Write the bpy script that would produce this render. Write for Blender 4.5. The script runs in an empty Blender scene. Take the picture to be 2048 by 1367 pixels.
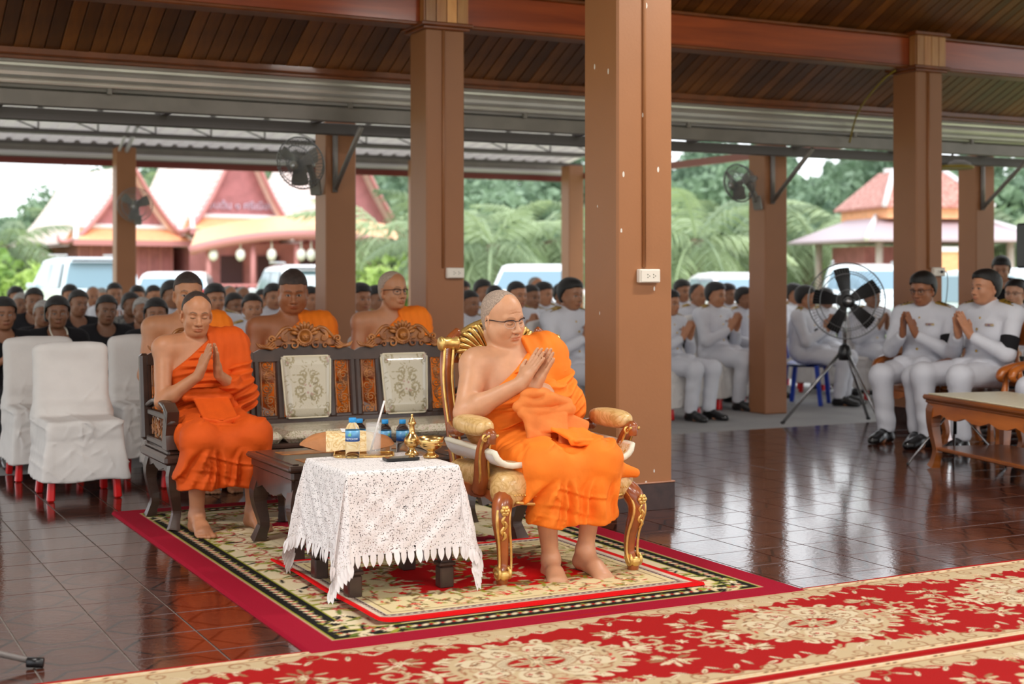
import bpy, bmesh, math, random
import numpy as np
from mathutils import Vector, Matrix, Euler

# ------------------------------------------------------------------ camera, sky, exposure
F = 2844.0; HC = 1.30; CX = 1024.0; HY = 549.0          # focal length in px, camera height, principal column, horizon row
TH = math.radians(27.3); SN, CS = math.sin(TH), math.cos(TH)
scene = bpy.context.scene
COL = scene.collection
cam_d = bpy.data.cameras.new('camera'); cam = bpy.data.objects.new('camera', cam_d); COL.objects.link(cam)
cam.location = (0, 0, HC); cam.rotation_euler = (math.pi/2, 0, 0)
cam_d.sensor_width = 36.0; cam_d.lens = F*36.0/2048.0; cam_d.shift_y = -(683.5-HY)/2048.0
cam_d.clip_start = 0.1; cam_d.clip_end = 500
cam_d.dof.use_dof = True; cam_d.dof.focus_distance = 6.3; cam_d.dof.aperture_fstop = 2.5
scene.camera = cam
world = bpy.data.worlds.new('overcast_sky'); scene.world = world; world.use_nodes = True
bgn = world.node_tree.nodes['Background']; bgn.inputs[0].default_value = (0.93, 0.965, 1.0, 1); bgn.inputs[1].default_value = 2.75
sun_d = bpy.data.lights.new('hazy_sun', 'SUN'); sun_d.energy = 2.6; sun_d.angle = math.radians(25); sun_d.color = (1, .97, .92)
sun = bpy.data.objects.new('hazy_sun', sun_d); COL.objects.link(sun); sun.rotation_euler = (math.radians(38), math.radians(12), math.radians(20))
LAMP_W = 115.0
scene.view_settings.view_transform = 'Standard'; scene.view_settings.look = 'None'
scene.view_settings.gamma = 1.0; scene.view_settings.use_curve_mapping = False
scene.view_settings.exposure = -0.38

# ------------------------------------------------------------------ coordinates
def G(px, py, z=0.0):
    Y = F*(HC-z)/(py-HY); return Vector(((px-CX)*Y/F, Y, z))
def AT(px, py, Y):
    return Vector(((px-CX)*Y/F, Y, HC-(py-HY)*Y/F))
def W(u, v, z=0.0):
    return Vector((u*CS-v*SN, u*SN+v*CS, z))
def onv(px, v, py):
    k = (px-CX)/F; Y = v/(CS-k*SN); return AT(px, py, Y)

# ------------------------------------------------------------------ materials
MATS = {}
def newmat(name):
    m = bpy.data.materials.new(name); m.use_nodes = True
    nt = m.node_tree; return m, nt, nt.nodes['Principled BSDF']
def lk(nt, a, b): nt.links.new(a, b)
def pm(name, col, rough=.5, metal=0.0, var=0.0, vs=6.0, col2=None, bump=0.0, bs=60.0, coat=0.0, spec=.5, stretch=None, trans=0.0, emit=None, es=1.0, ior=None, alpha=1.0, sss=0.0, sheen=0.0):
    if name in MATS: return MATS[name]
    m, nt, b = newmat(name)
    c4 = (*col, 1)
    b.inputs['Base Color'].default_value = c4; b.inputs['Roughness'].default_value = rough; b.inputs['Metallic'].default_value = metal
    b.inputs['Coat Weight'].default_value = coat; b.inputs['Coat Roughness'].default_value = .08
    b.inputs['Specular IOR Level'].default_value = spec
    b.inputs['Transmission Weight'].default_value = trans; b.inputs['Alpha'].default_value = alpha
    if ior: b.inputs['IOR'].default_value = ior
    if sss:
        b.inputs['Subsurface Weight'].default_value = sss; b.inputs['Subsurface Radius'].default_value = (.012, .005, .003); b.inputs['Subsurface Scale'].default_value = 1.0
    if sheen: b.inputs['Sheen Weight'].default_value = sheen
    if emit: b.inputs['Emission Color'].default_value = (*emit, 1); b.inputs['Emission Strength'].default_value = es
    if var or col2 or bump:
        tc = nt.nodes.new('ShaderNodeTexCoord'); mp = nt.nodes.new('ShaderNodeMapping'); lk(nt, tc.outputs['Object'], mp.inputs[0])
        if stretch: mp.inputs['Scale'].default_value = stretch
        if var or col2:
            n = nt.nodes.new('ShaderNodeTexNoise'); n.inputs['Scale'].default_value = vs; n.inputs['Detail'].default_value = 5
            lk(nt, mp.outputs[0], n.inputs['Vector'])
            mx = nt.nodes.new('ShaderNodeMix'); mx.data_type = 'RGBA'
            rp = nt.nodes.new('ShaderNodeMapRange'); rp.inputs[1].default_value = .35; rp.inputs[2].default_value = .65
            lk(nt, n.outputs['Fac'], rp.inputs[0]); lk(nt, rp.outputs[0], mx.inputs[0])
            if col2: a_, b_ = col, col2
            else: a_ = tuple(x*(1-var) for x in col); b_ = tuple(min(1, x*(1+var)) for x in col)
            mx.inputs[6].default_value = (*a_, 1); mx.inputs[7].default_value = (*b_, 1)
            lk(nt, mx.outputs[2], b.inputs['Base Color'])
        if bump:
            n2 = nt.nodes.new('ShaderNodeTexNoise'); n2.inputs['Scale'].default_value = bs; n2.inputs['Detail'].default_value = 4
            lk(nt, mp.outputs[0], n2.inputs['Vector'])
            bp = nt.nodes.new('ShaderNodeBump'); bp.inputs['Strength'].default_value = bump; bp.inputs['Distance'].default_value = .01
            lk(nt, n2.outputs['Fac'], bp.inputs['Height']); lk(nt, bp.outputs[0], b.inputs['Normal'])
    MATS[name] = m; return m
def vm(name, rough=.6, bump=0.0, bs=80.0, sss=0.0, sheen=0.0, spec=.5, coat=0.0):
    """material whose colour is the mesh's own colour attribute 'Col'"""
    if name in MATS: return MATS[name]
    m, nt, b = newmat(name)
    a = nt.nodes.new('ShaderNodeVertexColor'); a.layer_name = 'Col'
    lk(nt, a.outputs[0], b.inputs['Base Color']); b.inputs['Roughness'].default_value = rough
    b.inputs['Specular IOR Level'].default_value = spec; b.inputs['Sheen Weight'].default_value = sheen; b.inputs['Coat Weight'].default_value = coat
    if sss:
        b.inputs['Subsurface Weight'].default_value = sss; b.inputs['Subsurface Radius'].default_value = (.012, .005, .003); b.inputs['Subsurface Scale'].default_value = 1.0
    if bump:
        tc = nt.nodes.new('ShaderNodeTexCoord'); n2 = nt.nodes.new('ShaderNodeTexNoise'); n2.inputs['Scale'].default_value = bs
        lk(nt, tc.outputs['Object'], n2.inputs['Vector'])
        bp = nt.nodes.new('ShaderNodeBump'); bp.inputs['Strength'].default_value = bump; bp.inputs['Distance'].default_value = .006
        lk(nt, n2.outputs['Fac'], bp.inputs['Height']); lk(nt, bp.outputs[0], b.inputs['Normal'])
    MATS[name] = m; return m
def srgb(r, g, b):
    f = lambda x: (x/255/12.92) if x/255 <= .04045 else ((x/255+.055)/1.055)**2.4
    return (f(r), f(g), f(b))

# ------------------------------------------------------------------ objects
def tag(o, label=None, cat=None, group=None, kind=None):
    if label: o['label'] = label
    if cat: o['category'] = cat
    if group: o['group'] = group
    if kind: o['kind'] = kind
    return o
def thing(name, label, cat, loc=(0, 0, 0), rz=0.0, group=None, kind=None, scale=None):
    o = bpy.data.objects.new(name, None); COL.objects.link(o); o.empty_display_size = .1
    o.location = loc; o.rotation_euler = (0, 0, rz)
    if scale: o.scale = (scale,)*3 if not hasattr(scale, '__len__') else scale
    return tag(o, label, cat, group, kind)
def link(name, me, mat, parent=None, loc=None, rot=None):
    o = bpy.data.objects.new(name, me); COL.objects.link(o)
    if mat is not None and len(me.materials) == 0: me.materials.append(mat)
    if parent: o.parent = parent
    if loc is not None: o.location = loc
    if rot is not None: o.rotation_euler = rot
    return o
def copy_tree(o, parent=None):
    c = o.copy(); COL.objects.link(c); c.parent = parent
    for ch in list(o.children): copy_tree(ch, c)
    return c
def npmesh(name, V, Q, smooth=True, colors=None):
    """fast mesh from numpy verts (N,3) and quads (M,4) or tris (M,3)"""
    V = np.asarray(V, np.float32); Q = np.asarray(Q, np.int32); k = Q.shape[1]
    me = bpy.data.meshes.new(name); me.vertices.add(len(V)); me.vertices.foreach_set('co', V.ravel())
    me.loops.add(Q.size); me.loops.foreach_set('vertex_index', Q.ravel())
    me.polygons.add(len(Q)); me.polygons.foreach_set('loop_start', np.arange(0, Q.size, k, dtype=np.int32))
    me.polygons.foreach_set('use_smooth', np.full(len(Q), smooth))
    if colors is not None:
        at = me.color_attributes.new('Col', 'FLOAT_COLOR', 'POINT')
        c4 = np.ones((len(V), 4), np.float32); c4[:, :3] = colors; at.data.foreach_set('color', c4.ravel())
    me.update(calc_edges=True); return me

def catmull(P, n=6):
    P = [Vector(p) for p in P]
    if len(P) < 3 or n <= 1: return P
    out = []
    for i in range(len(P)-1):
        p0 = P[max(0, i-1)]; p1 = P[i]; p2 = P[i+1]; p3 = P[min(len(P)-1, i+2)]
        for j in range(n):
            t = j/n
            out.append(.5*((2*p1)+(p2-p0)*t+(2*p0-5*p1+4*p2-p3)*t*t+(3*p1-p0-3*p2+p3)*t**3))
    out.append(P[-1]); return out
def lerp_list(R, n):
    m = len(R)
    return [R[min(m-1, int(i*(m-1)/(n-1)))]*(1-((i*(m-1)/(n-1)) % 1))+R[min(m-1, int(i*(m-1)/(n-1))+1)]*((i*(m-1)/(n-1)) % 1) for i in range(n)]

class MB:
    """collects shapes and links them as ONE mesh object"""
    def __init__(s): s.v = []; s.f = []; s.sm = []; s.M = None
    def _add(s, V, Fc, smooth):
        o = len(s.v)
        for p in V:
            p = Vector(p); s.v.append(s.M @ p if s.M else p)
        for f in Fc: s.f.append([o+i for i in f]); s.sm.append(smooth)
    def box(s, c, d, rz=0.0, bev=0.0, rx=0.0, ry=0.0, taper=None):
        c = Vector(c); h = [x/2 for x in d]; R = Euler((rx, ry, rz)).to_matrix()
        if bev > 0:
            b = min(bev, min(h)*.95); V = []; Fc = []
            # chamfered box: 24 verts
            idx = {}
            for sx in (-1, 1):
                for sy in (-1, 1):
                    for sz in (-1, 1):
                        for ax in range(3):
                            p = [sx*h[0], sy*h[1], sz*h[2]]
                            for k in range(3):
                                if k != ax: p[k] -= (sx, sy, sz)[k]*b
                            idx[(sx, sy, sz, ax)] = len(V)
                            if taper and sz > 0: p[0] *= taper; p[1] *= taper
                            V.append(c+R @ Vector(p))
            S = (-1, 1)
            for ax in range(3):
                o1, o2 = [k for k in range(3) if k != ax]
                for sg in S:
                    ring = []
                    for a, bb in ((-1, -1), (1, -1), (1, 1), (-1, 1)):
                        t = [0, 0, 0]; t[ax] = sg; t[o1] = a; t[o2] = bb; ring.append(idx[(t[0], t[1], t[2], ax)])
                    if (sg > 0) != (ax == 1): Fc.append(ring)
                    else: Fc.append(ring[::-1])
            for ax in range(3):                       # edge faces
                o1, o2 = [k for k in range(3) if k != ax]
                for a in S:
                    for bb in S:
                        q = []
                        for sg, an in ((-1, o1), (1, o1), (1, o2), (-1, o2)):
                            t = [0, 0, 0]; t[ax] = sg; t[o1] = a; t[o2] = bb; q.append(idx[(t[0], t[1], t[2], an)])
                        flip = (a*bb > 0) != (ax == 1)
                        Fc.append(q[::-1] if flip else q)
            for sx in S:
                for sy in S:
                    for sz in S:
                        t = [idx[(sx, sy, sz, k)] for k in range(3)]
                        Fc.append(t if sx*sy*sz > 0 else t[::-1])
            s._add(V, Fc, False)
        else:
            V = []
            for z in (-1, 1):
                tp = taper if (taper and z > 0) else 1
                for x, y in ((-1, -1), (1, -1), (1, 1), (-1, 1)): V.append(c+R @ Vector((x*h[0]*tp, y*h[1]*tp, z*h[2])))
            s._add(V, [(3, 2, 1, 0), (4, 5, 6, 7), (0, 1, 5, 4), (1, 2, 6, 5), (2, 3, 7, 6), (3, 0, 4, 7)], False)
        return s
    def tube(s, P, R, n=8, k=1, flat=1.0, up=None, cap=True, smooth=True, closed=False):
        """sweep a ring along points P (k = smoothing subdivisions), radii R (number or list); flat = second axis / first axis"""
        P = catmull(P, k) if k > 1 else [Vector(p) for p in P]
        m = len(P); R = [R]*m if not hasattr(R, '__len__') else lerp_list(list(R), m)
        FL = [flat]*m if not hasattr(flat, '__len__') else lerp_list(list(flat), m)
        V = []; Fc = []; prev = None
        for i in range(m):
            if closed: t = P[(i+1) % m]-P[i-1]
            else: t = P[min(i+1, m-1)]-P[max(i-1, 0)]
            if t.length < 1e-9: t = Vector((0, 0, 1))
            t.normalize()
            if up is not None:
                a = Vector(up).cross(t)
                if a.length < 1e-4: a = Vector((1, 0, 0)).cross(t)
            elif prev is None:
                a = t.cross(Vector((0, 0, 1)) if abs(t.z) < .9 else Vector((1, 0, 0)))
            else: a = prev-t*prev.dot(t)
            a.normalize(); prev = a; b = t.cross(a)
            for j in range(n):
                an = 2*math.pi*j/n; V.append(P[i]+a*math.cos(an)*R[i]+b*math.sin(an)*R[i]*FL[i])
        mm = m if closed else m-1
        for i in range(mm):
            for j in range(n):
                Fc.append((i*n+j, i*n+(j+1) % n, ((i+1) % m)*n+(j+1) % n, ((i+1) % m)*n+j))
        if cap and not closed:
            Fc.append(tuple(range(n))[::-1]); Fc.append(tuple((m-1)*n+j for j in range(n)))
        s._add(V, Fc, smooth); return s
    def lathe(s, prof, c=(0, 0, 0), n=20, R=None, smooth=True, cap=True):
        c = Vector(c); V = []; Fc = []; m = len(prof)
        for r, z in prof:
            for j in range(n):
                p = Vector((r*math.cos(2*math.pi*j/n), r*math.sin(2*math.pi*j/n), z)); V.append(c+(R @ p if R else p))
        for i in range(m-1):
            for j in range(n): Fc.append((i*n+j, i*n+(j+1) % n, (i+1)*n+(j+1) % n, (i+1)*n+j))
        if cap:
            if prof[0][0] > 1e-5: Fc.append(tuple(range(n))[::-1])
            if prof[-1][0] > 1e-5: Fc.append(tuple((m-1)*n+j for j in range(n)))
        s._add(V, Fc, smooth); return s
    def ell(s, c, r, n=12, m=8, R=None, sq=1.0):
        """ellipsoid; sq<1 squarer"""
        c = Vector(c); V = []; Fc = []; e = lambda x: math.copysign(abs(x)**sq, x)
        for i in range(m+1):
            a = -math.pi/2+math.pi*i/m
            for j in range(n):
                b = 2*math.pi*j/n
                p = Vector((r[0]*e(math.cos(a))*e(math.cos(b)), r[1]*e(math.cos(a))*e(math.sin(b)), r[2]*e(math.sin(a)))); V.append(c+(R @ p if R else p))
        for i in range(m):
            for j in range(n): Fc.append((i*n+j, i*n+(j+1) % n, (i+1)*n+(j+1) % n, (i+1)*n+j))
        s._add(V, Fc, True); return s
    def prism(s, poly, axis, a, b, o=(0, 0, 0), smooth=False):
        """extrude a 2-D outline along axis (0,1,2) from a to b"""
        o = Vector(o); n = len(poly); V = []
        for d in (a, b):
            for p, q in poly:
                t = [0, 0, 0]; i1, i2 = [k for k in range(3) if k != axis]; t[i1] = p; t[i2] = q; t[axis] = d; V.append(o+Vector(t))
        area = sum(poly[i][0]*poly[(i+1) % n][1]-poly[(i+1) % n][0]*poly[i][1] for i in range(n))
        fl = (area > 0) != (axis == 1)
        Fc = [tuple(range(n))[::-1] if fl else tuple(range(n)), tuple(range(n, 2*n)) if fl else tuple(range(n, 2*n))[::-1]]
        for i in range(n):
            j = (i+1) % n; q = (i, j, n+j, n+i); Fc.append(q if fl else q[::-1])
        s._add(V, Fc, smooth); return s
    def grid(s, fn, nu, nv, smooth=True, closed_u=False):
        V = [fn(i/(nu if closed_u else nu-1), j/(nv-1)) for i in range(nu) for j in range(nv)]
        Fc = []
        for i in range(nu if closed_u else nu-1):
            for j in range(nv-1): Fc.append((i*nv+j, ((i+1) % nu)*nv+j, ((i+1) % nu)*nv+j+1, i*nv+j+1))
        s._add(V, Fc, smooth); return s
    def mesh(s, name):
        me = bpy.data.meshes.new(name); me.from_pydata([tuple(p) for p in s.v], [], s.f)
        me.polygons.foreach_set('use_smooth', s.sm); me.update(); return me
    def build(s, name, mat, parent=None, loc=None, rot=None):
        return link(name, s.mesh(name), mat, parent, loc, rot)
def rr(w, h, r, n=5):
    """rounded rectangle outline centred on 0"""
    P = []
    for cx, cy, a0 in ((w/2-r, h/2-r, 0), (-w/2+r, h/2-r, 90), (-w/2+r, -h/2+r, 180), (w/2-r, -h/2+r, 270)):
        for i in range(n+1):
            a = math.radians(a0+90*i/n); P.append((cx+r*math.cos(a), cy+r*math.sin(a)))
    return P
rnd = random.Random(7)
# ================================================================== THE HALL: floor, columns, roof
def wood(name, c1, c2, rough=.35, coat=.35, scale=(3, 40, 40), rings=True):
    if name in MATS: return MATS[name]
    m, nt, b = newmat(name)
    tc = nt.nodes.new('ShaderNodeTexCoord'); mp = nt.nodes.new('ShaderNodeMapping'); mp.inputs['Scale'].default_value = scale
    lk(nt, tc.outputs['Object'], mp.inputs[0])
    n = nt.nodes.new('ShaderNodeTexNoise'); n.inputs['Scale'].default_value = 1; n.inputs['Detail'].default_value = 6; n.inputs['Distortion'].default_value = .6
    lk(nt, mp.outputs[0], n.inputs['Vector'])
    oi = nt.nodes.new('ShaderNodeObjectInfo')
    r = nt.nodes.new('ShaderNodeValToRGB'); r.color_ramp.elements[0].position = .3; r.color_ramp.elements[1].position = .72
    r.color_ramp.elements[0].color = (*c1, 1); r.color_ramp.elements[1].color = (*c2, 1)
    lk(nt, n.outputs['Fac'], r.inputs[0])
    hs = nt.nodes.new('ShaderNodeHueSaturation'); mr = nt.nodes.new('ShaderNodeMapRange'); mr.inputs[3].default_value = .55; mr.inputs[4].default_value = 1.5
    lk(nt, oi.outputs['Random'], mr.inputs[0]); lk(nt, mr.outputs[0], hs.inputs['Value']); lk(nt, r.outputs[0], hs.inputs['Color'])
    lk(nt, hs.outputs[0], b.inputs['Base Color']); b.inputs['Roughness'].default_value = rough; b.inputs['Coat Weight'].default_value = coat; b.inputs['Coat Roughness'].default_value = .15
    MATS[name] = m; return m
M_PLANK = wood('ceiling_plank_wood', srgb(70, 36, 10), srgb(140, 84, 32), .45, .12, (6, 1.2, 6))
M_BEAM = wood('varnished_red_beam', srgb(112, 42, 14), srgb(150, 66, 26), .3, .5, (1.0, 12, 12))
M_CAPW = wood('pale_cap_wood', srgb(170, 105, 50), srgb(205, 150, 88), .4, .3, (14, 14, 2))
M_TRIM = pm('brown_trim_wood', srgb(120, 62, 24), .4, var=.2, coat=.3)
M_STEEL = pm('grey_painted_steel', srgb(128, 122, 118), .45, .3, var=.08)
M_STEELD = pm('dark_steel', srgb(88, 82, 82), .5, .3)
M_ALU = pm('galvanised_gutter', srgb(206, 204, 200), .28, .55, var=.06, vs=3)
M_CONC = pm('concrete', srgb(150, 150, 150), .75, var=.1, vs=2.5, bump=.1)

def column_paint(name, base, chips):
    m, nt, b = newmat(name)
    tc = nt.nodes.new('ShaderNodeTexCoord')
    n = nt.nodes.new('ShaderNodeTexNoise'); n.inputs['Scale'].default_value = 3; n.inputs['Detail'].default_value = 4; lk(nt, tc.outputs['Object'], n.inputs['Vector'])
    mx = nt.nodes.new('ShaderNodeMix'); mx.data_type = 'RGBA'; mx.inputs[6].default_value = (*[x*.9 for x in base], 1); mx.inputs[7].default_value = (*[x*1.08 for x in base], 1)
    lk(nt, n.outputs['Fac'], mx.inputs[0])
    mp = nt.nodes.new('ShaderNodeMapping'); mp.inputs['Scale'].default_value = (14, 14, 6); lk(nt, tc.outputs['Object'], mp.inputs[0])
    v = nt.nodes.new('ShaderNodeTexVoronoi'); v.inputs['Scale'].default_value = 1; lk(nt, mp.outputs[0], v.inputs['Vector'])
    n3 = nt.nodes.new('ShaderNodeTexNoise'); n3.inputs['Scale'].default_value = 2.1; lk(nt, tc.outputs['Object'], n3.inputs['Vector'])
    a = nt.nodes.new('ShaderNodeMath'); a.operation = 'LESS_THAN'; a.inputs[1].default_value = .1; lk(nt, v.outputs['Distance'], a.inputs[0])
    g = nt.nodes.new('ShaderNodeMath'); g.operation = 'GREATER_THAN'; g.inputs[1].default_value = chips; lk(nt, n3.outputs['Fac'], g.inputs[0])
    mu = nt.nodes.new('ShaderNodeMath'); mu.operation = 'MULTIPLY'; lk(nt, a.outputs[0], mu.inputs[0]); lk(nt, g.outputs[0], mu.inputs[1])
    m2 = nt.nodes.new('ShaderNodeMix'); m2.data_type = 'RGBA'; m2.inputs[7].default_value = (.72, .68, .62, 1); lk(nt, mu.outputs[0], m2.inputs[0]); lk(nt, mx.outputs[2], m2.inputs[6])
    lk(nt, m2.outputs[2], b.inputs['Base Color']); b.inputs['Roughness'].default_value = .5
    bp = nt.nodes.new('ShaderNodeBump'); bp.inputs['Strength'].default_value = .12; n4 = nt.nodes.new('ShaderNodeTexNoise'); n4.inputs['Scale'].default_value = 70
    lk(nt, tc.outputs['Object'], n4.inputs['Vector']); lk(nt, n4.outputs['Fac'], bp.inputs['Height']); bp.inputs['Distance'].default_value = .004; lk(nt, bp.outputs[0], b.inputs['Normal'])
    MATS[name] = m; return m
M_COLP = column_paint('chipped_brown_paint', srgb(158, 104, 64), .5)
M_COL2 = column_paint('brown_paint', srgb(150, 98, 62), .66)

# ---- floor tiles
def tile_mat():
    m, nt, b = newmat('glossy_brown_tile')
    uv = nt.nodes.new('ShaderNodeUVMap')
    sp = nt.nodes.new('ShaderNodeSeparateXYZ'); lk(nt, uv.outputs[0], sp.inputs[0])
    def math_(op, a, b_=None):
        n = nt.nodes.new('ShaderNodeMath'); n.operation = op
        for i, x in enumerate((a, b_)):
            if x is None: continue
            if hasattr(x, 'type'): lk(nt, x, n.inputs[i])
            else: n.inputs[i].default_value = x
        return n.outputs[0]
    ax = math_('ABSOLUTE', math_('SUBTRACT', sp.outputs[0], .5)); ay = math_('ABSOLUTE', math_('SUBTRACT', sp.outputs[1], .5))
    hx = math_('MAXIMUM', math_('ADD', math_('MULTIPLY', ax, .78), math_('MULTIPLY', ay, .55)), math_('MULTIPLY', ay, .96))
    ln = math_('LESS_THAN', math_('ABSOLUTE', math_('SUBTRACT', hx, .36)), .022)
    geo = nt.nodes.new('ShaderNodeNewGeometry')
    n = nt.nodes.new('ShaderNodeTexNoise'); n.inputs['Scale'].default_value = 9; n.inputs['Detail'].default_value = 4; lk(nt, geo.outputs['Position'], n.inputs['Vector'])
    mx = nt.nodes.new('ShaderNodeMix'); mx.data_type = 'RGBA'; mx.inputs[6].default_value = (*srgb(62, 32, 24), 1); mx.inputs[7].default_value = (*srgb(92, 50, 36), 1); lk(nt, n.outputs['Fac'], mx.inputs[0])
    m2 = nt.nodes.new('ShaderNodeMix'); m2.data_type = 'RGBA'; m2.inputs[7].default_value = (*srgb(34, 18, 16), 1); lk(nt, ln, m2.inputs[0]); lk(nt, mx.outputs[2], m2.inputs[6])
    lk(nt, m2.outputs[2], b.inputs['Base Color']); b.inputs['Roughness'].default_value = .10; b.inputs['Specular IOR Level'].default_value = .9
    n4 = nt.nodes.new('ShaderNodeTexNoise'); n4.inputs['Scale'].default_value = 38; n4.inputs['Detail'].default_value = 3; lk(nt, geo.outputs['Position'], n4.inputs['Vector'])
    bp = nt.nodes.new('ShaderNodeBump'); bp.inputs['Strength'].default_value = .12; bp.inputs['Distance'].default_value = .004; lk(nt, n4.outputs['Fac'], bp.inputs['Height']); lk(nt, bp.outputs[0], b.inputs['Normal'])
    return m
M_TILE = tile_mat()
M_GROUT = pm('pale_grout', srgb(128, 122, 116), .8, var=.15, vs=20)
TP = .303; VEDGE = 9.70
floor = MB().box((5, 3.0, -.053), (26, 13.44, .1)).build('floor', M_GROUT, None, (0, 0, 0), (0, 0, TH)); tag(floor, 'dark brown glossy tiled hall floor with pale grout lines', kind='structure')
def tile_geo(cu, cv):
    h = TP/2-.0022; b = .0016; z = .0005
    return [(cu-h, cv-h, -.006), (cu+h, cv-h, -.006), (cu+h, cv+h, -.006), (cu-h, cv+h, -.006),
            (cu-h+b, cv-h+b, z), (cu+h-b, cv-h+b, z), (cu+h-b, cv+h-b, z), (cu-h+b, cv+h-b, z)], [(4, 5, 6, 7), (0, 1, 5, 4), (1, 2, 6, 5), (2, 3, 7, 6), (3, 0, 4, 7)]
def uv_from(me, fn):
    l = me.uv_layers.new(name='UVMap')
    for lp in me.loops: l.data[lp.index].uv = fn(me.vertices[lp.vertex_index].co, lp.vertex_index)
tv, tf = tile_geo(0, 0); tile_me = bpy.data.meshes.new('tile'); tile_me.from_pydata(tv, [], tf); tile_me.materials.append(M_TILE)
uv_from(tile_me, lambda c, i: (c.x/TP+.5, c.y/TP+.5))
cells = []
for i in range(-22, 42):
    for j in range(-27, 15):
        cu = 1.054+TP*(i+.5); cv = 5.148+TP*(j+.5)
        if cv > VEDGE+.01: continue
        p = W(cu, cv); vis = 0
        if p.y > 2.5:
            px = CX+F*p.x/p.y; py = HY+F*HC/p.y
            hid = (1.6 < cu-.1 and cu+.1 < 3.74 and cv > 4.6 and cv < 7.85) or cv < 4.5
            if -60 < px < 2100 and py < 1420 and not hid: vis = 1/p.y**2
        cells.append((vis, cu, cv))
cells.sort(key=lambda t: -t[0])
for vis, cu, cv in cells[:300]: link('tile', tile_me, None, floor, (cu, cv, 0))
V_, F_, U_ = [], [], []
for vis, cu, cv in cells[300:]:
    a, f = tile_geo(cu, cv); o = len(V_); V_ += a; F_ += [[o+k for k in q] for q in f]; U_ += [(p[0]-cu, p[1]-cv) for p in a]
me = bpy.data.meshes.new('tile_field'); me.from_pydata(V_, [], F_); me.materials.append(M_TILE); uv_from(me, lambda c, i: (U_[i][0]/TP+.5, U_[i][1]/TP+.5))
tf_o = link('tile_field', me, None, floor); tf_o['kind'] = 'stuff'

tag(MB().box((3.2, 15.6, -.16), (19.5, 11.85, .2), bev=.01).build('floor_terrace', M_CONC, None, None, (0, 0, TH)), 'grey concrete terrace floor under the metal canopy', kind='structure')
def ground_mat():
    m, nt, b = newmat('grass_ground')
    geo = nt.nodes.new('ShaderNodeNewGeometry'); n = nt.nodes.new('ShaderNodeTexNoise'); n.inputs['Scale'].default_value = .09; n.inputs['Detail'].default_value = 8
    lk(nt, geo.outputs['Position'], n.inputs['Vector'])
    r = nt.nodes.new('ShaderNodeValToRGB'); e = r.color_ramp.elements; e[0].position = .38; e[0].color = (*srgb(150, 170, 92), 1); e[1].position = .62; e[1].color = (*srgb(214, 205, 172), 1)
    lk(nt, n.outputs['Fac'], r.inputs[0]); lk(nt, r.outputs[0], b.inputs['Base Color']); b.inputs['Roughness'].default_value = .95
    return m
gm = MB().box((0, 60, -.62), (420, 360, 1.0)).build('ground', ground_mat()); tag(gm, 'pale grass and sandy yard around the hall', kind='structure')

# ---- columns of the hall
M_SKIRT = pm('dark_skirting_tile', srgb(58, 36, 30), .18, var=.25, vs=12)
M_SOCKET = pm('ivory_plastic', srgb(228, 220, 208), .4)
M_HOLE = pm('socket_hole', srgb(60, 70, 50), .6)
def socket(label, p, plug=False):
    t = thing('wall_socket', label, 'socket', p, TH)
    MB().box((0, -.018, 0), (.135, .036, .075), bev=.005).build('box', M_SOCKET, t)
    pl = MB().box((0, -.038, 0), (.118, .005, .066), bev=.002).build('face_plate', M_SOCKET, t)
    for sx in (-.012, .025):
        for dx, dz in ((-.006, .008), (-.006, -.008), (.006, 0)): MB().box((sx+dx, -.0405, dz), (.0055, .002, .0055)).build('hole', M_HOLE, pl)
    if plug:
        MB().ell((.012, -.05, 0), (.012, .014, .012)).build('plug', pm('black_rubber', (.02, .02, .02), .6), t)
        MB().tube([(.012, -.06, 0), (.05, -.07, -.01), (.075, -.05, -.15), (.06, -.03, -.35), (.02, -.03, -.6), (.0, -.03, -1.1)], .004, 6, 5).build('cord', pm('grey_cord', (.12, .12, .12), .6), t)
    return t
def hall_column(label, u, v, s, ztop, mat, cond=0.0, zc=(1.34, 4.4), skirt=True):
    t = thing('column', label, 'column', W(u, v), TH)
    MB().box((0, 0, ztop/2), (s, s, ztop), bev=.012).build('shaft', mat, t)
    if skirt:
        for sx, sy, w, d in ((0, -1, s+.02, .01), (0, 1, s+.02, .01), (-1, 0, .01, s), (1, 0, .01, s)):
            MB().box((sx*(s/2+.005), sy*(s/2+.005), .074), (w, d, .148), bev=.002).build('skirting_tile', M_SKIRT, t)
        MB().box((0, 0, .152), (s+.026, s+.026, .008), bev=.003).build('skirting_cap', pm('pale_brown_edge', srgb(170, 120, 95), .5), t)
    MB().tube([(cond, -s/2-.005, zc[0]), (cond, -s/2-.005, zc[1])], .011, 8, smooth=True).build('conduit', mat, t)
    return t
c1 = hall_column('nearest thick brown square column with white paint chips, right of the seated monk on the gold chair', 4.245, 6.805, .36, 4.62, M_COLP, cond=-.01)
socket('ivory double socket on the nearest thick brown column', W(4.255, 6.805-.18, 1.293))
c2 = hall_column('brown square column with a wooden capital, behind the carved bench', 4.25, 9.42, .30, 3.34, M_COL2, cond=-.02, zc=(1.35, 3.1))
socket('ivory double socket on the column behind the carved bench', W(4.315, 9.42-.15, 1.312))
c3 = hall_column('brown square column with a wooden capital, behind the two officers on wooden armchairs', 8.85, 9.42, .30, 3.34, M_COL2, cond=-.02, zc=(1.35, 3.1))
socket('ivory socket with a plugged cord on the column behind the two officers', W(8.93, 9.42-.15, 1.325), plug=True)
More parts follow.
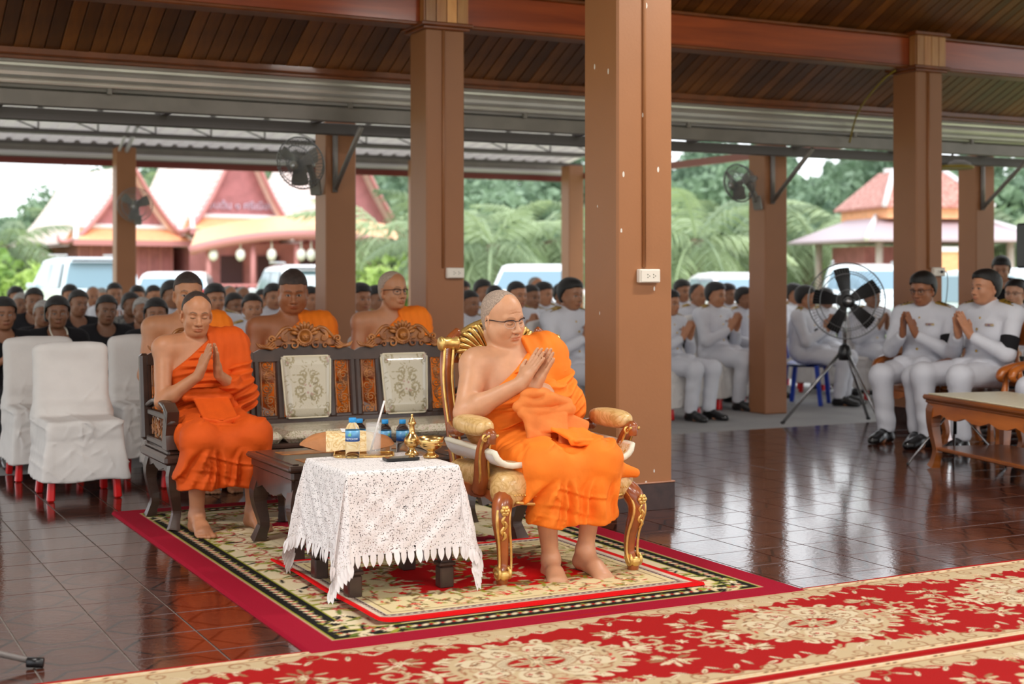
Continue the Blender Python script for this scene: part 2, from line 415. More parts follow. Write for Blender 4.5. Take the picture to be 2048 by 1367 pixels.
for t in (c2, c3):
    cap = MB().box((0, 0, 3.215), (.325, .325, .29)).build('capital', M_TRIM, t)
    for k in range(4):
        w = .33/4
        for sy in (-1, 1):
            MB().box((-.165+w*(k+.5), sy*.168, 3.22), (w-.006, .012, .28), bev=.003).build('capital_board', M_CAPW, cap)
            MB().box((sy*.168, -.165+w*(k+.5), 3.22), (.012, w-.006, .28), bev=.003).build('capital_board', M_CAPW, cap)
    MB().box((0, 0, 3.085), (.40, .40, .03), bev=.008).box((0, 0, 3.06), (.36, .36, .025), bev=.006).build('capital_moulding', M_TRIM, t)
    MB().box((0, 0, 3.375), (.40, .40, .035), bev=.008).build('top_moulding', M_TRIM, t)

# ---- plank ceiling, beam, eave
VE, ZE, SL = 10.42, 2.875, .478
zc_ = lambda v: ZE+(VE-v)*SL
RIDGE = 2.6
roof = MB().prism([(VE+.12, zc_(VE+.12)+.05), (RIDGE, zc_(RIDGE)+.05), (2*RIDGE-VE, ZE+.05), (2*RIDGE-VE, ZE+.11), (RIDGE, zc_(RIDGE)+.11), (VE+.12, zc_(VE+.12)+.11)], 0, -7, 19).build('ceiling', M_TRIM, None, None, (0, 0, TH))
tag(roof, 'sloping brown plank ceiling of the open hall', kind='structure')
PL = .104; ang = math.atan(SL); v0, v1 = VE, 4.4; Lp = (v0-v1)/math.cos(ang)
pk = MB().box((0, 0, 0), (PL-.006, Lp, .02), bev=.004).mesh('plank'); pk.materials.append(M_PLANK)
for i in range(-26, 150):
    u = PL*(i+.5)
    link('plank', pk, None, roof, (u, (v0+v1)/2, (zc_(v0)+zc_(v1))/2+.012+rnd.uniform(-.002, .002)), (-ang, 0, 0))
eb = MB().box((5, VE+.0, ZE-.005), (24, .05, .06), bev=.01).box((5, VE+.035, ZE-.035), (24, .03, .05), bev=.006).build('trim_1', M_TRIM, None, None, (0, 0, TH)); tag(eb, 'brown wooden moulding along the eave', kind='structure')
e2 = MB().box((5, 7.55, zc_(7.55)-.015), (24, .06, .05), bev=.01, rx=-ang).build('trim_2', M_TRIM, None, None, (0, 0, TH)); tag(e2, 'brown batten across the ceiling planks', kind='structure')
bm_ = thing('ceiling_beam', 'long varnished red-brown wooden beam across the column capitals', 'beam', W(5, 9.42), TH)
MB().box((0, 0, 3.225), (24, .16, .25), bev=.01).build('beam_body', M_BEAM, bm_)
MB().box((0, 0, 3.095), (24, .19, .03), bev=.008).build('lower_moulding', M_TRIM, bm_)
MB().box((0, 0, 3.36), (24, .19, .03), bev=.008).build('upper_moulding', M_TRIM, bm_)

# ---- gutter and canopy
gt = thing('roof_gutter', 'ribbed galvanised metal gutter hung along the hall eave', 'gutter', W(5, 10.5), TH)
# (v, z) of the pressed sheet, seen from the hall: flange, deep groove, round bead, wide belly, lower step
prof = [(-.03, 2.875), (-.035, 2.850), (-.020, 2.842), (-.018, 2.826), (-.045, 2.820), (-.052, 2.808), (-.045, 2.797), (-.015, 2.792), (-.012, 2.776), (-.036, 2.770), (-.048, 2.752), (-.052, 2.728), (-.046, 2.704), (-.030, 2.690), (.0, 2.684), (.004, 2.672), (-.012, 2.666), (-.008, 2.652), (.03, 2.645), (.05, 2.628), (.12, 2.622), (.19, 2.625), (.20, 2.64), (.06, 2.70), (.0, 2.88)]
MB().prism(prof, 0, -11, 11).build('gutter_sheet', M_ALU, gt)
MB().box((0, .1, 2.562), (22, .07, .115), bev=.006).build('front_chord', M_STEEL, gt)
MB().box((0, .34, 2.47), (22, .08, .09), bev=.006).build('rear_chord', M_STEELD, gt)
for u in [W_ for W_ in (-.9, .5, 2.14, 4.0, 5.55, 7.2, 9.1, 10.6)]:
    MB().box((u-5, .02, 2.74), (.035, .03, .27), bev=.004).build('strap', M_STEEL, gt)
for k in range(16):
    MB().box((-9.6+1.2*k, .22, 2.52), (.05, .2, .03)).build('spacer', M_STEELD, gt)
cn = thing('metal_canopy', 'metal canopy roof with ribbed pale sheets over the terrace', 'canopy', W(0, 0), TH)
M_SHEET = pm('pale_roof_sheet', srgb(205, 196, 194), .5, 0, var=.04)
nt_ = M_SHEET.node_tree; t_ = nt_.nodes.new('ShaderNodeBsdfTranslucent'); t_.inputs[0].default_value = (.62, .58, .57, 1); mx_ = nt_.nodes.new('ShaderNodeMixShader'); mx_.inputs[0].default_value = .22
lk(nt_, nt_.nodes['Principled BSDF'].outputs[0], mx_.inputs[1]); lk(nt_, t_.outputs[0], mx_.inputs[2]); lk(nt_, mx_.outputs[0], nt_.nodes['Material Output'].inputs[0])
def sheet(va, za, vb, zb, name):
    pts = []; u = -7.0
    while u < 11.75:
        pts += [(u, 0), (u+.13, 0), (u+.16, .035), (u+.20, .035)]; u += .23
    V = []; Q = []
    for (uu, dz) in pts: V += [(uu, va, za+dz), (uu, vb, zb+dz)]
    for i in range(len(pts)-1): Q.append((2*i, 2*i+1, 2*i+3, 2*i+2))
    link(name, npmesh(name, V, Q, False), M_SHEET, cn)
sheet(10.72, 2.76, 15.6, 3.86, 'roof_sheet'); sheet(15.6, 3.86, 20.75, 3.16, 'roof_sheet')
tr = MB().box((2.4, 20.1, 3.085), (18.5, .05, .05)).box((2.4, 20.1, 3.2+.03), (18.5, .04, .04)).build('truss_chord', M_STEELD, cn)
for k in range(26):
    u = -6.6+.73*k; d = 0
    for (va, zb, zt) in ((18.5, 3.12, 3.40), ):
        MB().tube([(u, va, zb), (u, va, zt)], .012, 6, smooth=False).build('truss_web', M_STEELD, cn)
        MB().tube([(u, va, zt), (u+.73, va, zb)], .010, 6, smooth=False).build('truss_web', M_STEELD, cn)
MB().box((2.4, 18.5, 3.1), (18.5, .05, .05)).box((2.4, 18.5, 3.42), (18.5, .05, .05)).build('truss_chord', M_STEELD, cn)
MB().tube([(-7, 20.5, 2.98), (11.6, 20.5, 2.98)], .035, 8).build('eave_pipe', pm('white_pipe', srgb(205, 203, 205), .4), cn)
MB().box((2.4, 20.6, 2.885), (18.6, .04, .09)).build('fascia', pm('red_brown_fascia', srgb(120, 45, 38), .5), cn)
MB().box((2.4, 20.72, 3.06), (18.6, .04, .32)).build('fascia', M_STEEL, cn)
MB().box((11.65, 15.7, 2.9), (.05, 10, .1)).build('end_fascia', pm('pink_brown_fascia', srgb(150, 95, 92), .5), cn)
for (u, v, ztop, br, lab) in ((4.2, 11.4, 2.58, 1, 'brown canopy column with a steel bracket, behind the carved bench'), (8.67, 11.3, 2.58, 1, 'brown canopy column with a steel bracket, between the front officer and the tripod fan'),
                              (11.5, 11.35, 2.58, 1, 'brown canopy column with a steel bracket, behind the right-hand officer'), (4.28, 20.05, 3.06, 0, 'far brown canopy column carrying a small wall fan, in front of the red house'),
                              (8.75, 20.05, 3.06, 0, 'far brown canopy column mostly behind the capital column'), (11.45, 20.05, 3.06, 0, 'far corner canopy column just left of the nearest thick column')):
    s = .27; t = thing('canopy_column', lab, 'column', W(u, v, -.06), TH)
    MB().box((0, 0, (ztop+.06)/2), (s, s, ztop+.06), bev=.01).build('shaft', M_COL2, t)
    if br:
        MB().tube([(-.06, -s/2-.02, 2.05), (-.06, -s/2-.02, 2.58)], .024, 8).tube([(-.06, -s/2-.03, 2.08), (-.06, -s/2-.62, 2.54)], .022, 8).build('bracket', M_STEEL, t)
    elif u < 5:
        MB().tube([(.0, -.1, 3.05), (.12, -.6, 3.55)], .03, 8).tube([(-.1, -.1, 3.05), (-.02, -.6, 3.5)], .02, 8).build('strut', pm('white_pipe', srgb(205, 203, 205), .4), t)
# yellow cable, round lamp
cb = MB().tube([onv(1792, 9.45, 140), onv(1768, 9.6, 158), onv(1735, 9.9, 195), onv(1716, 10.2, 225), onv(1706, 10.4, 255), onv(1699, 10.5, 285)], .009, 6, 5).build('yellow_cable', pm('yellow_cable_sheath', srgb(150, 128, 40), .5)); tag(cb, 'yellow cable drooping from the capital to the gutter', 'cable')
p = onv(1905, 10.9, 330); t = thing('round_hanging_lamp', 'round grey hanging lamp with a yellow rim under the gutter', 'lamp', p, 0)
MB().lathe([(.0, .05), (.12, .05), (.18, .02), (.2, -.02), (.0, -.03)], n=28).build('lamp_body', M_STEEL, t)
MB().lathe([(.2, -.02), (.212, -.01), (.215, -.03), (.2, -.042), (.19, -.03)], n=28).build('rim', pm('yellow_cable_sheath', srgb(150, 128, 40), .5), t)
MB().tube([(0, 0, .05), (0, 0, .3)], .012, 6).build('stem', M_STEELD, t)

# ---- fluorescent lamps of the hall (above the frame)
M_TUBE = pm('lit_tube', (1, 1, 1), .5, emit=(1, .97, .92), es=14)
def fluo(u, v, z, nm, w=LAMP_W):
    t = thing('fluorescent_lamp', 'twin white fluorescent lamp under the plank ceiling, '+nm, 'lamp', W(u, v, z), TH, group='fluorescent lamps of the hall')
    MB().box((0, 0, .05), (1.3, .16, .05), bev=.01).build('housing', pm('white_enamel', (.85, .85, .85), .4), t)
    for s in (-.045, .045): MB().tube([(-.6, s, .005), (.6, s, .005)], .014, 8).build('tube', M_TUBE, t)
    for x in (-.5, .5): MB().tube([(x, 0, .07), (x, 0, zc_(v+.1)-z-.05 if v > RIDGE else zc_(2*RIDGE-v)-z-.05)], .006, 6).build('rod', M_STEELD, t)
    l = bpy.data.lights.new('lamp_light', 'AREA'); l.shape = 'RECTANGLE'; l.size = 1.2; l.size_y = .14; l.energy = w; l.color = (1, .96, .90)
    lo = bpy.data.objects.new('lamp_light', l); COL.objects.link(lo); lo.parent = t; lo.location = (0, 0, -.02)
for (u, v, nm) in ((1.2, 1.3, 'left over the near runner'), (4.2, 1.3, 'middle over the near runner'), (7.2, 1.3, 'right over the near runner'), (0.2, 5.2, 'left of the rugs'), (5.2, 5.2, 'right of the rugs'), (2.8, -.6, 'over the camera side')): fluo(u, v, 3.75, nm)
# ================================================================== BODIES: signed-distance shapes turned into one continuous mesh
def rotm(x=0, y=0, z=0): return np.array(Euler((math.radians(x), math.radians(y), math.radians(z))).to_matrix(), np.float32)
class SDF:
    def __init__(s): s.p = []; s.R = np.eye(3, dtype=np.float32); s.t = np.zeros(3, np.float32); s.sc = 1.0; s.disp = []
    def frame(s, R=None, t=None, sc=1.0):
        s.R = np.eye(3, dtype=np.float32) if R is None else np.asarray(R, np.float32); s.t = np.zeros(3, np.float32) if t is None else np.asarray(t, np.float32); s.sc = sc; return s
    def _T(s, p): return s.R @ (np.asarray(p, np.float32)*s.sc)+s.t
    def cone(s, a, b, ra, rb=None, k=.02, op='u', flat=None):
        """round cone a->b; flat=(axis vector, factor) squashes it along an axis"""
        rb = ra if rb is None else rb; a = s._T(a); b = s._T(b); ra *= s.sc; rb *= s.sc; r = max(ra, rb)
        d = b-a; L2 = float(d @ d)+1e-9
        def f(X, Y, Z):
            px, py, pz = X-a[0], Y-a[1], Z-a[2]
            t = np.clip((px*d[0]+py*d[1]+pz*d[2])/L2, 0, 1)
            qx, qy, qz = px-t*d[0], py-t*d[1], pz-t*d[2]
            if flat is not None:
                n, fa = flat; h = qx*n[0]+qy*n[1]+qz*n[2]; g = (1/fa-1)
                qx, qy, qz = qx+n[0]*h*g, qy+n[1]*h*g, qz+n[2]*h*g
            return np.sqrt(qx*qx+qy*qy+qz*qz)-(ra+(rb-ra)*t)
        s.p.append((f, np.minimum(a, b)-r, np.maximum(a, b)+r, k*s.sc, op)); return s
    def ell(s, c, r, k=.02, op='u', R=None):
        Rm = s.R if R is None else s.R @ R; c = s._T(c); r = np.asarray(r, np.float32)*s.sc
        ext = np.sqrt(((Rm*r[None, :])**2).sum(1))
        def f(X, Y, Z):
            x, y, z = X-c[0], Y-c[1], Z-c[2]
            a = (x*Rm[0, 0]+y*Rm[1, 0]+z*Rm[2, 0])/r[0]; b = (x*Rm[0, 1]+y*Rm[1, 1]+z*Rm[2, 1])/r[1]; e = (x*Rm[0, 2]+y*Rm[1, 2]+z*Rm[2, 2])/r[2]
            k0 = np.sqrt(a*a+b*b+e*e); k1 = np.sqrt((a/r[0])**2+(b/r[1])**2+(e/r[2])**2)+1e-9
            return k0*(k0-1)/k1
        s.p.append((f, c-ext, c+ext, k*s.sc, op)); return s
    def box(s, c, h, rad=.02, k=.02, op='u', R=None):
        Rm = s.R if R is None else s.R @ R; c = s._T(c); h = np.asarray(h, np.float32)*s.sc; rad *= s.sc
        ext = np.abs(Rm) @ h
        def f(X, Y, Z):
            x, y, z = X-c[0], Y-c[1], Z-c[2]
            q = [np.abs(x*Rm[0, i]+y*Rm[1, i]+z*Rm[2, i])-(h[i]-rad) for i in range(3)]
            return np.sqrt(np.maximum(q[0], 0)**2+np.maximum(q[1], 0)**2+np.maximum(q[2], 0)**2)+np.minimum(np.maximum(q[0], np.maximum(q[1], q[2])), 0)-rad
        s.p.append((f, c-ext, c+ext, k*s.sc, op)); return s
    def plane(s, p, n, k=.008):
        """keep only the side the normal points away from"""
        n = np.asarray(n, np.float32); n = s.R @ (n/np.linalg.norm(n)); p = s._T(p)
        f = lambda X, Y, Z: (X-p[0])*n[0]+(Y-p[1])*n[1]+(Z-p[2])*n[2]
        s.p.append((f, None, None, k*s.sc, 'i')); return s
    def func(s, f, k=.008, op='i'): s.p.append((f, None, None, k, op)); return s
    def mesh(s, ax, ay, az):
        ax, ay, az = [np.asarray(a, np.float32) for a in (ax, ay, az)]
        D = np.full((len(ax), len(ay), len(az)), .5, np.float32)
        for f, lo, hi, k, op in s.p:
            if lo is None: sl = (slice(None),)*3
            else:
                m = k+.03; sl = []
                for A, i in ((ax, 0), (ay, 1), (az, 2)):
                    a = np.searchsorted(A, lo[i]-m); b = np.searchsorted(A, hi[i]+m); sl.append(slice(max(0, a-1), min(len(A), b+1)))
                sl = tuple(sl)
            X = ax[sl[0]][:, None, None]; Y = ay[sl[1]][None, :, None]; Z = az[sl[2]][None, None, :]
            if 0 in (X.size, Y.size, Z.size): continue
            d = f(X, Y, Z); E = D[sl]
            if op == 'u':
                h = np.maximum(k-np.abs(E-d), 0)/max(k, 1e-6); D[sl] = np.minimum(E, d)-h*h*k*.25
            elif op == 's':
                d = -d; h = np.maximum(k-np.abs(E-d), 0)/max(k, 1e-6); D[sl] = np.maximum(E, d)+h*h*k*.25
            elif op == 'i':
                h = np.maximum(k-np.abs(E-d), 0)/max(k, 1e-6); D[sl] = np.maximum(E, d)+h*h*k*.25
            elif op == 'd': D[sl] = E+d
        D[0] = D[-1] = .1; D[:, 0] = D[:, -1] = .1; D[:, :, 0] = D[:, :, -1] = .1
        return surface_nets(D, ax, ay, az)
def surface_nets(D, ax, ay, az):
    S = D < 0
    c = S[:-1, :-1, :-1].astype(np.int8)
    for i, j, k in ((0, 0, 1), (0, 1, 0), (0, 1, 1), (1, 0, 0), (1, 0, 1), (1, 1, 0), (1, 1, 1)):
        c = c+S[i:i+c.shape[0], j:j+c.shape[1], k:k+c.shape[2]]
    act = (c > 0) & (c < 8); I, J, K = np.nonzero(act); n = len(I)
    idx = np.full(act.shape, -1, np.int32); idx[I, J, K] = np.arange(n)
    C = [(a, b, d) for a in (0, 1) for b in (0, 1) for d in (0, 1)]
    val = np.stack([D[I+a, J+b, K+d] for a, b, d in C], 1)
    acc = np.zeros((n, 3), np.float32); cnt = np.zeros(n, np.float32)
    for p in range(8):
        for q in range(p+1, 8):
            if sum(abs(C[p][r]-C[q][r]) for r in range(3)) != 1: continue
            va, vb = val[:, p], val[:, q]; m = (va < 0) != (vb < 0)
            t = np.where(m, va/np.where(m, va-vb, 1), 0)
            for r in range(3): acc[:, r] += np.where(m, C[p][r]+t*(C[q][r]-C[p][r]), 0)
            cnt += m
    acc /= cnt[:, None]
    V = np.stack([ax[I]+acc[:, 0]*(ax[I+1]-ax[I]), ay[J]+acc[:, 1]*(ay[J+1]-ay[J]), az[K]+acc[:, 2]*(az[K+1]-az[K])], 1)
    Q = []
    for axis in range(3):
        A = S if axis == 0 else S
        sl0 = [slice(1, -1)]*3; sl1 = [slice(1, -1)]*3; sl0[axis] = slice(0, -1); sl1[axis] = slice(1, None)
        a = S[tuple(sl0)]; b = S[tuple(sl1)]; e = np.argwhere(a != b); 
        if len(e) == 0: continue
        fl = a[tuple(e.T)]
        g = e+1; g[:, axis] -= 1
        o1, o2 = [(1, 2), (2, 0), (0, 1)][axis]
        def cid(d1, d2):
            h = g.copy(); h[:, o1] -= d1; h[:, o2] -= d2; return idx[h[:, 0], h[:, 1], h[:, 2]]
        q = np.stack([cid(1, 1), cid(0, 1), cid(0, 0), cid(1, 0)], 1)
        q[~fl] = q[~fl][:, ::-1]
        Q.append(q[(q >= 0).all(1)])
    return V, np.concatenate(Q)
def axis(lo, hi, step, fine=()):
    """grid coordinates with finer stretches: fine = [(lo, hi, step)]"""
    out = [lo]; x = lo
    while x < hi:
        st = step
        for a, b, f in fine:
            if a <= x < b: st = min(st, f)
        x += st; out.append(x)
    return np.array(out, np.float32)
def smooth_mesh(V, Q, it=1, lam=.5):
    n = len(V)
    for _ in range(it):
        acc = np.zeros_like(V); cnt = np.zeros(n, np.float32)
        for i in range(4):
            a = Q[:, i]; b = Q[:, (i+1) % 4]
            for r in range(3):
                acc[:, r] += np.bincount(a, V[b, r], n)+np.bincount(b, V[a, r], n)
            cnt += np.bincount(a, minlength=n)+np.bincount(b, minlength=n)
        V = V+lam*(acc/np.maximum(cnt, 1)[:, None]-V)
    return V.astype(np.float32)
def ss(a, b, x): t = np.clip((x-a)/(b-a), 0, 1); return t*t*(3-2*t)

# ------------------------------------------------------------------ head
def head_sdf(S, R, t, sc=1.0, fat=1.0, eyes='closed', ear=1.0, jaw=1.0, nose=1.0, nk=None, wrinkle=0.0):
    """head around its centre; face looks to local -y. R rotation, t centre"""
    S.frame(R, t, sc)
    S.ell((0, .018, .035), (.074, .094, .082), .02)
    S.ell((0, -.01, .03), (.068, .082, .07), .03)
    S.ell((0, -.022, -.035), (.060*fat, .066, .082), .03)
    S.ell((0, -.03, -.065), (.052*fat*jaw, .050, .05), .03)
    S.ell((0, -.066, -.098), (.022*jaw, .016, .016), .025)
    for s in (-1, 1):
        S.ell((s*.036*fat, -.056, -.036), (.027, .026, .03), .02)
        S.cone((s*.05*fat, .0, -.045), (s*.03, -.045, -.092), .018, .015, .03)
        S.cone((s*.012, -.0865, .012), (s*.043, -.072, .016), .0085, .007, .018)          # brow ridge
        S.ell((s*.030, -.096, -.004), (.0185, .018, .0115), .012, 's')                      # socket
        S.ell((s*.030, -.0735, -.007), (.0165, .0135, .0125), .006)                        # lid over the eyeball
    S.cone((0, -.083, .004), (0, -.106*nose, -.036), .0080, .0115, .012)
    S.ell((0, -.1085*nose, -.041), (.0145, .0125, .0115), .008)
    for s in (-1, 1): S.ell((s*.0150, -.0955, -.0445), (.0098, .0115, .0088), .006)
    for s in (-1, 1): S.ell((s*.0075, -.1015, -.0515), (.0038, .005, .0035), .003, 's')    # nostrils
    S.ell((0, -.084, -.068), (.027, .014, .016), .014)
    S.cone((-.022, -.0865, -.0715), (.0, -.0985, -.067), .0045, .0065, .005); S.cone((.022, -.0865, -.0715), (.0, -.0985, -.067), .0045, .0065, .005)
    S.cone((-.015, -.0875, -.0775), (.015, -.0875, -.0775), .0058, .0058, .006); S.ell((0, -.0955, -.0785), (.015, .007, .0065), .005)
    S.cone((-.023, -.091, -.0742), (0, -.1035, -.0728), .0016, .0014, .003, 's'); S.cone((.023, -.091, -.0742), (0, -.1035, -.0728), .0016, .0014, .003, 's')
    S.ell((0, -.092, -.0885), (.016, .006, .005), .008, 's')
    for s in (-1, 1):
        Re = rotm(-12, 0, s*22)
        S.ell((s*.0775, .014, -.016), (.0085, .021*ear, .034*ear), .006, R=Re)
        S.ell((s*.085, .011, -.012), (.006, .011, .020), .004, 's', R=Re)
        S.ell((s*.0745, .004, -.044*ear), (.0075, .010, .013), .006)
    if wrinkle:
        for z in (.034, .046, .058):
            S.cone((-.035, -.083, z), (.0, -.0925, z+.006), .0012, .0012, .004, 's'); S.cone((.035, -.083, z), (.0, -.0925, z+.006), .0012, .0012, .004, 's')
        for s in (-1, 1): S.cone((s*.018, -.094, -.046), (s*.031, -.081, -.078), .0018, .0014, .006, 's')
    S.frame()
def head_paint(V, C, R, t, sc, lip, brow, eyes='closed', lash=(.03, .018, .012)):
    L = (V-np.asarray(t, np.float32)) @ np.asarray(R, np.float32)/sc
    x, y, z = L[:, 0], L[:, 1], L[:, 2]; ax_ = np.abs(x); front = y < -.045
    def mix(m, col, a=1.0):
        m = (m*a)[:, None]; C[:] = C*(1-m)+np.asarray(col, np.float32)*m
    mix(front*ss(1.15, .75, np.sqrt((x/.0235)**2+((z+.0735)/.0105)**2)), lip, .75)
    bz = .0165+.004*ss(.012, .03, ax_)-.006*ss(.034, .05, ax_)
    mix(front*ss(.0046, .0022, np.abs(z-bz))*ss(.010, .014, ax_)*ss(.051, .044, ax_), brow, .8)
    if eyes == 'closed':
        ez = -.0125+.0035*((ax_-.030)/.016)**2
        mix(front*ss(.0030, .0012, np.abs(z-ez))*ss(.0155, .013, np.abs(ax_-.030)), lash, .9)
    else:
        ez = -.0085; h = .0050*np.clip(1-((ax_-.030)/.0160)**2, 0, 1)
        m = front*(np.abs(z-ez) < h)
        mix(m.astype(np.float32), (.40, .35, .32)); mix((front*(np.sqrt((ax_-.030)**2+(z-ez)**2) < .0062)*(np.abs(z-ez) < h)).astype(np.float32), (.02, .012, .01))
        mix(front*ss(.0026, .0012, np.abs(z-(ez+h+.0006)))*ss(.0175, .015, np.abs(ax_-.030)), lash, .9)
    mix((np.sqrt((ax_-.0075)**2+(z+.0525)**2) < .0042)*(y < -.088)*1.0, (.06, .025, .02), .7)
    mix(front*ss(.016, .004, np.abs(ax_-.030))*ss(.010, .002, np.abs(z+.022)), C.mean(0)*.55, .18)
    return C
def hair_sdf(S, R, t, sc, thick=.004, line=.062, style='short', fade=.0):
    """hair cap; hairline: keep where the point is behind/above a curved front line"""
    S.frame(R, t, sc)
    e = thick
    S.ell((0, .018, .035), (.074+e, .094+e, .082+e), .02)
    S.ell((0, -.01, .03), (.068+e, .082+e, .07+e), .03)
    S.ell((0, .03, -.02), (.068+e, .07+e, .075), .03)
    if style == 'full':
        S.ell((0, -.02, .085), (.066, .07, .038), .03); S.ell((0, .03, .03), (.084, .09, .09), .03)
    if style == 'bun':
        S.ell((0, .11, -.02), (.045, .035, .042), .02)
    if style == 'bob':
        S.ell((0, .02, .02), (.092, .098, .1), .03); S.ell((0, .045, -.06), (.088, .065, .085), .04)
    R_ = np.asarray(R, np.float32); t_ = np.asarray(t, np.float32)
    def cut(X, Y, Z):
        x = ((X-t_[0])*R_[0, 0]+(Y-t_[1])*R_[1, 0]+(Z-t_[2])*R_[2, 0])/sc
        y = ((X-t_[0])*R_[0, 1]+(Y-t_[1])*R_[1, 1]+(Z-t_[2])*R_[2, 1])/sc
        z = ((X-t_[0])*R_[0, 2]+(Y-t_[1])*R_[1, 2]+(Z-t_[2])*R_[2, 2])/sc
        a = np.abs(x)
        zl = np.where(y < -.02, line-.55*(np.clip(a-.042, 0, 1)), line-.02-1.5*np.clip(y+.02, 0, .032)-.0*a)      # forehead line falling to the temple
        zl = np.where(y > .012, np.maximum(-.085 if style in ('bob',) else -.07, line-.068-3.2*(y-.012)), zl)
        if style == 'bob': zl = np.where(y > .004, -.075+0*y, zl)
        if style == 'recede': zl = zl+.022*ss(.05, .012, a)*(y < -.01)+.02*ss(-.01, -.06, y)
        if style == 'crown': zl = np.maximum(zl, np.where((y < .055), .30*ss(.058, .045, a)+zl*0, zl))+.0*a; zl = np.where((y < -.03), .3, zl)
        return (zl-z)*sc*.8
    S.func(cut, .003); S.frame()

# ------------------------------------------------------------------ limbs
def arm_sdf(S, sh, el, wr, g=1.0, k=.03):
    S.ell(sh, (.058*g, .058*g, .062*g), .05); S.cone(sh, el, .050*g, .040*g, k)
    mid = tuple(np.array(el)*.72+np.array(wr)*.28); S.cone(el, mid, .040*g, .041*g, .02); S.cone(mid, wr, .039*g, .0255*g, .02)
def hand_sdf(S, wr, d, n, side, L=.175, spread=.06, curl=0.0, thumb=1.0, g=1.0):
    """hand from the wrist along d; n = normal pointing out of the back of the hand; side*w points to the thumb"""
    wr = np.array(wr, float); d = np.array(d, float); d /= np.linalg.norm(d); n = np.array(n, float); n -= d*(n @ d); n /= np.linalg.norm(n); w = np.cross(d, n)*side
    P = L*.52; fl = (n.astype(np.float32), .62)
    S.cone(wr, wr+d*P*.5, .027*g, .035*g, .02, flat=fl)
    for o in (-.026, -.009, .009, .026):
        S.cone(wr+d*P*.3+w*o*.6, wr+d*P+w*o, .0155*g, .0120*g, .014, flat=(n.astype(np.float32), .85))
    S.cone(wr+d*.012+w*.012, wr+d*P*.62+w*.028, .020*g, .013*g, .014)
    for o, l, a in ((.027, .44, .5), (.009, .50, .12), (-.009, .465, -.2), (-.0265, .36, -.62)):
        b = wr+d*P*.98+w*o; fd = d+w*a*spread*2; fd /= np.linalg.norm(fd)
        m1 = b+fd*L*l*.48-n*curl*.3*L*l; m2 = m1+(fd-n*curl*.6)*L*l*.30; m3 = m2+(fd-n*curl*1.1)*L*l*.22
        S.cone(b, m1, .0098*g, .0090*g, .004); S.cone(m1, m2, .0090*g, .0084*g, .004); S.cone(m2, m3, .0084*g, .0072*g, .004)
    if thumb:
        a = wr+d*P*.35+w*.028; b = a+(d*.75+w*.55)*.042; c = b+(d*.97+w*.1)*.030*thumb
        S.cone(a, b, .0135*g, .0108*g, .008); S.cone(b, c, .0108*g, .0088*g, .005)
def leg_sdf(S, hip, kn, an, g=1.0):
    S.cone(hip, kn, .082*g, .056*g, .04); S.ell(kn, (.054*g, .054*g, .056*g), .03)
    kn_, an_ = np.array(kn), np.array(an); m = kn_*.68+an_*.32+np.array((0, .018, 0))
    S.cone(kn, m, .050*g, .053*g, .03); S.cone(m, an, .050*g, .034*g, .03)
def foot_sdf(S, an, toe_dir, g=1.0, L=.235, tilt=0.0):
    an = np.array(an, float); d = np.array((toe_dir[0], toe_dir[1], 0), float); d /= np.linalg.norm(d); w = np.array((-d[1], d[0], 0))
    zf = .028*g; heel = an-d*.035; heel[2] = zf+.004+tilt
    ball = an+d*(L-.095); ball[2] = zf-.006
    S.cone(an, heel, .034*g, .031*g, .025); S.cone(an, ball*.5+an*.5+np.array((0, 0, -.002)), .033*g, .030*g, .03); S.cone(heel, ball, .030*g, .027*g, .03)
    for o in (-.026, 0, .026): S.cone(an*.4+ball*.6+w*o*.5, ball+w*o, .024*g, .020*g, .02)
    return ball, d, w
def toes_sdf(S, ball, d, w, big, g=1.0):
    for i, (o, l, r) in enumerate(((.036, .060, .0128), (.015, .058, .0096), (-.002, .050, .0090), (-.018, .040, .0086), (-.033, .028, .0084))):
        b = ball+w*o*big; b[2] = .014; e = b+d*l; e[2] = r*.95
        S.cone(b, e, r*1.15*g, r*g, .006)
# ================================================================== PEOPLE
def skin_mat(name, rough=.45):
    if name in MATS: return MATS[name]
    m, nt, b = newmat(name)
    a = nt.nodes.new('ShaderNodeVertexColor'); a.layer_name = 'Col'; oi = nt.nodes.new('ShaderNodeObjectInfo')
    tc = nt.nodes.new('ShaderNodeTexCoord'); n = nt.nodes.new('ShaderNodeTexNoise'); n.inputs['Scale'].default_value = 22; n.inputs['Detail'].default_value = 5; lk(nt, tc.outputs['Object'], n.inputs['Vector'])
    hs = nt.nodes.new('ShaderNodeHueSaturation'); mr = nt.nodes.new('ShaderNodeMapRange'); mr.inputs[3].default_value = .86; mr.inputs[4].default_value = 1.14
    lk(nt, n.outputs['Fac'], mr.inputs[0]); lk(nt, mr.outputs[0], hs.inputs['Value']); lk(nt, a.outputs[0], hs.inputs['Color'])
    lk(nt, hs.outputs[0], b.inputs['Base Color']); b.inputs['Roughness'].default_value = rough; b.inputs['Specular IOR Level'].default_value = .45
    b.inputs['Subsurface Weight'].default_value = .12; b.inputs['Subsurface Radius'].default_value = (.012, .005, .003); b.inputs['Subsurface Scale'].default_value = 1.0
    n2 = nt.nodes.new('ShaderNodeTexNoise'); n2.inputs['Scale'].default_value = 160; lk(nt, tc.outputs['Object'], n2.inputs['Vector'])
    bp = nt.nodes.new('ShaderNodeBump'); bp.inputs['Strength'].default_value = .12; bp.inputs['Distance'].default_value = .003; lk(nt, n2.outputs['Fac'], bp.inputs['Height']); lk(nt, bp.outputs[0], b.inputs['Normal'])
    MATS[name] = m; return m
M_SKIN = skin_mat('skin')
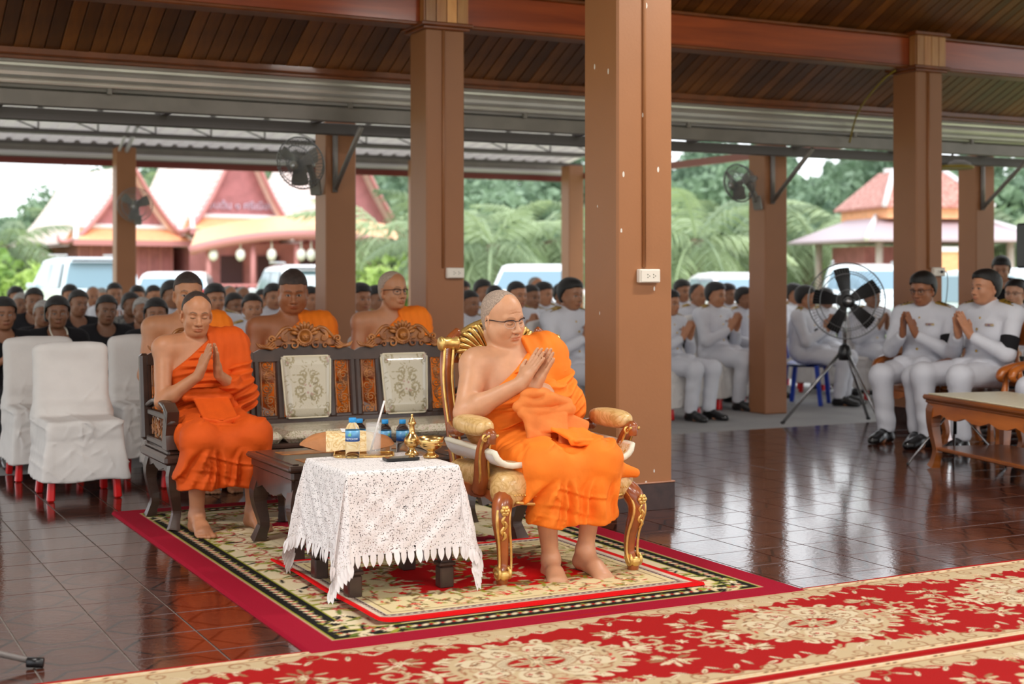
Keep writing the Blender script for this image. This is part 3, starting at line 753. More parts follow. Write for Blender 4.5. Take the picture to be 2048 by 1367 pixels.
def cloth_mat(name, col, rough=.75, var=.08, weave=.25, sheen=0.0):
    return pm(name, col, rough, var=var, vs=7, bump=weave, bs=38, sheen=sheen, spec=.3)
M_ROBE1 = cloth_mat('bright_orange_robe', srgb(246, 128, 34))
M_ROBE1B = cloth_mat('tan_orange_sash', srgb(226, 130, 62))
M_ROBE2 = cloth_mat('deep_orange_robe', srgb(208, 80, 8))
M_ROBE3 = cloth_mat('orange_robe', srgb(240, 122, 22))
M_WHITE = cloth_mat('white_uniform_drill', srgb(208, 209, 217), .8, .03, .15, 0)  # white greyed and blued: shade on the uniforms put into the base colour
M_BLACKC = cloth_mat('black_cloth', srgb(24, 22, 26), .85, .1, .2, 0)
M_GREYC = pm('grey_patterned_blouse', srgb(62, 62, 66), .8, col2=srgb(140, 138, 132), vs=40)
M_HAIRK = pm('black_hair', srgb(20, 16, 15), .5, var=.3, vs=60, bump=.6, bs=120)
M_HAIRG = pm('grey_hair', srgb(150, 146, 142), .6, var=.25, vs=60, bump=.6, bs=120)
M_STUBK = pm('shaven_black_stubble', srgb(58, 44, 38), .6, var=.3, vs=50, bump=.4, bs=300)
M_STUBG = pm('shaven_grey_stubble', srgb(150, 132, 118), .6, col2=srgb(190, 166, 148), vs=160, bump=.5, bs=300)
M_GOLDT = pm('gold_thread', srgb(196, 160, 62), .45, .5, col2=srgb(120, 88, 24), vs=60)
M_BTN = pm('gold_button', srgb(222, 180, 80), .25, .9)
M_SHOE = pm('black_shoe_leather', srgb(16, 15, 16), .3, coat=.3)
M_GLASSF = pm('dark_spectacle_frame', srgb(34, 20, 26), .3)
M_LENS = pm('spectacle_lens', (1, 1, 1), .02, trans=1.0, ior=1.05, alpha=.25)

def wob(X, Y, Z, s=1.0, ph=0.0):
    return (np.sin(17*s*X+9*s*Z+ph)*np.sin(13*s*Y-7*s*Z+1.3+ph)+.6*np.sin(31*s*Z+11*s*X-5*s*Y+2.1*ph))*.6
def finish(name, S, grid, mat, parent, it=1, colfn=None):
    V, Q = S.mesh(*grid)
    if it: V = smooth_mesh(V, Q, it)
    C = colfn(V) if colfn else None
    return link(name, npmesh(name, V, Q, True, C), mat, parent)

def torso_prims(S, P, e=0.0, k=.05, neck=True):
    zs = P['zs']; b = P.get('belly', 1.0); ch = P['chest']; hp = P['hip']; g = P.get('w', 1.0)
    S.ell((hp[0], hp[1], hp[2]), (.165*g+e, .125+e, .115+e), k)
    m = (np.array(hp)*.45+np.array(ch)*.55); S.ell((m[0], m[1]-.025*(b-1)*4, m[2]-.02), (.150*g*(.7+.3*b)+e, .108*b+e, .15+e), k)
    S.ell(ch, (.165*g+e, .108*(.6+.4*b)+e, .155+e), k)
    sl, sr = np.array(P['shL']), np.array(P['shR'])
    S.cone(sl*.85+sr*.15, sr*.85+sl*.15, .062+e, .062+e, .05)
    nb = (sl+sr)/2+np.array((0, .0, .03)); hd = np.array(P['head'])
    S.cone(sl*.6+nb*.4, nb+np.array((0, 0, .015)), .045+e*.7, .045+e*.7, .05); S.cone(sr*.6+nb*.4, nb+np.array((0, 0, .015)), .045+e*.7, .045+e*.7, .05)
    if neck:
        hr = np.asarray(P['hR']); nt_ = hd+hr @ np.array((0, .028, -.075), np.float32)*P.get('hs', 1)
        S.cone(nb-np.array((0, -.01, .02)), nt_, .060*P.get('nk', 1), .052*P.get('nk', 1), .03)

def monk_body(P, root):
    S = SDF(); torso_prims(S, P)
    for s in 'RL': arm_sdf(S, P['sh'+s], P['el'+s], P['wr'+s], P.get('ag', 1))
    if P.get('legs', 1):
        for s in 'RL':
            sx = -1 if s == 'R' else 1
            leg_sdf(S, (P['hip'][0]+sx*.09, P['hip'][1]-.02, P['hip'][2]-.02), P['kn'+s], P['an'+s])
            td = P['toe'+s]; ball, d, w = foot_sdf(S, P['an'+s], td, tilt=P.get('tilt'+s, 0)); toes_sdf(S, ball, d, w, -sx)
    head_sdf(S, P['hR'], P['head'], P.get('hs', 1), P.get('fat', 1), wrinkle=P.get('wr', 0), nose=P.get('nose', 1), jaw=P.get('jaw', 1))
    if P.get('hands', 'wai') == 'wai':
        d = np.array(P['hd'], float); ax_ = np.array(P.get('hx', (1, 0, 0)), float)
        hand_sdf(S, P['wrR'], d+ax_*P.get('hin', .12), -ax_, P.get('thR', -1), curl=-.03, spread=P.get('spr', .08)); hand_sdf(S, P['wrL'], d-ax_*P.get('hin', .12), ax_, -P.get('thR', -1), curl=-.03, spread=P.get('spr', .08))
    else:
        hand_sdf(S, P['wrR'], (.5, -.6, -.25), (0, -.3, 1), 1, curl=.15); hand_sdf(S, P['wrL'], (-.5, -.6, -.25), (0, -.3, 1), -1, curl=.15)
    h = P['head']; w0 = np.minimum(P['wrR'], P['wrL']); w1 = np.maximum(P['wrR'], P['wrL']); r = P.get('res', 1.0)
    hz = (w0[2]-.02, w1[2]+.2); fx = (min(h[0]-.105, w0[0]-.06), max(h[0]+.105, w1[0]+.06)); f = .0036*r; c = .0095*r
    wai = P.get('hands', 'wai') == 'wai'
    fines_z = [(h[2]-.135, h[2]+.135, f)]+([(hz[0], hz[1], .005*r)] if wai else [])
    fines_y = [(h[1]-.125, h[1]+.12, f)]+([(w0[1]-.16, w1[1]+.04, .005*r)] if wai else [])
    if P.get('legs', 1) and P.get('feet', 1): fines_z.append((-.01, .05, .005*r)); fines_y.append((-.60, -.42, .006*r))
    grid = (axis(-.40, .40, c, [(fx[0], fx[1], f), (-.2, .2, .0065*r)] if P.get('feet', 1) else [(fx[0], fx[1], f)]), axis(-.72, .32, c, fines_y), axis(-.01 if P.get('legs', 1) else .3, h[2]+.15, c, fines_z))
    sk = np.array(P['skin'], np.float32)
    def cf(V):
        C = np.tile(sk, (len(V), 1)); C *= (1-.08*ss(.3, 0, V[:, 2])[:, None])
        return head_paint(V, C, P['hR'], P['head'], P.get('hs', 1), sk*np.array((.82, .52, .5)), sk*.22 if not P.get('greybrow') else sk*.62, P.get('eyes', 'closed'))
    b = finish('body', S, grid, M_SKIN, root, 1, cf)
    return b
def hair_mesh(P, root, mat, thick, line, style, res=.0045, name='hair'):
    S = SDF(); hair_sdf(S, P['hR'], P['head'], P.get('hs', 1), thick, line, style); h = P['head']; m = .17*P.get('hs', 1)
    return finish(name, S, (axis(h[0]-m, h[0]+m, res), axis(h[1]-m, h[1]+m, res), axis(h[2]-m, h[2]+m, res)), mat, root, 1)
def spectacles(P, root, half=True, mat=None, lens=True):
    R = Matrix([list(map(float, r)) for r in P['hR']]).to_4x4(); R.translation = Vector([float(x) for x in P['head']]); s = P.get('hs', 1)
    t = link('spectacles', (lambda mb: mb.mesh('spectacles'))(specs_mb(s, half)), mat or M_GLASSF, root); t.matrix_local = R
    rim = MB()
    for sx in (-1, 1):
        pts = [Vector((sx*.033+.0225*math.cos(a)*1.0, -.0985+.006*abs(math.cos(a)*.0+0)+(.35*abs(sx*.033+.0225*math.cos(a))**2/.05), -.010+.0175*math.sin(a)))*s for a in [2*math.pi*i/24 for i in range(24)]]
        rim.tube(pts, .0007*s, 5, 1, closed=True)
    link('rim', rim.mesh('rim'), pm('clear_rim', (.75, .72, .68), .2), t)
    return t
def specs_mb(s, half):
    m = MB(); yf = lambda x: -.0985+.35*x*x/.05
    for sx in (-1, 1):
        m.tube([Vector((sx*x, yf(x), z))*s for x, z in ((.0095, .001), (.018, .0068), (.034, .0085), (.050, .0065), (.0575, .002))], [.0016*s, .0024*s, .0026*s, .0026*s, .0022*s], 6, 4)
        m.tube([Vector((sx*.0575, yf(.0575), .003))*s, Vector((sx*.070, -.066, .003))*s, Vector((sx*.0775, -.02, .001))*s, Vector((sx*.0795, .012, -.004))*s, Vector((sx*.078, .03, -.02))*s], [.0022*s, .002*s, .0018*s], 6, 4)
        if not half:
            m.tube([Vector((sx*.033+.0225*math.cos(a), yf(abs(sx*.033+.0225*math.cos(a))), -.010+.0175*math.sin(a)))*s for a in [2*math.pi*i/20 for i in range(20)]], .0016*s, 5, closed=True)
    m.tube([Vector((-.0105, yf(.0105), .0015))*s, Vector((0, yf(0)-.002, .0045))*s, Vector((.0105, yf(.0105), .0015))*s], .0015*s, 6, 4)
    return m

def robe(P, root, mat, foldn=1.0):
    """wrap leaving the right shoulder bare, with sleeve over the left arm and skirt to the shins"""
    zs = P['zs']; S = SDF(); torso_prims(S, P, .016, neck=False)
    a = P.get('ag', 1); el = np.array(P['elL']); wr = np.array(P['wrL']); sh = np.array(P['shL'])
    S.ell(sh, (.080*a, .080*a, .075*a), .05); S.cone(sh, el, .074*a, .068*a, .04); S.cone(el, el*.5+wr*.5, .066*a, .056*a, .03); S.ell(el+np.array((.01, .02, -.015)), (.075*a, .07*a, .075*a), .04)
    hp = np.array(P['hip'])
    if P.get('legs', 1):
        for s in 'RL':
            sx = -1 if s == 'R' else 1; kn = np.array(P['kn'+s]); an = np.array(P['an'+s]); hi = hp+np.array((sx*.085, -.02, -.03)); lo = kn*.42+an*.58+np.array((sx*.01, -.015, 0))
            S.cone(hi, kn, .128, .084, .06); S.cone(kn, lo, .084, .082, .05); S.cone(lo, an*1.0+np.array((sx*.012, -.01, .05)), .082, .086, .04)
        kR, kL = np.array(P['knR']), np.array(P['knL'])
        S.cone(kR*.5+kL*.5+np.array((0, .02, -.04)), kR*.5+kL*.5+np.array((0, .05, -.28)), .075, .09, .08)
        S.cone(hp+np.array((0, -.1, -.02)), kR*.5+kL*.5+np.array((0, .06, -.02)), .10, .075, .06)
        for x in P.get('robe_extra', []): S.cone(*x)
    # folds: long tapering ridges laid over the cloth
    hem = P.get('hem', .235); fr = random.Random(P.get('seed', 3)); FT, FL, FS = [], [], []
    sh_, hp_ = np.array(P['shL']), np.array(P['hip'])
    for i in range(15):                                   # across the chest, right side up to the left shoulder
        t = i/14; z0 = zs+.10+.36*t+fr.uniform(-.012, .012); FT.append((-.20, z0, sh_[0]-.03-.10*fr.random(), sh_[2]-.30+.27*t+fr.uniform(-.03, .03), fr.uniform(.006, .011), fr.uniform(.004, .008)*(1 if fr.random() < .8 else .4)))
    for i in range(7): FT.append((sh_[0]+.12, sh_[2]-.02-.045*i, sh_[0]-.08, sh_[2]-.10-.05*i+fr.uniform(-.02, .02), fr.uniform(.007, .012), fr.uniform(.004, .008)))
    for i in range(12):                                   # from the waist over the lap (seen from above: x, y)
        x = -.2+.4*i/11; FL.append((x*.55+fr.uniform(-.02, .02), -.12, x+fr.uniform(-.05, .05), -.40, fr.uniform(.008, .014), fr.uniform(.003, .007)))
    for i in range(5): FL.append((-.24+fr.uniform(-.02, .02), -.08-.06*i, .02+fr.uniform(-.05, .05), -.16-.06*i, fr.uniform(.007, .012), fr.uniform(.003, .006)))
    for i in range(13):                                   # down the shins (x, z)
        x = -.25+.5*i/12; FS.append((x*.75+fr.uniform(-.03, .03), zs+.0, x+fr.uniform(-.05, .03)-.03, hem-.02, fr.uniform(.008, .016), fr.uniform(.004, .010)))
    for i in range(6): FS.append((-.22+fr.uniform(-.04, .1), zs-.03-.03*i, .1+fr.uniform(-.1, .1), zs-.10-.03*i, fr.uniform(.006, .010), fr.uniform(.002, .005)))
    def ridge(A_, B_, L):
        D_ = 0
        for x0, y0, x1, y1, w, amp in L:
            dx, dy = x1-x0, y1-y0; l2 = dx*dx+dy*dy; t = ((A_-x0)*dx+(B_-y0)*dy)/l2; d = ((A_-x0)*dy-(B_-y0)*dx)/math.sqrt(l2)+.006*np.sin(t*7+x0*40)
            env = np.clip(t, 0, 1); env = (4*env*(1-env))**.5*((t > 0) & (t < 1))
            D_ = D_+amp*env*(-np.exp(-(d/w)**2)+.8*np.exp(-((d-2.1*w)/w)**2))
        return D_
    def folds(X, Y, Z):
        up = ss(zs+.10, zs+.16, Z); lap = (1-up)*ss(zs-.05, zs+.03, Z); lo = 1-np.clip(up+lap, 0, 1)
        w1 = wob(X, Y, Z, 1.0)
        return foldn*(up*ridge(X, Z, FT)+lap*ridge(X, Y, FL)+lo*ridge(X, Z, FS)+.0016*wob(X, Y, Z, 2.3)+lo*.006*np.sin(X*2*math.pi/.12+w1+5*Y)*ss(zs-.05, hem, Z))
    S.func(folds, op='d')
    sl, sr = np.array(P['shL']), np.array(P['shR']); nb = (sl+sr)/2
    A = np.array((sr[0]+.01, sr[1], sr[2]-.135)); B = np.array((nb[0]+P.get('nl', .055), nb[1], nb[2]+.055)); n = np.array((-(B[2]-A[2]), .0, B[0]-A[0]))
    S.plane(A, n, .006)
    if P.get('legs', 1):
        sl_ = P.get('hemslope', 0.0)
        S.func(lambda X, Y, Z: (hem+sl_*X+.008*np.sin(X*34+1)-Z)+0*Y, .006)
    r = P.get('res', 1.0); c = .0062*r
    return finish('robe', S, (axis(-.42, .48, c), axis(-.66, .33, c), axis(.15 if P.get('legs', 1) else .3, P['head'][2], c)), mat, root, 1)
def shoulder_cloth(P, root, mat, lo, w=.10):
    S = SDF(); torso_prims(S, P, .027, neck=False); sh = np.array(P['shL']); a = P.get('ag', 1)
    S.ell(sh, (.086*a, .084*a, .086*a), .05); S.cone(sh, np.array(P['elL'])*.35+sh*.65, .083*a, .08*a, .04)
    nb = (np.array(P['shL'])+np.array(P['shR']))/2; x0 = nb[0]+P.get('nl', .055)-.012
    S.plane((x0, 0, nb[2]), (-1, 0, -.28), .004); S.plane((sh[0]+.055, 0, sh[2]), (1, 0, .22), .004); S.plane((0, 0, lo), (.12, 0, -1), .004)
    def folds(X, Y, Z): return .0022*np.sin(X*2*math.pi/.05+1.5*wob(X, Y, Z))
    S.func(folds, op='d'); r = P.get('res', 1.0); c = .0075*r
    return finish('shoulder_cloth', S, (axis(-.1, .42, c), axis(-.4, .33, c), axis(lo-.03, P['head'][2], c)), mat, root, 1)

HEROES = {}
def monk(label, u, v, P, mat, stub, thick=.0035, line=.064, style='short', zfloor=0.0, rz=TH, loc=None):
    t = thing('person', label, 'person', loc if loc is not None else W(u, v, zfloor), rz)
    P['hR'] = rotm(*P['hrot'])
    monk_body(P, t); hair_mesh(P, t, stub, thick, line, style)
    rb = robe(P, t, mat, P.get('foldn', 1.0))
    shoulder_cloth(P, t, mat, P.get('sclo', P['zs']+.25))
    return t, rb

# ---- the monk on the gold chair
zs = .45
P1 = dict(zs=zs, hip=(0, .03, .545), chest=(-.045, .075, .80), belly=1.28, w=1.08, ag=1.22, foldn=2.0, shR=(-.225, .085, .900), shL=(.14, .095, .93), elR=(-.325, -.02, .70), elL=(.185, -.0, .715), wrR=(-.140, -.185, .830), wrL=(-.078, -.20, .82),
          hd=(.36, -.36, .86), hx=(.86, .30, -.42), hin=.10, thR=-1, knR=(-.135, -.39, .50), knL=(.14, -.39, .51), anR=(-.045, -.285, .085), anL=(.115, -.30, .115), toeR=(-.3, -.95), toeL=(.05, -1), tiltL=.03,
          head=(-.088, .085, 1.108), hrot=(10, -6, 14), hs=1.02, fat=1.2, jaw=1.2, nk=1.25, wr=1, nose=1.0, skin=srgb(206, 152, 116), greybrow=1, eyes='closed', sclo=.70, nl=.065,
          robe_extra=[((.12, -.30, .50), (.30, -.18, .475), .07, .035, .06), ((.15, -.34, .49), (.315, -.385, .445), .055, .022, .05), ((.15, -.30, .48), (.30, -.28, .46), .05, .03, .05), ((-.12, -.3, .5), (-.2, -.2, .50), .09, .06, .06)], hem=.245, hemslope=.0)
m1, m1r = monk('seated monk with spectacles in a bright orange robe, palms joined, on the gold armchair', 2.975, 5.60, P1, M_ROBE1, M_STUBG, .0020, .078, 'recede')
spectacles(P1, m1)
S = SDF()
S.cone((-.155, -.195, .735), (-.02, -.235, .765), .026, .030, .015); S.cone((-.02, -.235, .765), (.075, -.215, .745), .030, .024, .015); S.ell((-.075, -.205, .79), (.075, .045, .03), .005); S.ell((-.125, -.205, .755), (.032, .03, .028), .012)
S.cone((-.135, -.21, .71), (.075, -.235, .715), .030, .028, .003)
S.box((-.085, -.237, .655), (.062, .016, .06), .014, .003, R=rotm(-16, 0, 8)); S.box((-.02, -.252, .665), (.07, .013, .045), .012, .003, R=rotm(-18, 0, -12)); S.box((.075, -.245, .655), (.085, .014, .042), .012, .003, R=rotm(-16, 22, -6))
S.box((.035, -.268, .60), (.034, .011, .05), .010, .002, R=rotm(-28, 12, 0)); S.cone((-.14, -.225, .70), (-.105, -.245, .605), .018, .010, .012)
S.func(lambda X, Y, Z: .0012*np.sin((X*.45+Z)*2*math.pi/.06+2.2*wob(X, Y, Z))+.0006*wob(X, Y, Z, 3), op='d')
finish('sash', S, (axis(-.23, .22, .0045), axis(-.33, -.12, .0045), axis(.5, .84, .004)), M_ROBE1B, m1, 1)
S = SDF()
S.box((.055, -.285, .628), (.085, .0085, .115), .007, .006, R=rotm(-74, 0, 16)); S.cone((.0, -.385, .600), (.165, -.405, .590), .013, .013, .006); S.cone((.0, -.39, .588), (.165, -.41, .578), .010, .010, .002)
S.func(lambda X, Y, Z: .0015*np.sin((X-.3*Y)*2*math.pi/.055)+0*Z, op='d')
finish('robe_flap', S, (axis(-.1, .24, .005), axis(-.47, -.14, .005), axis(.5, .72, .004)), M_ROBE1, m1, 1)

# ---- the monk on the bench
P2 = dict(zs=.43, hip=(0, .03, .52), chest=(-.01, .045, .78), belly=1.02, w=1.0, ag=1.0, foldn=1.7, shR=(-.195, .045, .905), shL=(.185, .05, .915), elR=(-.225, -.07, .635), elL=(.20, -.05, .66), wrR=(-.074, -.205, .775), wrL=(.030, -.205, .775),
          hd=(0.02, -.42, .90), hx=(1, 0, 0), hin=.25, thR=-1, knR=(-.13, -.42, .47), knL=(.15, -.42, .48), anR=(-.125, -.36, .085), anL=(.17, -.34, .085), toeR=(-.02, -1), toeL=(.1, -1),
          head=(-.028, .012, 1.085), hrot=(9, 2, -6), hs=.965, fat=.96, jaw=.98, nk=.98, nose=1.03, skin=srgb(186, 128, 92), eyes='closed', sclo=.72, nl=.05, hem=.225)
m2, m2r = monk('seated monk in a deep orange robe with joined palms on the carved bench', 1.985, 7.40, P2, M_ROBE2, M_STUBK, .0024, .066, 'recede')
S = SDF(); S.cone((-.12, -.135, .66), (.10, -.135, .655), .024, .024, .01); S.cone((-.12, -.125, .685), (.10, -.125, .69), .014, .014, .008)
S.cone((.10, -.12, .66), (.165, -.11, .56), .026, .02, .01)
S.box((.005, -.240, .604), (.092, .0085, .120), .007, .004, R=rotm(-64, 0, 0)); S.cone((-.085, -.335, .566), (.0, -.365, .545), .010, .010, .004); S.cone((.0, -.365, .545), (.098, -.335, .566), .010, .010, .004); S.cone((-.085, -.335, .552), (.0, -.368, .531), .008, .008, .002); S.cone((.0, -.368, .531), (.098, -.335, .552), .008, .008, .002)
S.func(lambda X, Y, Z: .0016*np.sin((X)*2*math.pi/.06+2*wob(X, Y, Z)), op='d')
finish('waist_roll', S, (axis(-.18, .22, .006), axis(-.42, -.06, .006), axis(.42, .74, .006)), M_ROBE2, m2, 1)

# ---- three monks on the covered chairs behind the bench
def back_monk(label, px, ytop, v, over, mat, stub, line, style):
    k = (px-CX)/F; Y = v/(CS-k*SN); z = HC-(ytop-HY)*Y/F; loc = Vector((k*Y, Y, 0))
    sc = z/1.235
    P = dict(zs=.43, hip=(0, .03, .52), chest=(0, .045, .79), belly=1.05, w=1.0, ag=1.02, shR=(-.20, .045, .905), shL=(.195, .05, .905), elR=(-.25, .0, .63), elL=(.25, -.0, .64), wrR=(-.11, -.22, .57), wrL=(.10, -.22, .57), hands='lap',
             knR=(-.14, -.42, .47), knL=(.14, -.42, .47), anR=(-.10, -.36, .085), anL=(.10, -.36, .085), toeR=(0, -1), toeL=(0, -1), head=(0, .0, 1.105), hrot=(2, 0, 0), eyes='open', skin=srgb(178, 122, 86), res=1.25, hem=.2, sclo=.70, feet=0)
    P.update(over)
    t, rb = monk(label, 0, 0, P, mat, stub, .004, line, style, loc=loc); t.scale = (sc, sc, sc); return t
back_monk('monk with black stubbled hair half hidden behind the monk on the bench', 376, 541, 8.86, dict(hrot=(4, 0, -8), skin=srgb(182, 126, 90), w=1.05, hs=1.02, anR=(.0, -.34, .085), anL=(.14, -.36, .085)), M_ROBE3, M_STUBK, .062, 'short')
back_monk('heavy-set young monk looking down, in the middle behind the bench', 586, 537, 8.86, dict(hrot=(14, 0, -16), fat=1.18, jaw=1.2, nk=1.25, hs=1.05, belly=1.2, w=1.1, skin=srgb(158, 100, 66), shR=(-.215, .045, .885), shL=(.21, .05, .885)), M_ROBE3, M_STUBK, .056, 'short')
mk5 = back_monk('older monk with spectacles looking right, behind the right end of the bench', 786, 538, 8.9, dict(hrot=(0, 0, 14), fat=.92, hs=.98, skin=srgb(184, 128, 92)), M_ROBE3, M_STUBG, .064, 'recede')
spectacles(dict(hR=rotm(0, 0, 14), head=(0, 0, 1.105), hs=.98), mk5, half=False)
# ------------------------------------------------------------------ pattern drawing for carpets and upholstery
class Paint:
    def __init__(s, A, B, step, col):
        s.A, s.B, s.st = A, B, step; s.nx = int(A/step)+1; s.ny = int(B/step)+1
        s.x = np.linspace(0, A, s.nx, dtype=np.float32); s.y = np.linspace(0, B, s.ny, dtype=np.float32)
        s.I = np.tile(np.array(col, np.float32), (s.nx, s.ny, 1))
    def win(s, x0, x1, y0, y1):
        i0, i1 = np.searchsorted(s.x, (x0, x1)); j0, j1 = np.searchsorted(s.y, (y0, y1)); return i0, i1, j0, j1, s.x[i0:i1][:, None], s.y[j0:j1][None, :]
    def mask(s, i, m, col):
        i0, i1, j0, j1 = i; a = s.I[i0:i1, j0:j1]; m = np.clip(m, 0, 1)[..., None]; a[:] = a*(1-m)+np.array(col, np.float32)*m
    def disc(s, x, y, r, col, ry=None, rot=0.0):
        ry = ry or r; R = max(r, ry)+.004; i0, i1, j0, j1, X, Y = s.win(x-R, x+R, y-R, y+R)
        if i1 <= i0 or j1 <= j0: return
        c, sn = math.cos(rot), math.sin(rot); u = (X-x)*c+(Y-y)*sn; v = -(X-x)*sn+(Y-y)*c
        d = (np.sqrt((u/r)**2+(v/ry)**2)-1)*min(r, ry); s.mask((i0, i1, j0, j1), .5-d/s.st, col)
    def flower(s, x, y, r, col, n=5, rot=0.0, deep=.3):
        R = r*1.1+.004; i0, i1, j0, j1, X, Y = s.win(x-R, x+R, y-R, y+R)
        if i1 <= i0 or j1 <= j0: return
        a = np.arctan2(Y-y, X-x); d = np.sqrt((X-x)**2+(Y-y)**2)-r*(1-deep+deep*np.cos(n*a+rot)); s.mask((i0, i1, j0, j1), .5-d/s.st, col)
    def curve(s, P, w, col):
        """stroke; w number or (start, end)"""
        n = len(P); w = (w, w) if not hasattr(w, '__len__') else w
        for k in range(n-1):
            (ax, ay), (bx, by) = P[k], P[k+1]; ww = w[0]+(w[1]-w[0])*k/max(1, n-2); R = ww+.004
            i0, i1, j0, j1, X, Y = s.win(min(ax, bx)-R, max(ax, bx)+R, min(ay, by)-R, max(ay, by)+R)
            if i1 <= i0 or j1 <= j0: continue
            dx, dy = bx-ax, by-ay; l2 = dx*dx+dy*dy+1e-9; t = np.clip(((X-ax)*dx+(Y-ay)*dy)/l2, 0, 1); d = np.sqrt((X-ax-t*dx)**2+(Y-ay-t*dy)**2)-ww
            s.mask((i0, i1, j0, j1), .5-d/s.st, col)
    def leaf(s, x, y, ang, L, w, col, vein=None):
        c, sn = math.cos(ang), math.sin(ang); P = [(x+c*L*t, y+sn*L*t) for t in (0, .25, .5, .75, 1)]
        for k, ww in enumerate((.35, .9, 1, .7)): s.curve(P[k:k+2], w*ww, col)
        if vein is not None: s.curve(P[:4], w*.18+.0006, vein)
    def spiral(s, x, y, r, a0, turns, w, col, dirn=1, n=16):
        P = [(x+r*(1-.85*t/n)*math.cos(a0+dirn*turns*6.283*t/n), y+r*(1-.85*t/n)*math.sin(a0+dirn*turns*6.283*t/n)) for t in range(n+1)]; s.curve(P, (w, w*.5), col); return P
    def acanthus(s, x, y, r, a0, dirn, c1, c2):
        """scroll with leaf lobes"""
        n = 14
        for t in range(n):
            a = a0+dirn*1.15*6.283*t/n; q = r*(1-.8*t/n); s.leaf(x+q*math.cos(a), y+q*math.sin(a), a-dirn*.7+.3, r*(.42-.018*t), r*.13, c1)
        s.spiral(x, y, r, a0, 1.15, r*.13, c1, dirn); s.spiral(x, y, r*.96, a0, 1.15, r*.03, c2, dirn)
    def mesh(s, name, z=.012, lift=None):
        Z = np.full((s.nx, s.ny), z, np.float32); Z[0] = Z[-1] = 0; Z[:, 0] = Z[:, -1] = 0
        if lift is not None: Z += lift(s.x[:, None], s.y[None, :])
        V = np.stack([np.repeat(s.x, s.ny), np.tile(s.y, s.nx), Z.ravel()], 1)
        i, j = np.meshgrid(np.arange(s.nx-1), np.arange(s.ny-1), indexing='ij'); b = (i*s.ny+j).ravel(); Q = np.stack([b, b+s.ny, b+s.ny+1, b+1], 1)
        return npmesh(name, V, Q, True, s.I.reshape(-1, 3))
# ------------------------------------------------------------------ guests: officers in white, women in black
def skin_crowd():
    m = skin_mat('skin_crowd'); nt = m.node_tree
    hs = [n for n in nt.nodes if n.type == 'HUE_SAT'][0]; b = nt.nodes['Principled BSDF']; oi = [n for n in nt.nodes if n.type == 'OBJECT_INFO'][0]
    mr = nt.nodes.new('ShaderNodeMapRange'); mr.inputs[3].default_value = .62; mr.inputs[4].default_value = 1.12; lk(nt, oi.outputs['Random'], mr.inputs[0])
    h2 = nt.nodes.new('ShaderNodeHueSaturation'); lk(nt, hs.outputs[0], h2.inputs['Color']); lk(nt, mr.outputs[0], h2.inputs['Value']); lk(nt, h2.outputs[0], b.inputs['Base Color'])
    return m
M_SKINC = skin_crowd()
def guest_pose(**kw):
    P = dict(zs=.44, hip=(0, .03, .53), chest=(0, .05, .79), belly=1.0, w=.98, ag=1.0, shR=(-.19, .045, .90), shL=(.19, .045, .90), elR=(-.225, -.06, .645), elL=(.225, -.06, .645), wrR=(-.055, -.215, .77), wrL=(.045, -.215, .77),
             hd=(0, -.42, .9), hx=(1, 0, 0), hin=.22, thR=-1, knR=(-.12, -.42, .48), knL=(.13, -.42, .48), anR=(-.11, -.36, .09), anL=(.13, -.37, .09), toeR=(-.1, -1), toeL=(.15, -1), head=(0, .0, 1.095), hrot=(4, 0, 0), hs=.98, skin=srgb(176, 122, 90), eyes='open', res=1.7)
    P.update(kw); P['hR'] = rotm(*P['hrot']); return P
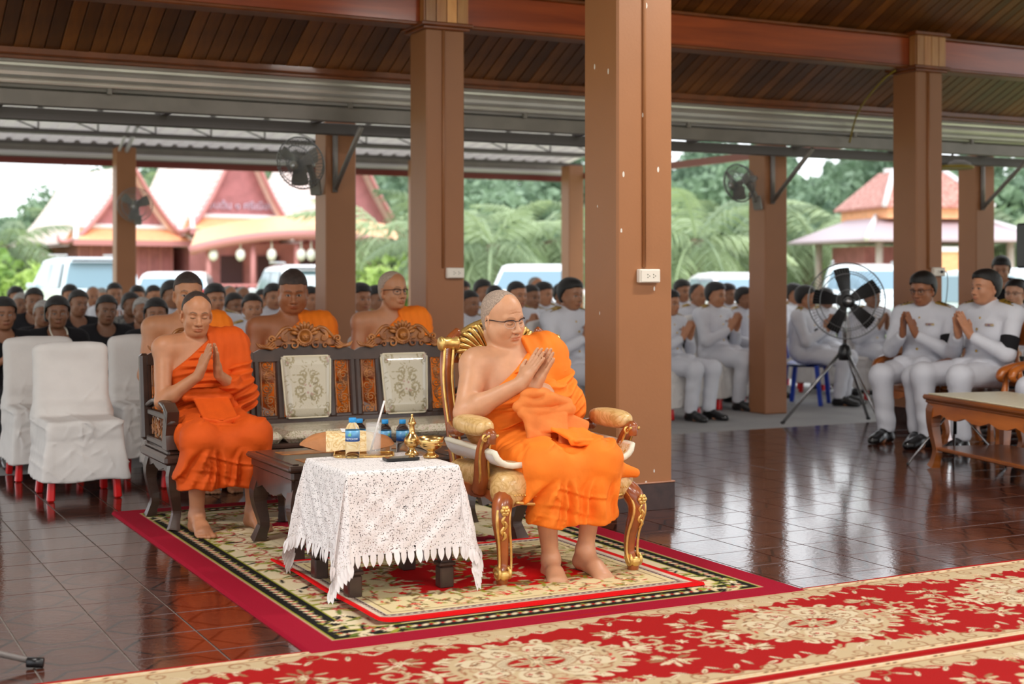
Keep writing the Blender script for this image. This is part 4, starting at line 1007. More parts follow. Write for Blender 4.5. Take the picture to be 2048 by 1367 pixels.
def guest_parts(P, root, cloth, lower, hair, hairmat, uniform=True, skin=None, shoes=True, sleeve=.86, lady=False):
    res = P['res']; S = SDF(); Q = dict(P)
    # body
    torso_prims(S, P, -.004)
    for s in 'RL':
        sx = -1 if s == 'R' else 1
        arm_sdf(S, P['sh'+s], P['el'+s], P['wr'+s], .92)
        leg_sdf(S, (P['hip'][0]+sx*.09, P['hip'][1]-.02, P['hip'][2]-.02), P['kn'+s], P['an'+s], .92)
        foot_sdf(S, P['an'+s], P['toe'+s], .78, L=.18)
    head_sdf(S, P['hR'], P['head'], P['hs'], P.get('fat', 1), jaw=P.get('jaw', 1))
    if P.get('hands', 'wai') == 'wai':
        d = np.array(P['hd'], float); ax_ = np.array(P['hx'], float)
        hand_sdf(S, P['wrR'], d+ax_*P['hin'], -ax_, -1); hand_sdf(S, P['wrL'], d-ax_*P['hin'], ax_, 1)
    else:
        hand_sdf(S, P['wrR'], (.5, -.6, -.25), (0, -.3, 1), 1, curl=.15); hand_sdf(S, P['wrL'], (-.5, -.6, -.25), (0, -.3, 1), -1, curl=.15)
    h = P['head']; f = .0036*res; c = .0095*res; w0 = np.minimum(P['wrR'], P['wrL']); w1 = np.maximum(P['wrR'], P['wrL'])
    grid = (axis(-.36, .36, c, [(-.11, .11, f)]), axis(-.68, .26, c, [(h[1]-.125, h[1]+.12, f), (w0[1]-.16, w1[1]+.03, .005*res)]), axis(-.01, h[2]+.15, c, [(h[2]-.135, h[2]+.135, f), (w0[2]-.02, w1[2]+.19, .005*res)]))
    sk = np.array(P['skin'], np.float32)
    cf = lambda V: head_paint(V, np.tile(sk, (len(V), 1)), P['hR'], P['head'], P['hs'], sk*np.array((.8, .5, .5)), sk*.15, P['eyes'])
    finish('body', S, grid, skin or M_SKINC, root, 1, cf)
    # jacket
    S = SDF(); torso_prims(S, P, .017, neck=False); nb = (np.array(P['shL'])+np.array(P['shR']))/2
    for s in 'RL':
        sh, el, wr = [np.array(P[k+s]) for k in ('sh', 'el', 'wr')]
        S.ell(sh, (.07, .068, .070), .04); S.cone(sh, el, .061, .055, .03); S.cone(el, el*(1-sleeve)+wr*sleeve, .055, .042, .02)
    hd = np.array(P['head']); hr = np.asarray(P['hR']); nt_ = hd+hr @ np.array((0, .02, -.10), np.float32)
    if uniform: S.cone(nb-np.array((0, -.012, .01)), nb*.35+nt_*.65, .066, .061, .02)
    else: S.ell(nb+np.array((0, -.06, .06)), (.075, .08, .085), .02, 's')
    hp = np.array(P['hip'])
    if not P.get('stand'): S.cone(hp+np.array((-.06, -.06, -.02)), hp+np.array((-.08, -.2, -.0)), .11, .085, .05); S.cone(hp+np.array((.06, -.06, -.02)), hp+np.array((.08, -.2, -.0)), .11, .085, .05)
    fr = random.Random(5); FT = []
    for i in range(22):
        x_, z_ = fr.uniform(-.26, .26), fr.uniform(P['hip'][2]-.03, P['shL'][2]+.02); FT.append((x_, z_, x_+fr.uniform(-.16, .16), z_+fr.uniform(-.14, .05), fr.uniform(.006, .012), fr.uniform(.003, .007)))
    def folds(X, Y, Z):
        D_ = .0018*wob(X, Y, Z, 2.0)
        for x0, y0, x1, y1, w, amp in FT:
            dx, dy = x1-x0, y1-y0; l2 = dx*dx+dy*dy+1e-6; t = ((X-x0)*dx+(Z-y0)*dy)/l2; d = ((X-x0)*dy-(Z-y0)*dx)/math.sqrt(l2); e = np.clip(t, 0, 1)
            D_ = D_-amp*4*e*(1-e)*np.exp(-(d/w)**2)
        return D_+0*Y
    S.func(folds, op='d'); S.plane((0, 0, hp[2]-.05), (0, 0, -1), .01)
    cj = .0085*res
    finish('jacket' if uniform else 'blouse', S, (axis(-.36, .36, cj), axis(-.5, .3, cj), axis(P['hip'][2]-.15, P['shL'][2]+.16, cj)), cloth, root, 1)
    # trousers or skirt
    S = SDF(); S.ell(hp, (.172, .135, .115), .04)
    for s in 'RL':
        sx = -1 if s == 'R' else 1; kn, an = np.array(P['kn'+s]), np.array(P['an'+s])
        S.cone(hp+np.array((sx*.085, -.02, -.02)), kn, .100, .078, .04); S.ell(kn, (.078, .078, .078), .03); S.cone(kn, an+np.array((0, 0, .02)), .076, .064, .03)
    if lady:
        kR, kL = np.array(P['knR']), np.array(P['knL']); aR, aL = np.array(P['anR']), np.array(P['anL'])
        S.cone(hp+np.array((0, -.1, -.03)), (kR+kL)/2, .1, .08, .05); S.cone((kR+kL)/2, (aR+aL)/2+np.array((0, 0, .06)), .08, .08, .05)
    S.func(lambda X, Y, Z: .0022*np.sin(Z*2*math.pi/.13+X*9+Y*7)*ss(.45, .2, Z)+.003*wob(X, Y, Z, 1.7)+.0035*np.sin((Y*.8+Z*.6)*2*math.pi/.06+3*wob(X, Y, Z))*ss(-.2, -.05, Y), op='d'); S.plane((0, 0, .075), (0, 0, -1), .006)
    finish('trousers' if not lady else 'skirt', S, (axis(-.32, .34, cj), axis(-.56, .22, cj), axis(.05, P['hip'][2]+.15, cj)), lower, root, 1)
    if shoes:
        for s in 'RL':
            S = SDF(); foot_sdf(S, P['an'+s], P['toe'+s], 1.12, L=.26); an = np.array(P['an'+s]); d = np.array((*P['toe'+s], 0.)); d /= np.linalg.norm(d); b = an+d*.19; b[2] = .026
            S.cone(an+d*.1+np.array((0, 0, -.05)), b, .036, .03, .02); S.cone(an+np.array((0, 0, -.02)), an+np.array((0, 0, .03)), .042, .045, .02); S.plane((0, 0, .004), (0, 0, -1), .003)
            finish('shoe', S, (axis(an[0]-.16, an[0]+.16, .008*res**.5), axis(an[1]-.34, an[1]+.12, .008*res**.5), axis(-.01, .18, .008*res**.5)), M_SHOE, root, 1)
    for hm, th, ln, st in hair: hair_mesh(P, root, hairmat, th, ln, st, .0042*res)
    if uniform:
        for s in 'RL':
            sx = -1 if s == 'R' else 1; sh = np.array(P['sh'+s]); c = sh*.8+nb*.2+np.array((0, -.012, .082))
            ep = MB().box(tuple(c), (.125, .058, .009), bev=.003, ry=sx*.30, rx=.18).build('epaulette', M_GOLDT, root)
            for j in range(3 if res < 1.3 else 0): MB().ell(tuple(c+np.array((sx*(.03-.025*j), -.004, .006-sx*0+(-.008+.008*j)))), (.008, .008, .004), 8, 5).build('star', pm('dark_braid', srgb(40, 30, 18), .5), ep)
        ch = np.array(P['chest']); yf = lambda z: ch[1]-.13 if z > .7 else ch[1]-.135
        for z in (.885, .81, .735, .66, .585):
            if res > 1.3 and z in (.735,): continue
            MB().ell((0, yf(z)-.012+(.035 if z > .86 else 0), z), (.009, .006, .009), 10, 6).build('button', M_BTN, root)
        rb = MB().box((.085, ch[1]-.118, .84), (.062, .006, .017), bev=.002, rz=.25).build('ribbon_bar', pm('ribbon_bar', srgb(200, 180, 120), .6, col2=srgb(110, 70, 120), vs=55), root)
        a, b = np.array(P['shL']), np.array(P['elL']); q0, q1 = a*.42+b*.58, a*.1+b*.9
        MB().tube([tuple(q0), tuple(q1)], [.0655, .0605], 18, cap=False).build('armband', M_BLACKC, root)

TPL = {}
def make_tpl(key, P, *a, **k):
    r = bpy.data.objects.new('person', None); COL.objects.link(r); guest_parts(P, r, *a, **k); TPL[key] = r
NOH = []
make_tpl('officer', guest_pose(fat=1.04, jaw=1.05), M_WHITE, M_WHITE, NOH, None)
make_tpl('officer_rest', guest_pose(hands='lap', wrR=(-.10, -.24, .60), wrL=(.10, -.24, .60), hrot=(3, 0, 10)), M_WHITE, M_WHITE, NOH, None)
make_tpl('lady_white', guest_pose(hands='lap', wrR=(-.10, -.24, .60), wrL=(.10, -.24, .60), hrot=(2, 0, -6), fat=.96, jaw=.9, shR=(-.17, .045, .89), shL=(.17, .045, .89)), M_WHITE, M_BLACKC, NOH, None, lady=True)
make_tpl('lady_black', guest_pose(fat=1.0, jaw=.95, shR=(-.175, .045, .89), shL=(.175, .045, .89), skin=srgb(150, 102, 74), hrot=(2, 0, -8)), M_BLACKC, M_BLACKC, NOH, None, uniform=False, lady=True, sleeve=.6)
make_tpl('lady_rest', guest_pose(hands='lap', wrR=(-.10, -.24, .60), wrL=(.10, -.24, .60), fat=1.0, jaw=.95, shR=(-.175, .045, .89), shL=(.175, .045, .89), skin=srgb(150, 102, 74), hrot=(3, 5, 6)), M_BLACKC, M_BLACKC, NOH, None, uniform=False, lady=True, sleeve=.5)
TPLROT = dict(officer=(4, 0, 0), officer_rest=(3, 0, 10), lady_white=(2, 0, -6), lady_black=(2, 0, -8), lady_rest=(3, 5, 6))
HAIRM = {}
def hair_for(tpl, style):
    """hair mesh made once per head pose and style"""
    key = (tpl, style)
    if key not in HAIRM:
        P = dict(head=(0, 0, 1.095), hR=rotm(*TPLROT[tpl]), hs=.98); e = bpy.data.objects.new('tmp', None)
        th, ln, st = dict(short=(.012, .060, 'full'), crop=(.006, .062, 'short'), bald=(.003, .075, 'recede'), bun=(.012, .066, 'bun'), bob=(.010, .058, 'bob'))[style]
        o = hair_mesh(P, None, M_HAIRK, th, ln, st, .0075); HAIRM[key] = o.data; bpy.data.objects.remove(o)
    return HAIRM[key]
used = {}
def seat_guest(tpl, px, ytop, v, hair, label, grey=False, turn=0.0, cloth=None, group=None, facing=TH):
    k = (px-CX)/F; Y = v/(CS-k*SN); z = HC-(ytop-HY)*Y/F; zf = -.06 if v > 9.72 else 0.0
    sc = (z-zf)/1.222
    src = TPL[tpl]
    if tpl in used: r = copy_tree(src)
    else: r = src; used[tpl] = 1
    for ch in list(r.children):
        if ch.name.split('.')[0] in ('hair',): bpy.data.objects.remove(ch)
    r.name = 'person'; r.location = (k*Y, Y, zf); r.rotation_euler = (0, 0, facing+math.radians(turn)); r.scale = (sc, sc, sc)
    tag(r, label, 'person', group or 'seated guests')
    me = hair_for(tpl, hair)
    if hair in ('bald',) or grey:
        if not (tpl, hair, 'g') in HAIRM:
            mg = me.copy(); mg.materials.clear(); mg.materials.append(M_HAIRG); HAIRM[(tpl, hair, 'g')] = mg
        me = HAIRM[(tpl, hair, 'g')] if grey else me
    link('hair', me, None, r)
    if cloth:
        for ch in r.children:
            if ch.name.startswith('blouse'):
                ch.data = ch.data.copy(); ch.data.materials.clear(); ch.data.materials.append(cloth)
    return r
CROWD = [
 ('lady_black', 115, 590, 10.95, 'bob', 'woman in black with joined palms and a white cord around her neck', False, 4),
 ('lady_black', 8, 592, 10.9, 'bob', 'dark-haired woman in black cut by the left edge of the picture, palms joined', False, 10),
 ('lady_rest', 86, 598, 11.7, 'crop', 'grey-haired woman in black just left of the woman with the white cord', True, 0),
 ('lady_rest', 68, 574, 12.5, 'bun', 'black-haired woman whose head rises above the grey-haired one on the far left', False, -6),
 ('lady_rest', 42, 583, 13.3, 'crop', 'white-haired guest near the left edge, behind the black-haired woman', True, 0),
 ('lady_rest', 157, 578, 12.1, 'bun', 'woman in black leaning her head, right of the woman with the white cord', False, 8),
 ('lady_rest', 213, 588, 11.6, 'bun', 'woman in a black round-neck blouse below the far fan column', False, -4),
 ('lady_rest', 262, 583, 12.3, 'bun', 'woman in a grey patterned blouse beside the round-neck blouse woman', False, 16),
 ('lady_rest', 285, 592, 11.7, 'crop', 'grey-haired woman in black between the patterned blouse and the woman with glasses', True, 4),
 ('lady_black', 312, 594, 10.9, 'bob', 'woman in black with wire glasses beside the bare shoulder of the half-hidden monk', False, -2),
 ('officer', 140, 568, 13.6, 'short', 'dark-haired guest in white seen above the leaning woman in black', False, 0),
 ('officer_rest', 32, 572, 14.4, 'short', 'farthest left guest in white below the bushes', False, 0),
 ('officer', 186, 571, 14.3, 'bald', 'officer in white with thin hair in front of the silver car', True, 0),
 ('officer_rest', 204, 574, 15.2, 'crop', 'small far officer between two officers in front of the silver car', True, 0),
 ('officer', 229, 563, 13.4, 'crop', 'tall officer in white with glasses left of the far fan column', False, 0),
 ('officer', 275, 570, 13.9, 'short', 'dark-haired officer just right of the far fan column', False, -8),
 ('officer_rest', 308, 568, 13.2, 'crop', 'officer in white in front of the small white car', False, 0),
 ('officer', 344, 560, 12.3, 'short', 'dark-haired officer just left of the half-hidden monk', False, 14),
 ('officer', 430, 566, 12.1, 'short', 'dark-haired officer just right of the half-hidden monk', False, 0),
 ('officer_rest', 459, 569, 14.2, 'bald', 'grey-haired officer in front of the pink fence', True, 0),
 ('lady_white', 469, 584, 12.7, 'bun', 'woman in white uniform with a ponytail, left of the woman officer facing us', False, 20),
 ('lady_white', 505, 585, 11.5, 'bun', 'woman in white uniform with hair tied back, left of the heavy-set monk', False, -2),
 ('officer_rest', 486, 571, 15.2, 'bald', 'distant grey-haired guest above the two women in white', True, 0),
 ('officer', 525, 576, 14.0, 'crop', 'officer in white half behind the woman with tied hair', False, 0),
 ('officer', 547, 566, 13.0, 'short', 'officer in white just left of the heavy-set monk', False, 0),
 ('officer_rest', 622, 572, 13.5, 'short', 'officer hidden between the heavy-set monk and the bracket column', False, 0),
 ('officer', 722, 565, 11.9, 'short', 'heavy officer in white left of the older monk with spectacles', False, 6),
 ('officer', 753, 570, 12.9, 'short', 'officer in white right behind the older monk', False, 16),
 ('officer', 940, 578, 11.9, 'crop', 'officer in white left of the gold chair, cut by the capital column', False, 16),
 ('officer_rest', 925, 560, 14.6, 'short', 'distant guest at the right edge of the capital column', False, 0),
 ('officer_rest', 966, 558, 14.4, 'short', 'distant dark-haired guest above the grey-haired monk on the gold chair', False, 0),
 ('officer', 990, 568, 13.1, 'crop', 'officer seen just over the head of the monk on the gold chair', False, 6),
 ('officer', 1034, 560, 12.0, 'crop', 'close-cropped officer behind the spectacles of the monk on the gold chair', False, 8),
 ('officer', 1063, 567, 12.8, 'crop', 'officer with an armband praying behind the monk on the gold chair', False, 10),
 ('officer_rest', 1088, 563, 13.5, 'short', 'officer behind the praying officers in front of the white pickup', False, 8),
 ('officer_rest', 1072, 552, 15.4, 'bald', 'farthest guest in front of the white pickup windscreen', True, 0),
 ('officer', 1142, 555, 10.4, 'short', 'large dark-haired officer in white between the gold chair and the nearest thick column', False, 14),
 ('officer_rest', 1124, 566, 14.1, 'short', 'small officer left of the large dark-haired officer', False, 0),
 ('officer', 1365, 558, 13.1, 'short', 'officer in white at the right edge of the nearest thick column, back row', False, 0),
 ('officer', 1340, 578, 11.35, 'short', 'officer in white mostly hidden by the nearest thick column, praying hands and knees showing', False, 14),
 ('officer_rest', 1396, 565, 12.5, 'bald', 'balding officer behind the front officer with joined palms', False, 0),
 ('officer', 1432, 563, 12.0, 'short', 'front-row officer in white with joined palms left of the bracket column', False, 16),
 ('officer_rest', 1456, 566, 13.7, 'short', 'officer behind the right shoulder of the front-row officer', False, 0),
 ('officer_rest', 1489, 573, 13.0, 'short', 'officer at the left edge of the bracket column, back row', False, 10),
 ('officer', 1588, 566, 13.2, 'short', 'officer behind the man on the blue chair', False, 20),
 ('officer', 1612, 570, 11.9, 'short', 'officer in white on the blue plastic chair, turned right with joined palms', False, 38),
 ('officer', 1652, 573, 12.8, 'crop', 'officer seen through the left half of the fan cage', False, 10),
 ('officer', 1745, 570, 12.1, 'short', 'officer with a thick fringe behind the right half of the fan cage', False, -10),
]
def gpos(px, v): k = (px-CX)/F; Y = v/(CS-k*SN); X = k*Y; return X*CS+Y*SN
CV = [c[3] for c in CROWD]; FIXED = {1142, 1340, 1432, 1612, 115, 312, 505}
for it in range(80):                                          # nobody sits in anybody's lap: push the farther one back along his line of sight
    for i in range(len(CROWD)):
        ui = gpos(CROWD[i][1], CV[i])
        for j in range(len(CROWD)):
            if i == j or CROWD[i][1] in FIXED: continue
            uj = gpos(CROWD[j][1], CV[j])
            if abs(ui-uj) < .50 and 0 <= CV[i]-CV[j] < .80 and (CV[i] > CV[j] or i > j): CV[i] += .06
        for uc, vc in ((4.2, 11.4), (8.67, 11.3), (11.5, 11.35)):
            if abs(ui-uc) < .42 and -.45 < CV[i]-vc < .85 and CROWD[i][1] not in FIXED: CV[i] += .06
CROWD = [c[:3]+(min(CV[i], 18.5),)+c[4:] for i, c in enumerate(CROWD)]
for c in CROWD:
    seat_guest(*c[:6], grey=c[6], turn=c[7], cloth=M_GREYC if 'grey patterned' in c[5] else None)
# the white cord of the front woman
k_ = (115-CX)/F; Y_ = 10.95/(CS-k_*SN)

# ---- the two officers on the wooden armchairs (facing the aisle)
FACE_U = TH-math.pi/2
t = thing('person', 'young officer in white with black armband and joined palms, nearer wooden armchair', 'person', W(8.13, 7.93), FACE_U+math.radians(6)); t.scale = (1.10,)*3
PR = guest_pose(res=1.05, hrot=(0, 0, -10), skin=srgb(186, 130, 98), fat=1.02, anR=(-.16, -.40, .09), anL=(.12, -.40, .09), knR=(-.17, -.44, .50), knL=(.13, -.43, .50), w=1.03, shR=(-.20, .05, .91), shL=(.20, .05, .91))
guest_parts(PR, t, M_WHITE, M_WHITE, [(None, .009, .068, 'full')], M_HAIRK, skin=M_SKIN)
hair_mesh(PR, t, M_HAIRK, .013, .066, 'full', .005, 'hair_top') if False else None
t = thing('person', 'older officer in white with tinted spectacles and joined palms, farther wooden armchair', 'person', W(8.06, 8.52), FACE_U+math.radians(22)); t.scale = (1.085,)*3
PLf = guest_pose(res=1.05, hrot=(10, 0, -4), skin=srgb(150, 96, 66), fat=.98)
guest_parts(PLf, t, M_WHITE, M_WHITE, [(None, .014, .060, 'full')], M_HAIRK, skin=M_SKIN)
sp = spectacles(PLf, t, half=False)
t = thing('person', 'woman in white uniform with glasses behind the wooden armchairs at the right edge', 'person', AT(2030, 549, 12.5)*1.0, FACE_U+math.radians(28)); t.location.z = 0; t.scale = (1.04,)*3
PW = guest_pose(res=1.3, hands='lap', wrR=(-.10, -.24, .60), wrL=(.10, -.24, .60), hrot=(2, 0, -4), fat=.98, jaw=.9, skin=srgb(196, 146, 118))
guest_parts(PW, t, M_WHITE, M_BLACKC, [(None, .010, .062, 'bun')], M_HAIRK, skin=M_SKIN, lady=True); spectacles(PW, t, half=True)
t = thing('person', 'man in black shirt standing at the far right behind the woman with glasses', 'person', AT(2003, 549, 14.2)*1.0, FACE_U+math.radians(40)); t.location.z = -.06
PB = guest_pose(res=1.6, stand=1, hands='lap', hip=(0, .0, .86), chest=(0, .0, 1.12), shR=(-.19, .0, 1.24), shL=(.19, .0, 1.24), elR=(-.24, .0, .98), elL=(.24, .0, .98), wrR=(-.12, -.2, .86), wrL=(.12, -.2, .86), knR=(-.1, -.03, .46), knL=(.1, -.03, .46), anR=(-.11, .0, .09), anL=(.11, .0, .09), head=(0, -.04, 1.42), hrot=(14, 0, 0), skin=srgb(180, 130, 104))
guest_parts(PB, t, M_BLACKC, M_BLACKC, [(None, .014, .058, 'full')], M_HAIRK, skin=M_SKIN, uniform=False)
t = thing('person', 'officer in white cut by the right edge of the picture, sitting beside the wooden table', 'person', W(8.22, 7.08), FACE_U+math.radians(4)); t.scale = (1.05,)*3
guest_parts(guest_pose(res=1.5, hands='lap', wrR=(-.10, -.24, .60), wrL=(.10, -.24, .60)), t, M_WHITE, M_WHITE, [(None, .012, .06, 'full')], M_HAIRK, skin=M_SKIN)
# ================================================================== FURNITURE
M_DARKW = pm('dark_stained_wood', srgb(62, 44, 36), .32, var=.25, vs=9, coat=.25)
M_CARVE = pm('carved_honey_wood', srgb(176, 112, 52), .4, col2=srgb(120, 66, 26), vs=18, coat=.2)
M_TEAK = wood('polished_teak', srgb(132, 66, 20), srgb(176, 98, 36), .28, .5, (6, 2, 6))
M_REDP = pm('red_plastic', srgb(214, 14, 14), .3)
def brocade(name, c0, c1, c2, sc=9.0, rough=.35, coat=.5):
    m, nt, b = newmat(name)
    tc = nt.nodes.new('ShaderNodeTexCoord'); n = nt.nodes.new('ShaderNodeTexNoise'); n.inputs['Scale'].default_value = sc; n.inputs['Detail'].default_value = 1.5; n.inputs['Distortion'].default_value = 2.2
    lk(nt, tc.outputs['Object'], n.inputs['Vector'])
    r = nt.nodes.new('ShaderNodeValToRGB'); e = r.color_ramp.elements; r.color_ramp.interpolation = 'LINEAR'
    e[0].position = .40; e[0].color = (*c0, 1); e[1].position = .45; e[1].color = (*c1, 1)
    for p, c in ((.49, c1), (.52, c0), (.60, c0), (.63, c2), (.67, c0)):
        x = e.new(p); x.color = (*c, 1)
    lk(nt, n.outputs['Fac'], r.inputs[0]); lk(nt, r.outputs[0], b.inputs['Base Color']); b.inputs['Roughness'].default_value = rough; b.inputs['Coat Weight'].default_value = coat; b.inputs['Coat Roughness'].default_value = .1
    MATS[name] = m; return m
M_UPH = brocade('cream_floral_upholstery', srgb(196, 188, 168), srgb(146, 136, 106), srgb(178, 146, 136), 20)
M_DAMASK = brocade('gold_damask', srgb(216, 178, 118), srgb(198, 156, 92), srgb(226, 192, 138), 11, .38, .15)
M_GILT = pm('gilded_carving', srgb(228, 188, 110), .35, .75, var=.15, vs=30)
M_REDWOOD = pm('reddish_polished_wood', srgb(152, 80, 38), .3, var=.25, vs=10, coat=.35)
M_COVER = cloth_mat('white_chair_cover', srgb(216, 211, 207), .8, .03, .2, 0)

# ---- white covered chair
def chair_cover_mesh(seed):
    S = SDF()
    Rb = rotm(-7, 0, 0)
    S.box((0, .235, .60), (.222, .045, .285), .045, .02, R=Rb); S.box((0, .20, .40), (.225, .08, .12), .04, .06, R=Rb)
    S.ell((0, .262, .84), (.19, .04, .05), .04)
    S.box((0, .0, .40), (.214, .226, .052), .03, .03)
    def skirt(X, Y, Z):
        fl = 1.0+.16*np.clip((.42-Z)/.32, 0, 1)
        qx = np.abs(X)-.215*fl; qy = np.abs(Y-.02)-.235*fl; qz = np.abs(Z-.27)-.165
        qx, qy, qz = np.broadcast_arrays(qx+.02, qy+.02, qz+.005)
        return np.sqrt(np.maximum(qx, 0)**2+np.maximum(qy, 0)**2+np.maximum(qz, 0)**2)+np.minimum(np.maximum(qx, np.maximum(qy, qz)), 0)-.02
    S.func(skirt, .02, 'u')
    fr = random.Random(seed); L = []
    for i in range(44):
        a = fr.uniform(-.26, .26); z = fr.uniform(.12, .50); L.append((a, z, a+fr.uniform(-.2, .2), z+fr.uniform(-.16, .16), fr.uniform(.004, .009), fr.uniform(.004, .0095)))
    def wr(X, Y, Z):
        D_ = .0025*wob(X, Y, Z, 1.8, seed)
        for x0, y0, x1, y1, w, amp in L:
            dx, dy = x1-x0, y1-y0; l2 = dx*dx+dy*dy+1e-6; t = ((X-x0)*dx+(Z-y0)*dy)/l2; d = ((X-x0)*dy-(Z-y0)*dx)/math.sqrt(l2); e = np.clip(t, 0, 1)
            D_ = D_-amp*4*e*(1-e)*np.exp(-(d/w)**2)
        side = .006*np.sin(Y*2*math.pi/.09+seed)*ss(.42, .15, Z)*(np.abs(X) > .18)
        return D_+side
    S.func(wr, op='d'); S.func(lambda X, Y, Z: .112+.006*np.sin(X*16+Y*9+seed)-Z, .004)
    S.box((0, .0, .10), (.19, .205, .25), .02, .01, 's')
    V, Q = S.mesh(axis(-.31, .31, .0085), axis(-.32, .36, .0085), axis(.09, .95, .0085)); V = smooth_mesh(V, Q, 1)
    return npmesh('cover', V, Q)
COVERS = [chair_cover_mesh(s) for s in (2, 5)]
for m_ in COVERS: m_.materials.append(M_COVER)
legm = MB().box((0, 0, .14), (.042, .05, .28), bev=.008, taper=.8).mesh('leg'); legm.materials.append(M_REDP)
def covered_chair(loc, rz, label, group=None, var=0, scale=1.0, zf=0.0):
    t = thing('covered_chair', label, 'chair', loc, rz, group); t.scale = (scale,)*3
    link('cover', COVERS[var % 2], None, t)
    for x in (-.19, .19):
        for y in (-.19, .215): link('leg', legm, None, t, (x, y, 0), (-.06 if y < 0 else .1, 0.06*(1 if x < 0 else -1), 0))
    return t
covered_chair(W(1.575, 8.63), TH, 'empty white covered chair with red legs, nearest on the left beside the bench', 'covered chairs')
covered_chair(W(1.53, 9.54), TH, 'empty white covered chair behind the nearest empty chair, at the left edge', 'covered chairs', 1)
covered_chair(W(2.2, 9.52), TH, 'empty white covered chair between the nearest empty chair and the carved bench', 'covered chairs', 1)
for o in [o for o in COL.objects if o.get('label') and o.name.startswith('person')]:
    l = o['label']
    if 'behind the bench' in l or 'right end of the bench' in l or 'half hidden behind the monk' in l:
        covered_chair(o.location, TH, 'white covered chair under the '+dict(h='half-hidden monk', m='heavy-set monk', r='older monk with spectacles')['h' if 'half hidden' in l else ('m' if 'heavy' in l else 'r')], 'covered chairs', 0, 1.0)
    elif o.get('group') == 'seated guests' and 'blue plastic' not in l:
        covered_chair(o.location, o.rotation_euler.z, 'white covered chair under the '+' '.join(l.split()[:11]).rstrip(','), 'chairs of the crowd', 1, o.scale[0])
# ---- blue plastic chair
bp_ = [o for o in COL.objects if o.get('label') and 'blue plastic chair' in o['label']][0]
t = thing('plastic_chair', 'blue plastic chair with splayed legs under the officer turned right', 'chair', bp_.location, bp_.rotation_euler.z); M_BLUE = pm('blue_plastic', srgb(20, 60, 170), .35)
MB().grid(lambda a, b: Vector(((a-.5)*.44, (b-.5)*.44, .43-.02*math.sin(a*math.pi)+.01*math.cos(b*6))), 8, 8).grid(lambda a, b: Vector(((a-.5)*.44, (b-.5)*.44, .40)), 8, 8).build('seat', M_BLUE, t)
for i in range(5): MB().box((-.17+.085*i, .255, .64), (.05, .015, .36), bev=.006, rx=-.15).build('back_slat', M_BLUE, t)
MB().tube([(-.2, .29, .62), (-.19, .3, .82), (-.1, .31, .87), (.1, .31, .87), (.19, .3, .82), (.2, .29, .62)], .02, 8, 4).build('back_frame', M_BLUE, t)
for x in (-1, 1):
    for y in (-1, 1): MB().prism([(-.03, .42), (.03, .42), (.022, 0), (-.022, 0)], 1, -.02, .02).build('leg', M_BLUE, t, (x*.2, y*.2, 0), (y*.1, -x*.0, 0))

# ---- carvings
def spiral(c, r, turns, a0, n=16, dirn=1, plane='xz', grow=1.0):
    P = []
    for i in range(n+1):
        t = i/n; a = a0+dirn*turns*2*math.pi*t; q = r*(1-t*.85)
        P.append(Vector((c[0]+q*math.cos(a), c[1], c[2]+q*math.sin(a))))
    return P
def crest_mb():
    """carved crest: shell over a rosette, scrolls and acanthus to both sides (front is -y, width .56)"""
    m = MB()
    m.lathe([(0, .0), (.03, .004), (.036, .016), (.044, .016), (.05, .0), (0, 0)][::-1], (0, -.015, .065), 20, Euler((math.pi/2, 0, 0)).to_matrix())
    m.ell((0, -.03, .062), (.022, .018, .021), 10, 7); m.ell((-.009, -.045, .068), (.007, .006, .006), 6, 5); m.ell((.009, -.045, .068), (.007, .006, .006), 6, 5); m.ell((0, -.047, .056), (.009, .007, .007), 6, 5)
    for i in range(9):
        a = math.radians(18+144*i/8); d = Vector((math.cos(a), 0, math.sin(a)))
        m.tube([Vector((0, -.018, .065))+d*.04, Vector((0, -.03, .065))+d*.065, Vector((0, -.02, .065))+d*.083], [.006, .0115, .006], 7, 4)
    for i in range(12):
        a = math.radians(200+140*i/11); d = Vector((math.cos(a), 0, math.sin(a))); m.ell(Vector((0, -.022, .065))+d*.05, (.008, .008, .008), 6, 5)
    for s in (-1, 1):
        for j in range(5):                                # fan of ribs falling from the scroll
            r = .050-.0085*j; c = (s*(.105+.002*j), -.02, .058+.004*j)
            m.tube(spiral((c[0], c[1], c[2]), r, .62+.05*j, math.radians(75 if s < 0 else 105), 12, 1 if s < 0 else -1), [.0065, .006, .004], 6)
        m.tube([Vector((s*x, -.016, z)) for x, z in ((.06, .10), (.09, .118), (.125, .11), (.16, .075), (.185, .045))], [.006, .010, .011, .009, .006], 7, 4)
        m.tube(spiral((s*.065, -.022, .02), .03, 1.2, math.radians(60 if s > 0 else 120), 16, 1 if s > 0 else -1), [.007, .0055, .004], 6)
        m.tube(spiral((s*.195, -.02, .052), .022, 1.3, math.radians(200 if s > 0 else -20), 16, -1 if s > 0 else 1), [.007, .006, .004], 6)
        for j in range(4):
            m.tube([Vector((s*x, -.016-.004*j, z)) for x, z in ((.19-.006*j, .05-.012*j), (.225-.01*j, .018-.006*j), (.262-.014*j, .012-.002*j), (.285-.016*j, .035-.006*j))], [.0045, .009, .009, .003], 6, 4)
        m.tube(spiral((s*.12, -.02, .012), .02, 1.1, 0 if s > 0 else math.pi, 12, 1 if s > 0 else -1), [.006, .004], 6)
    m.box((0, .0, .035), (.44, .022, .05), bev=.008); m.box((0, .0, .075), (.26, .02, .06), bev=.008)
    return m
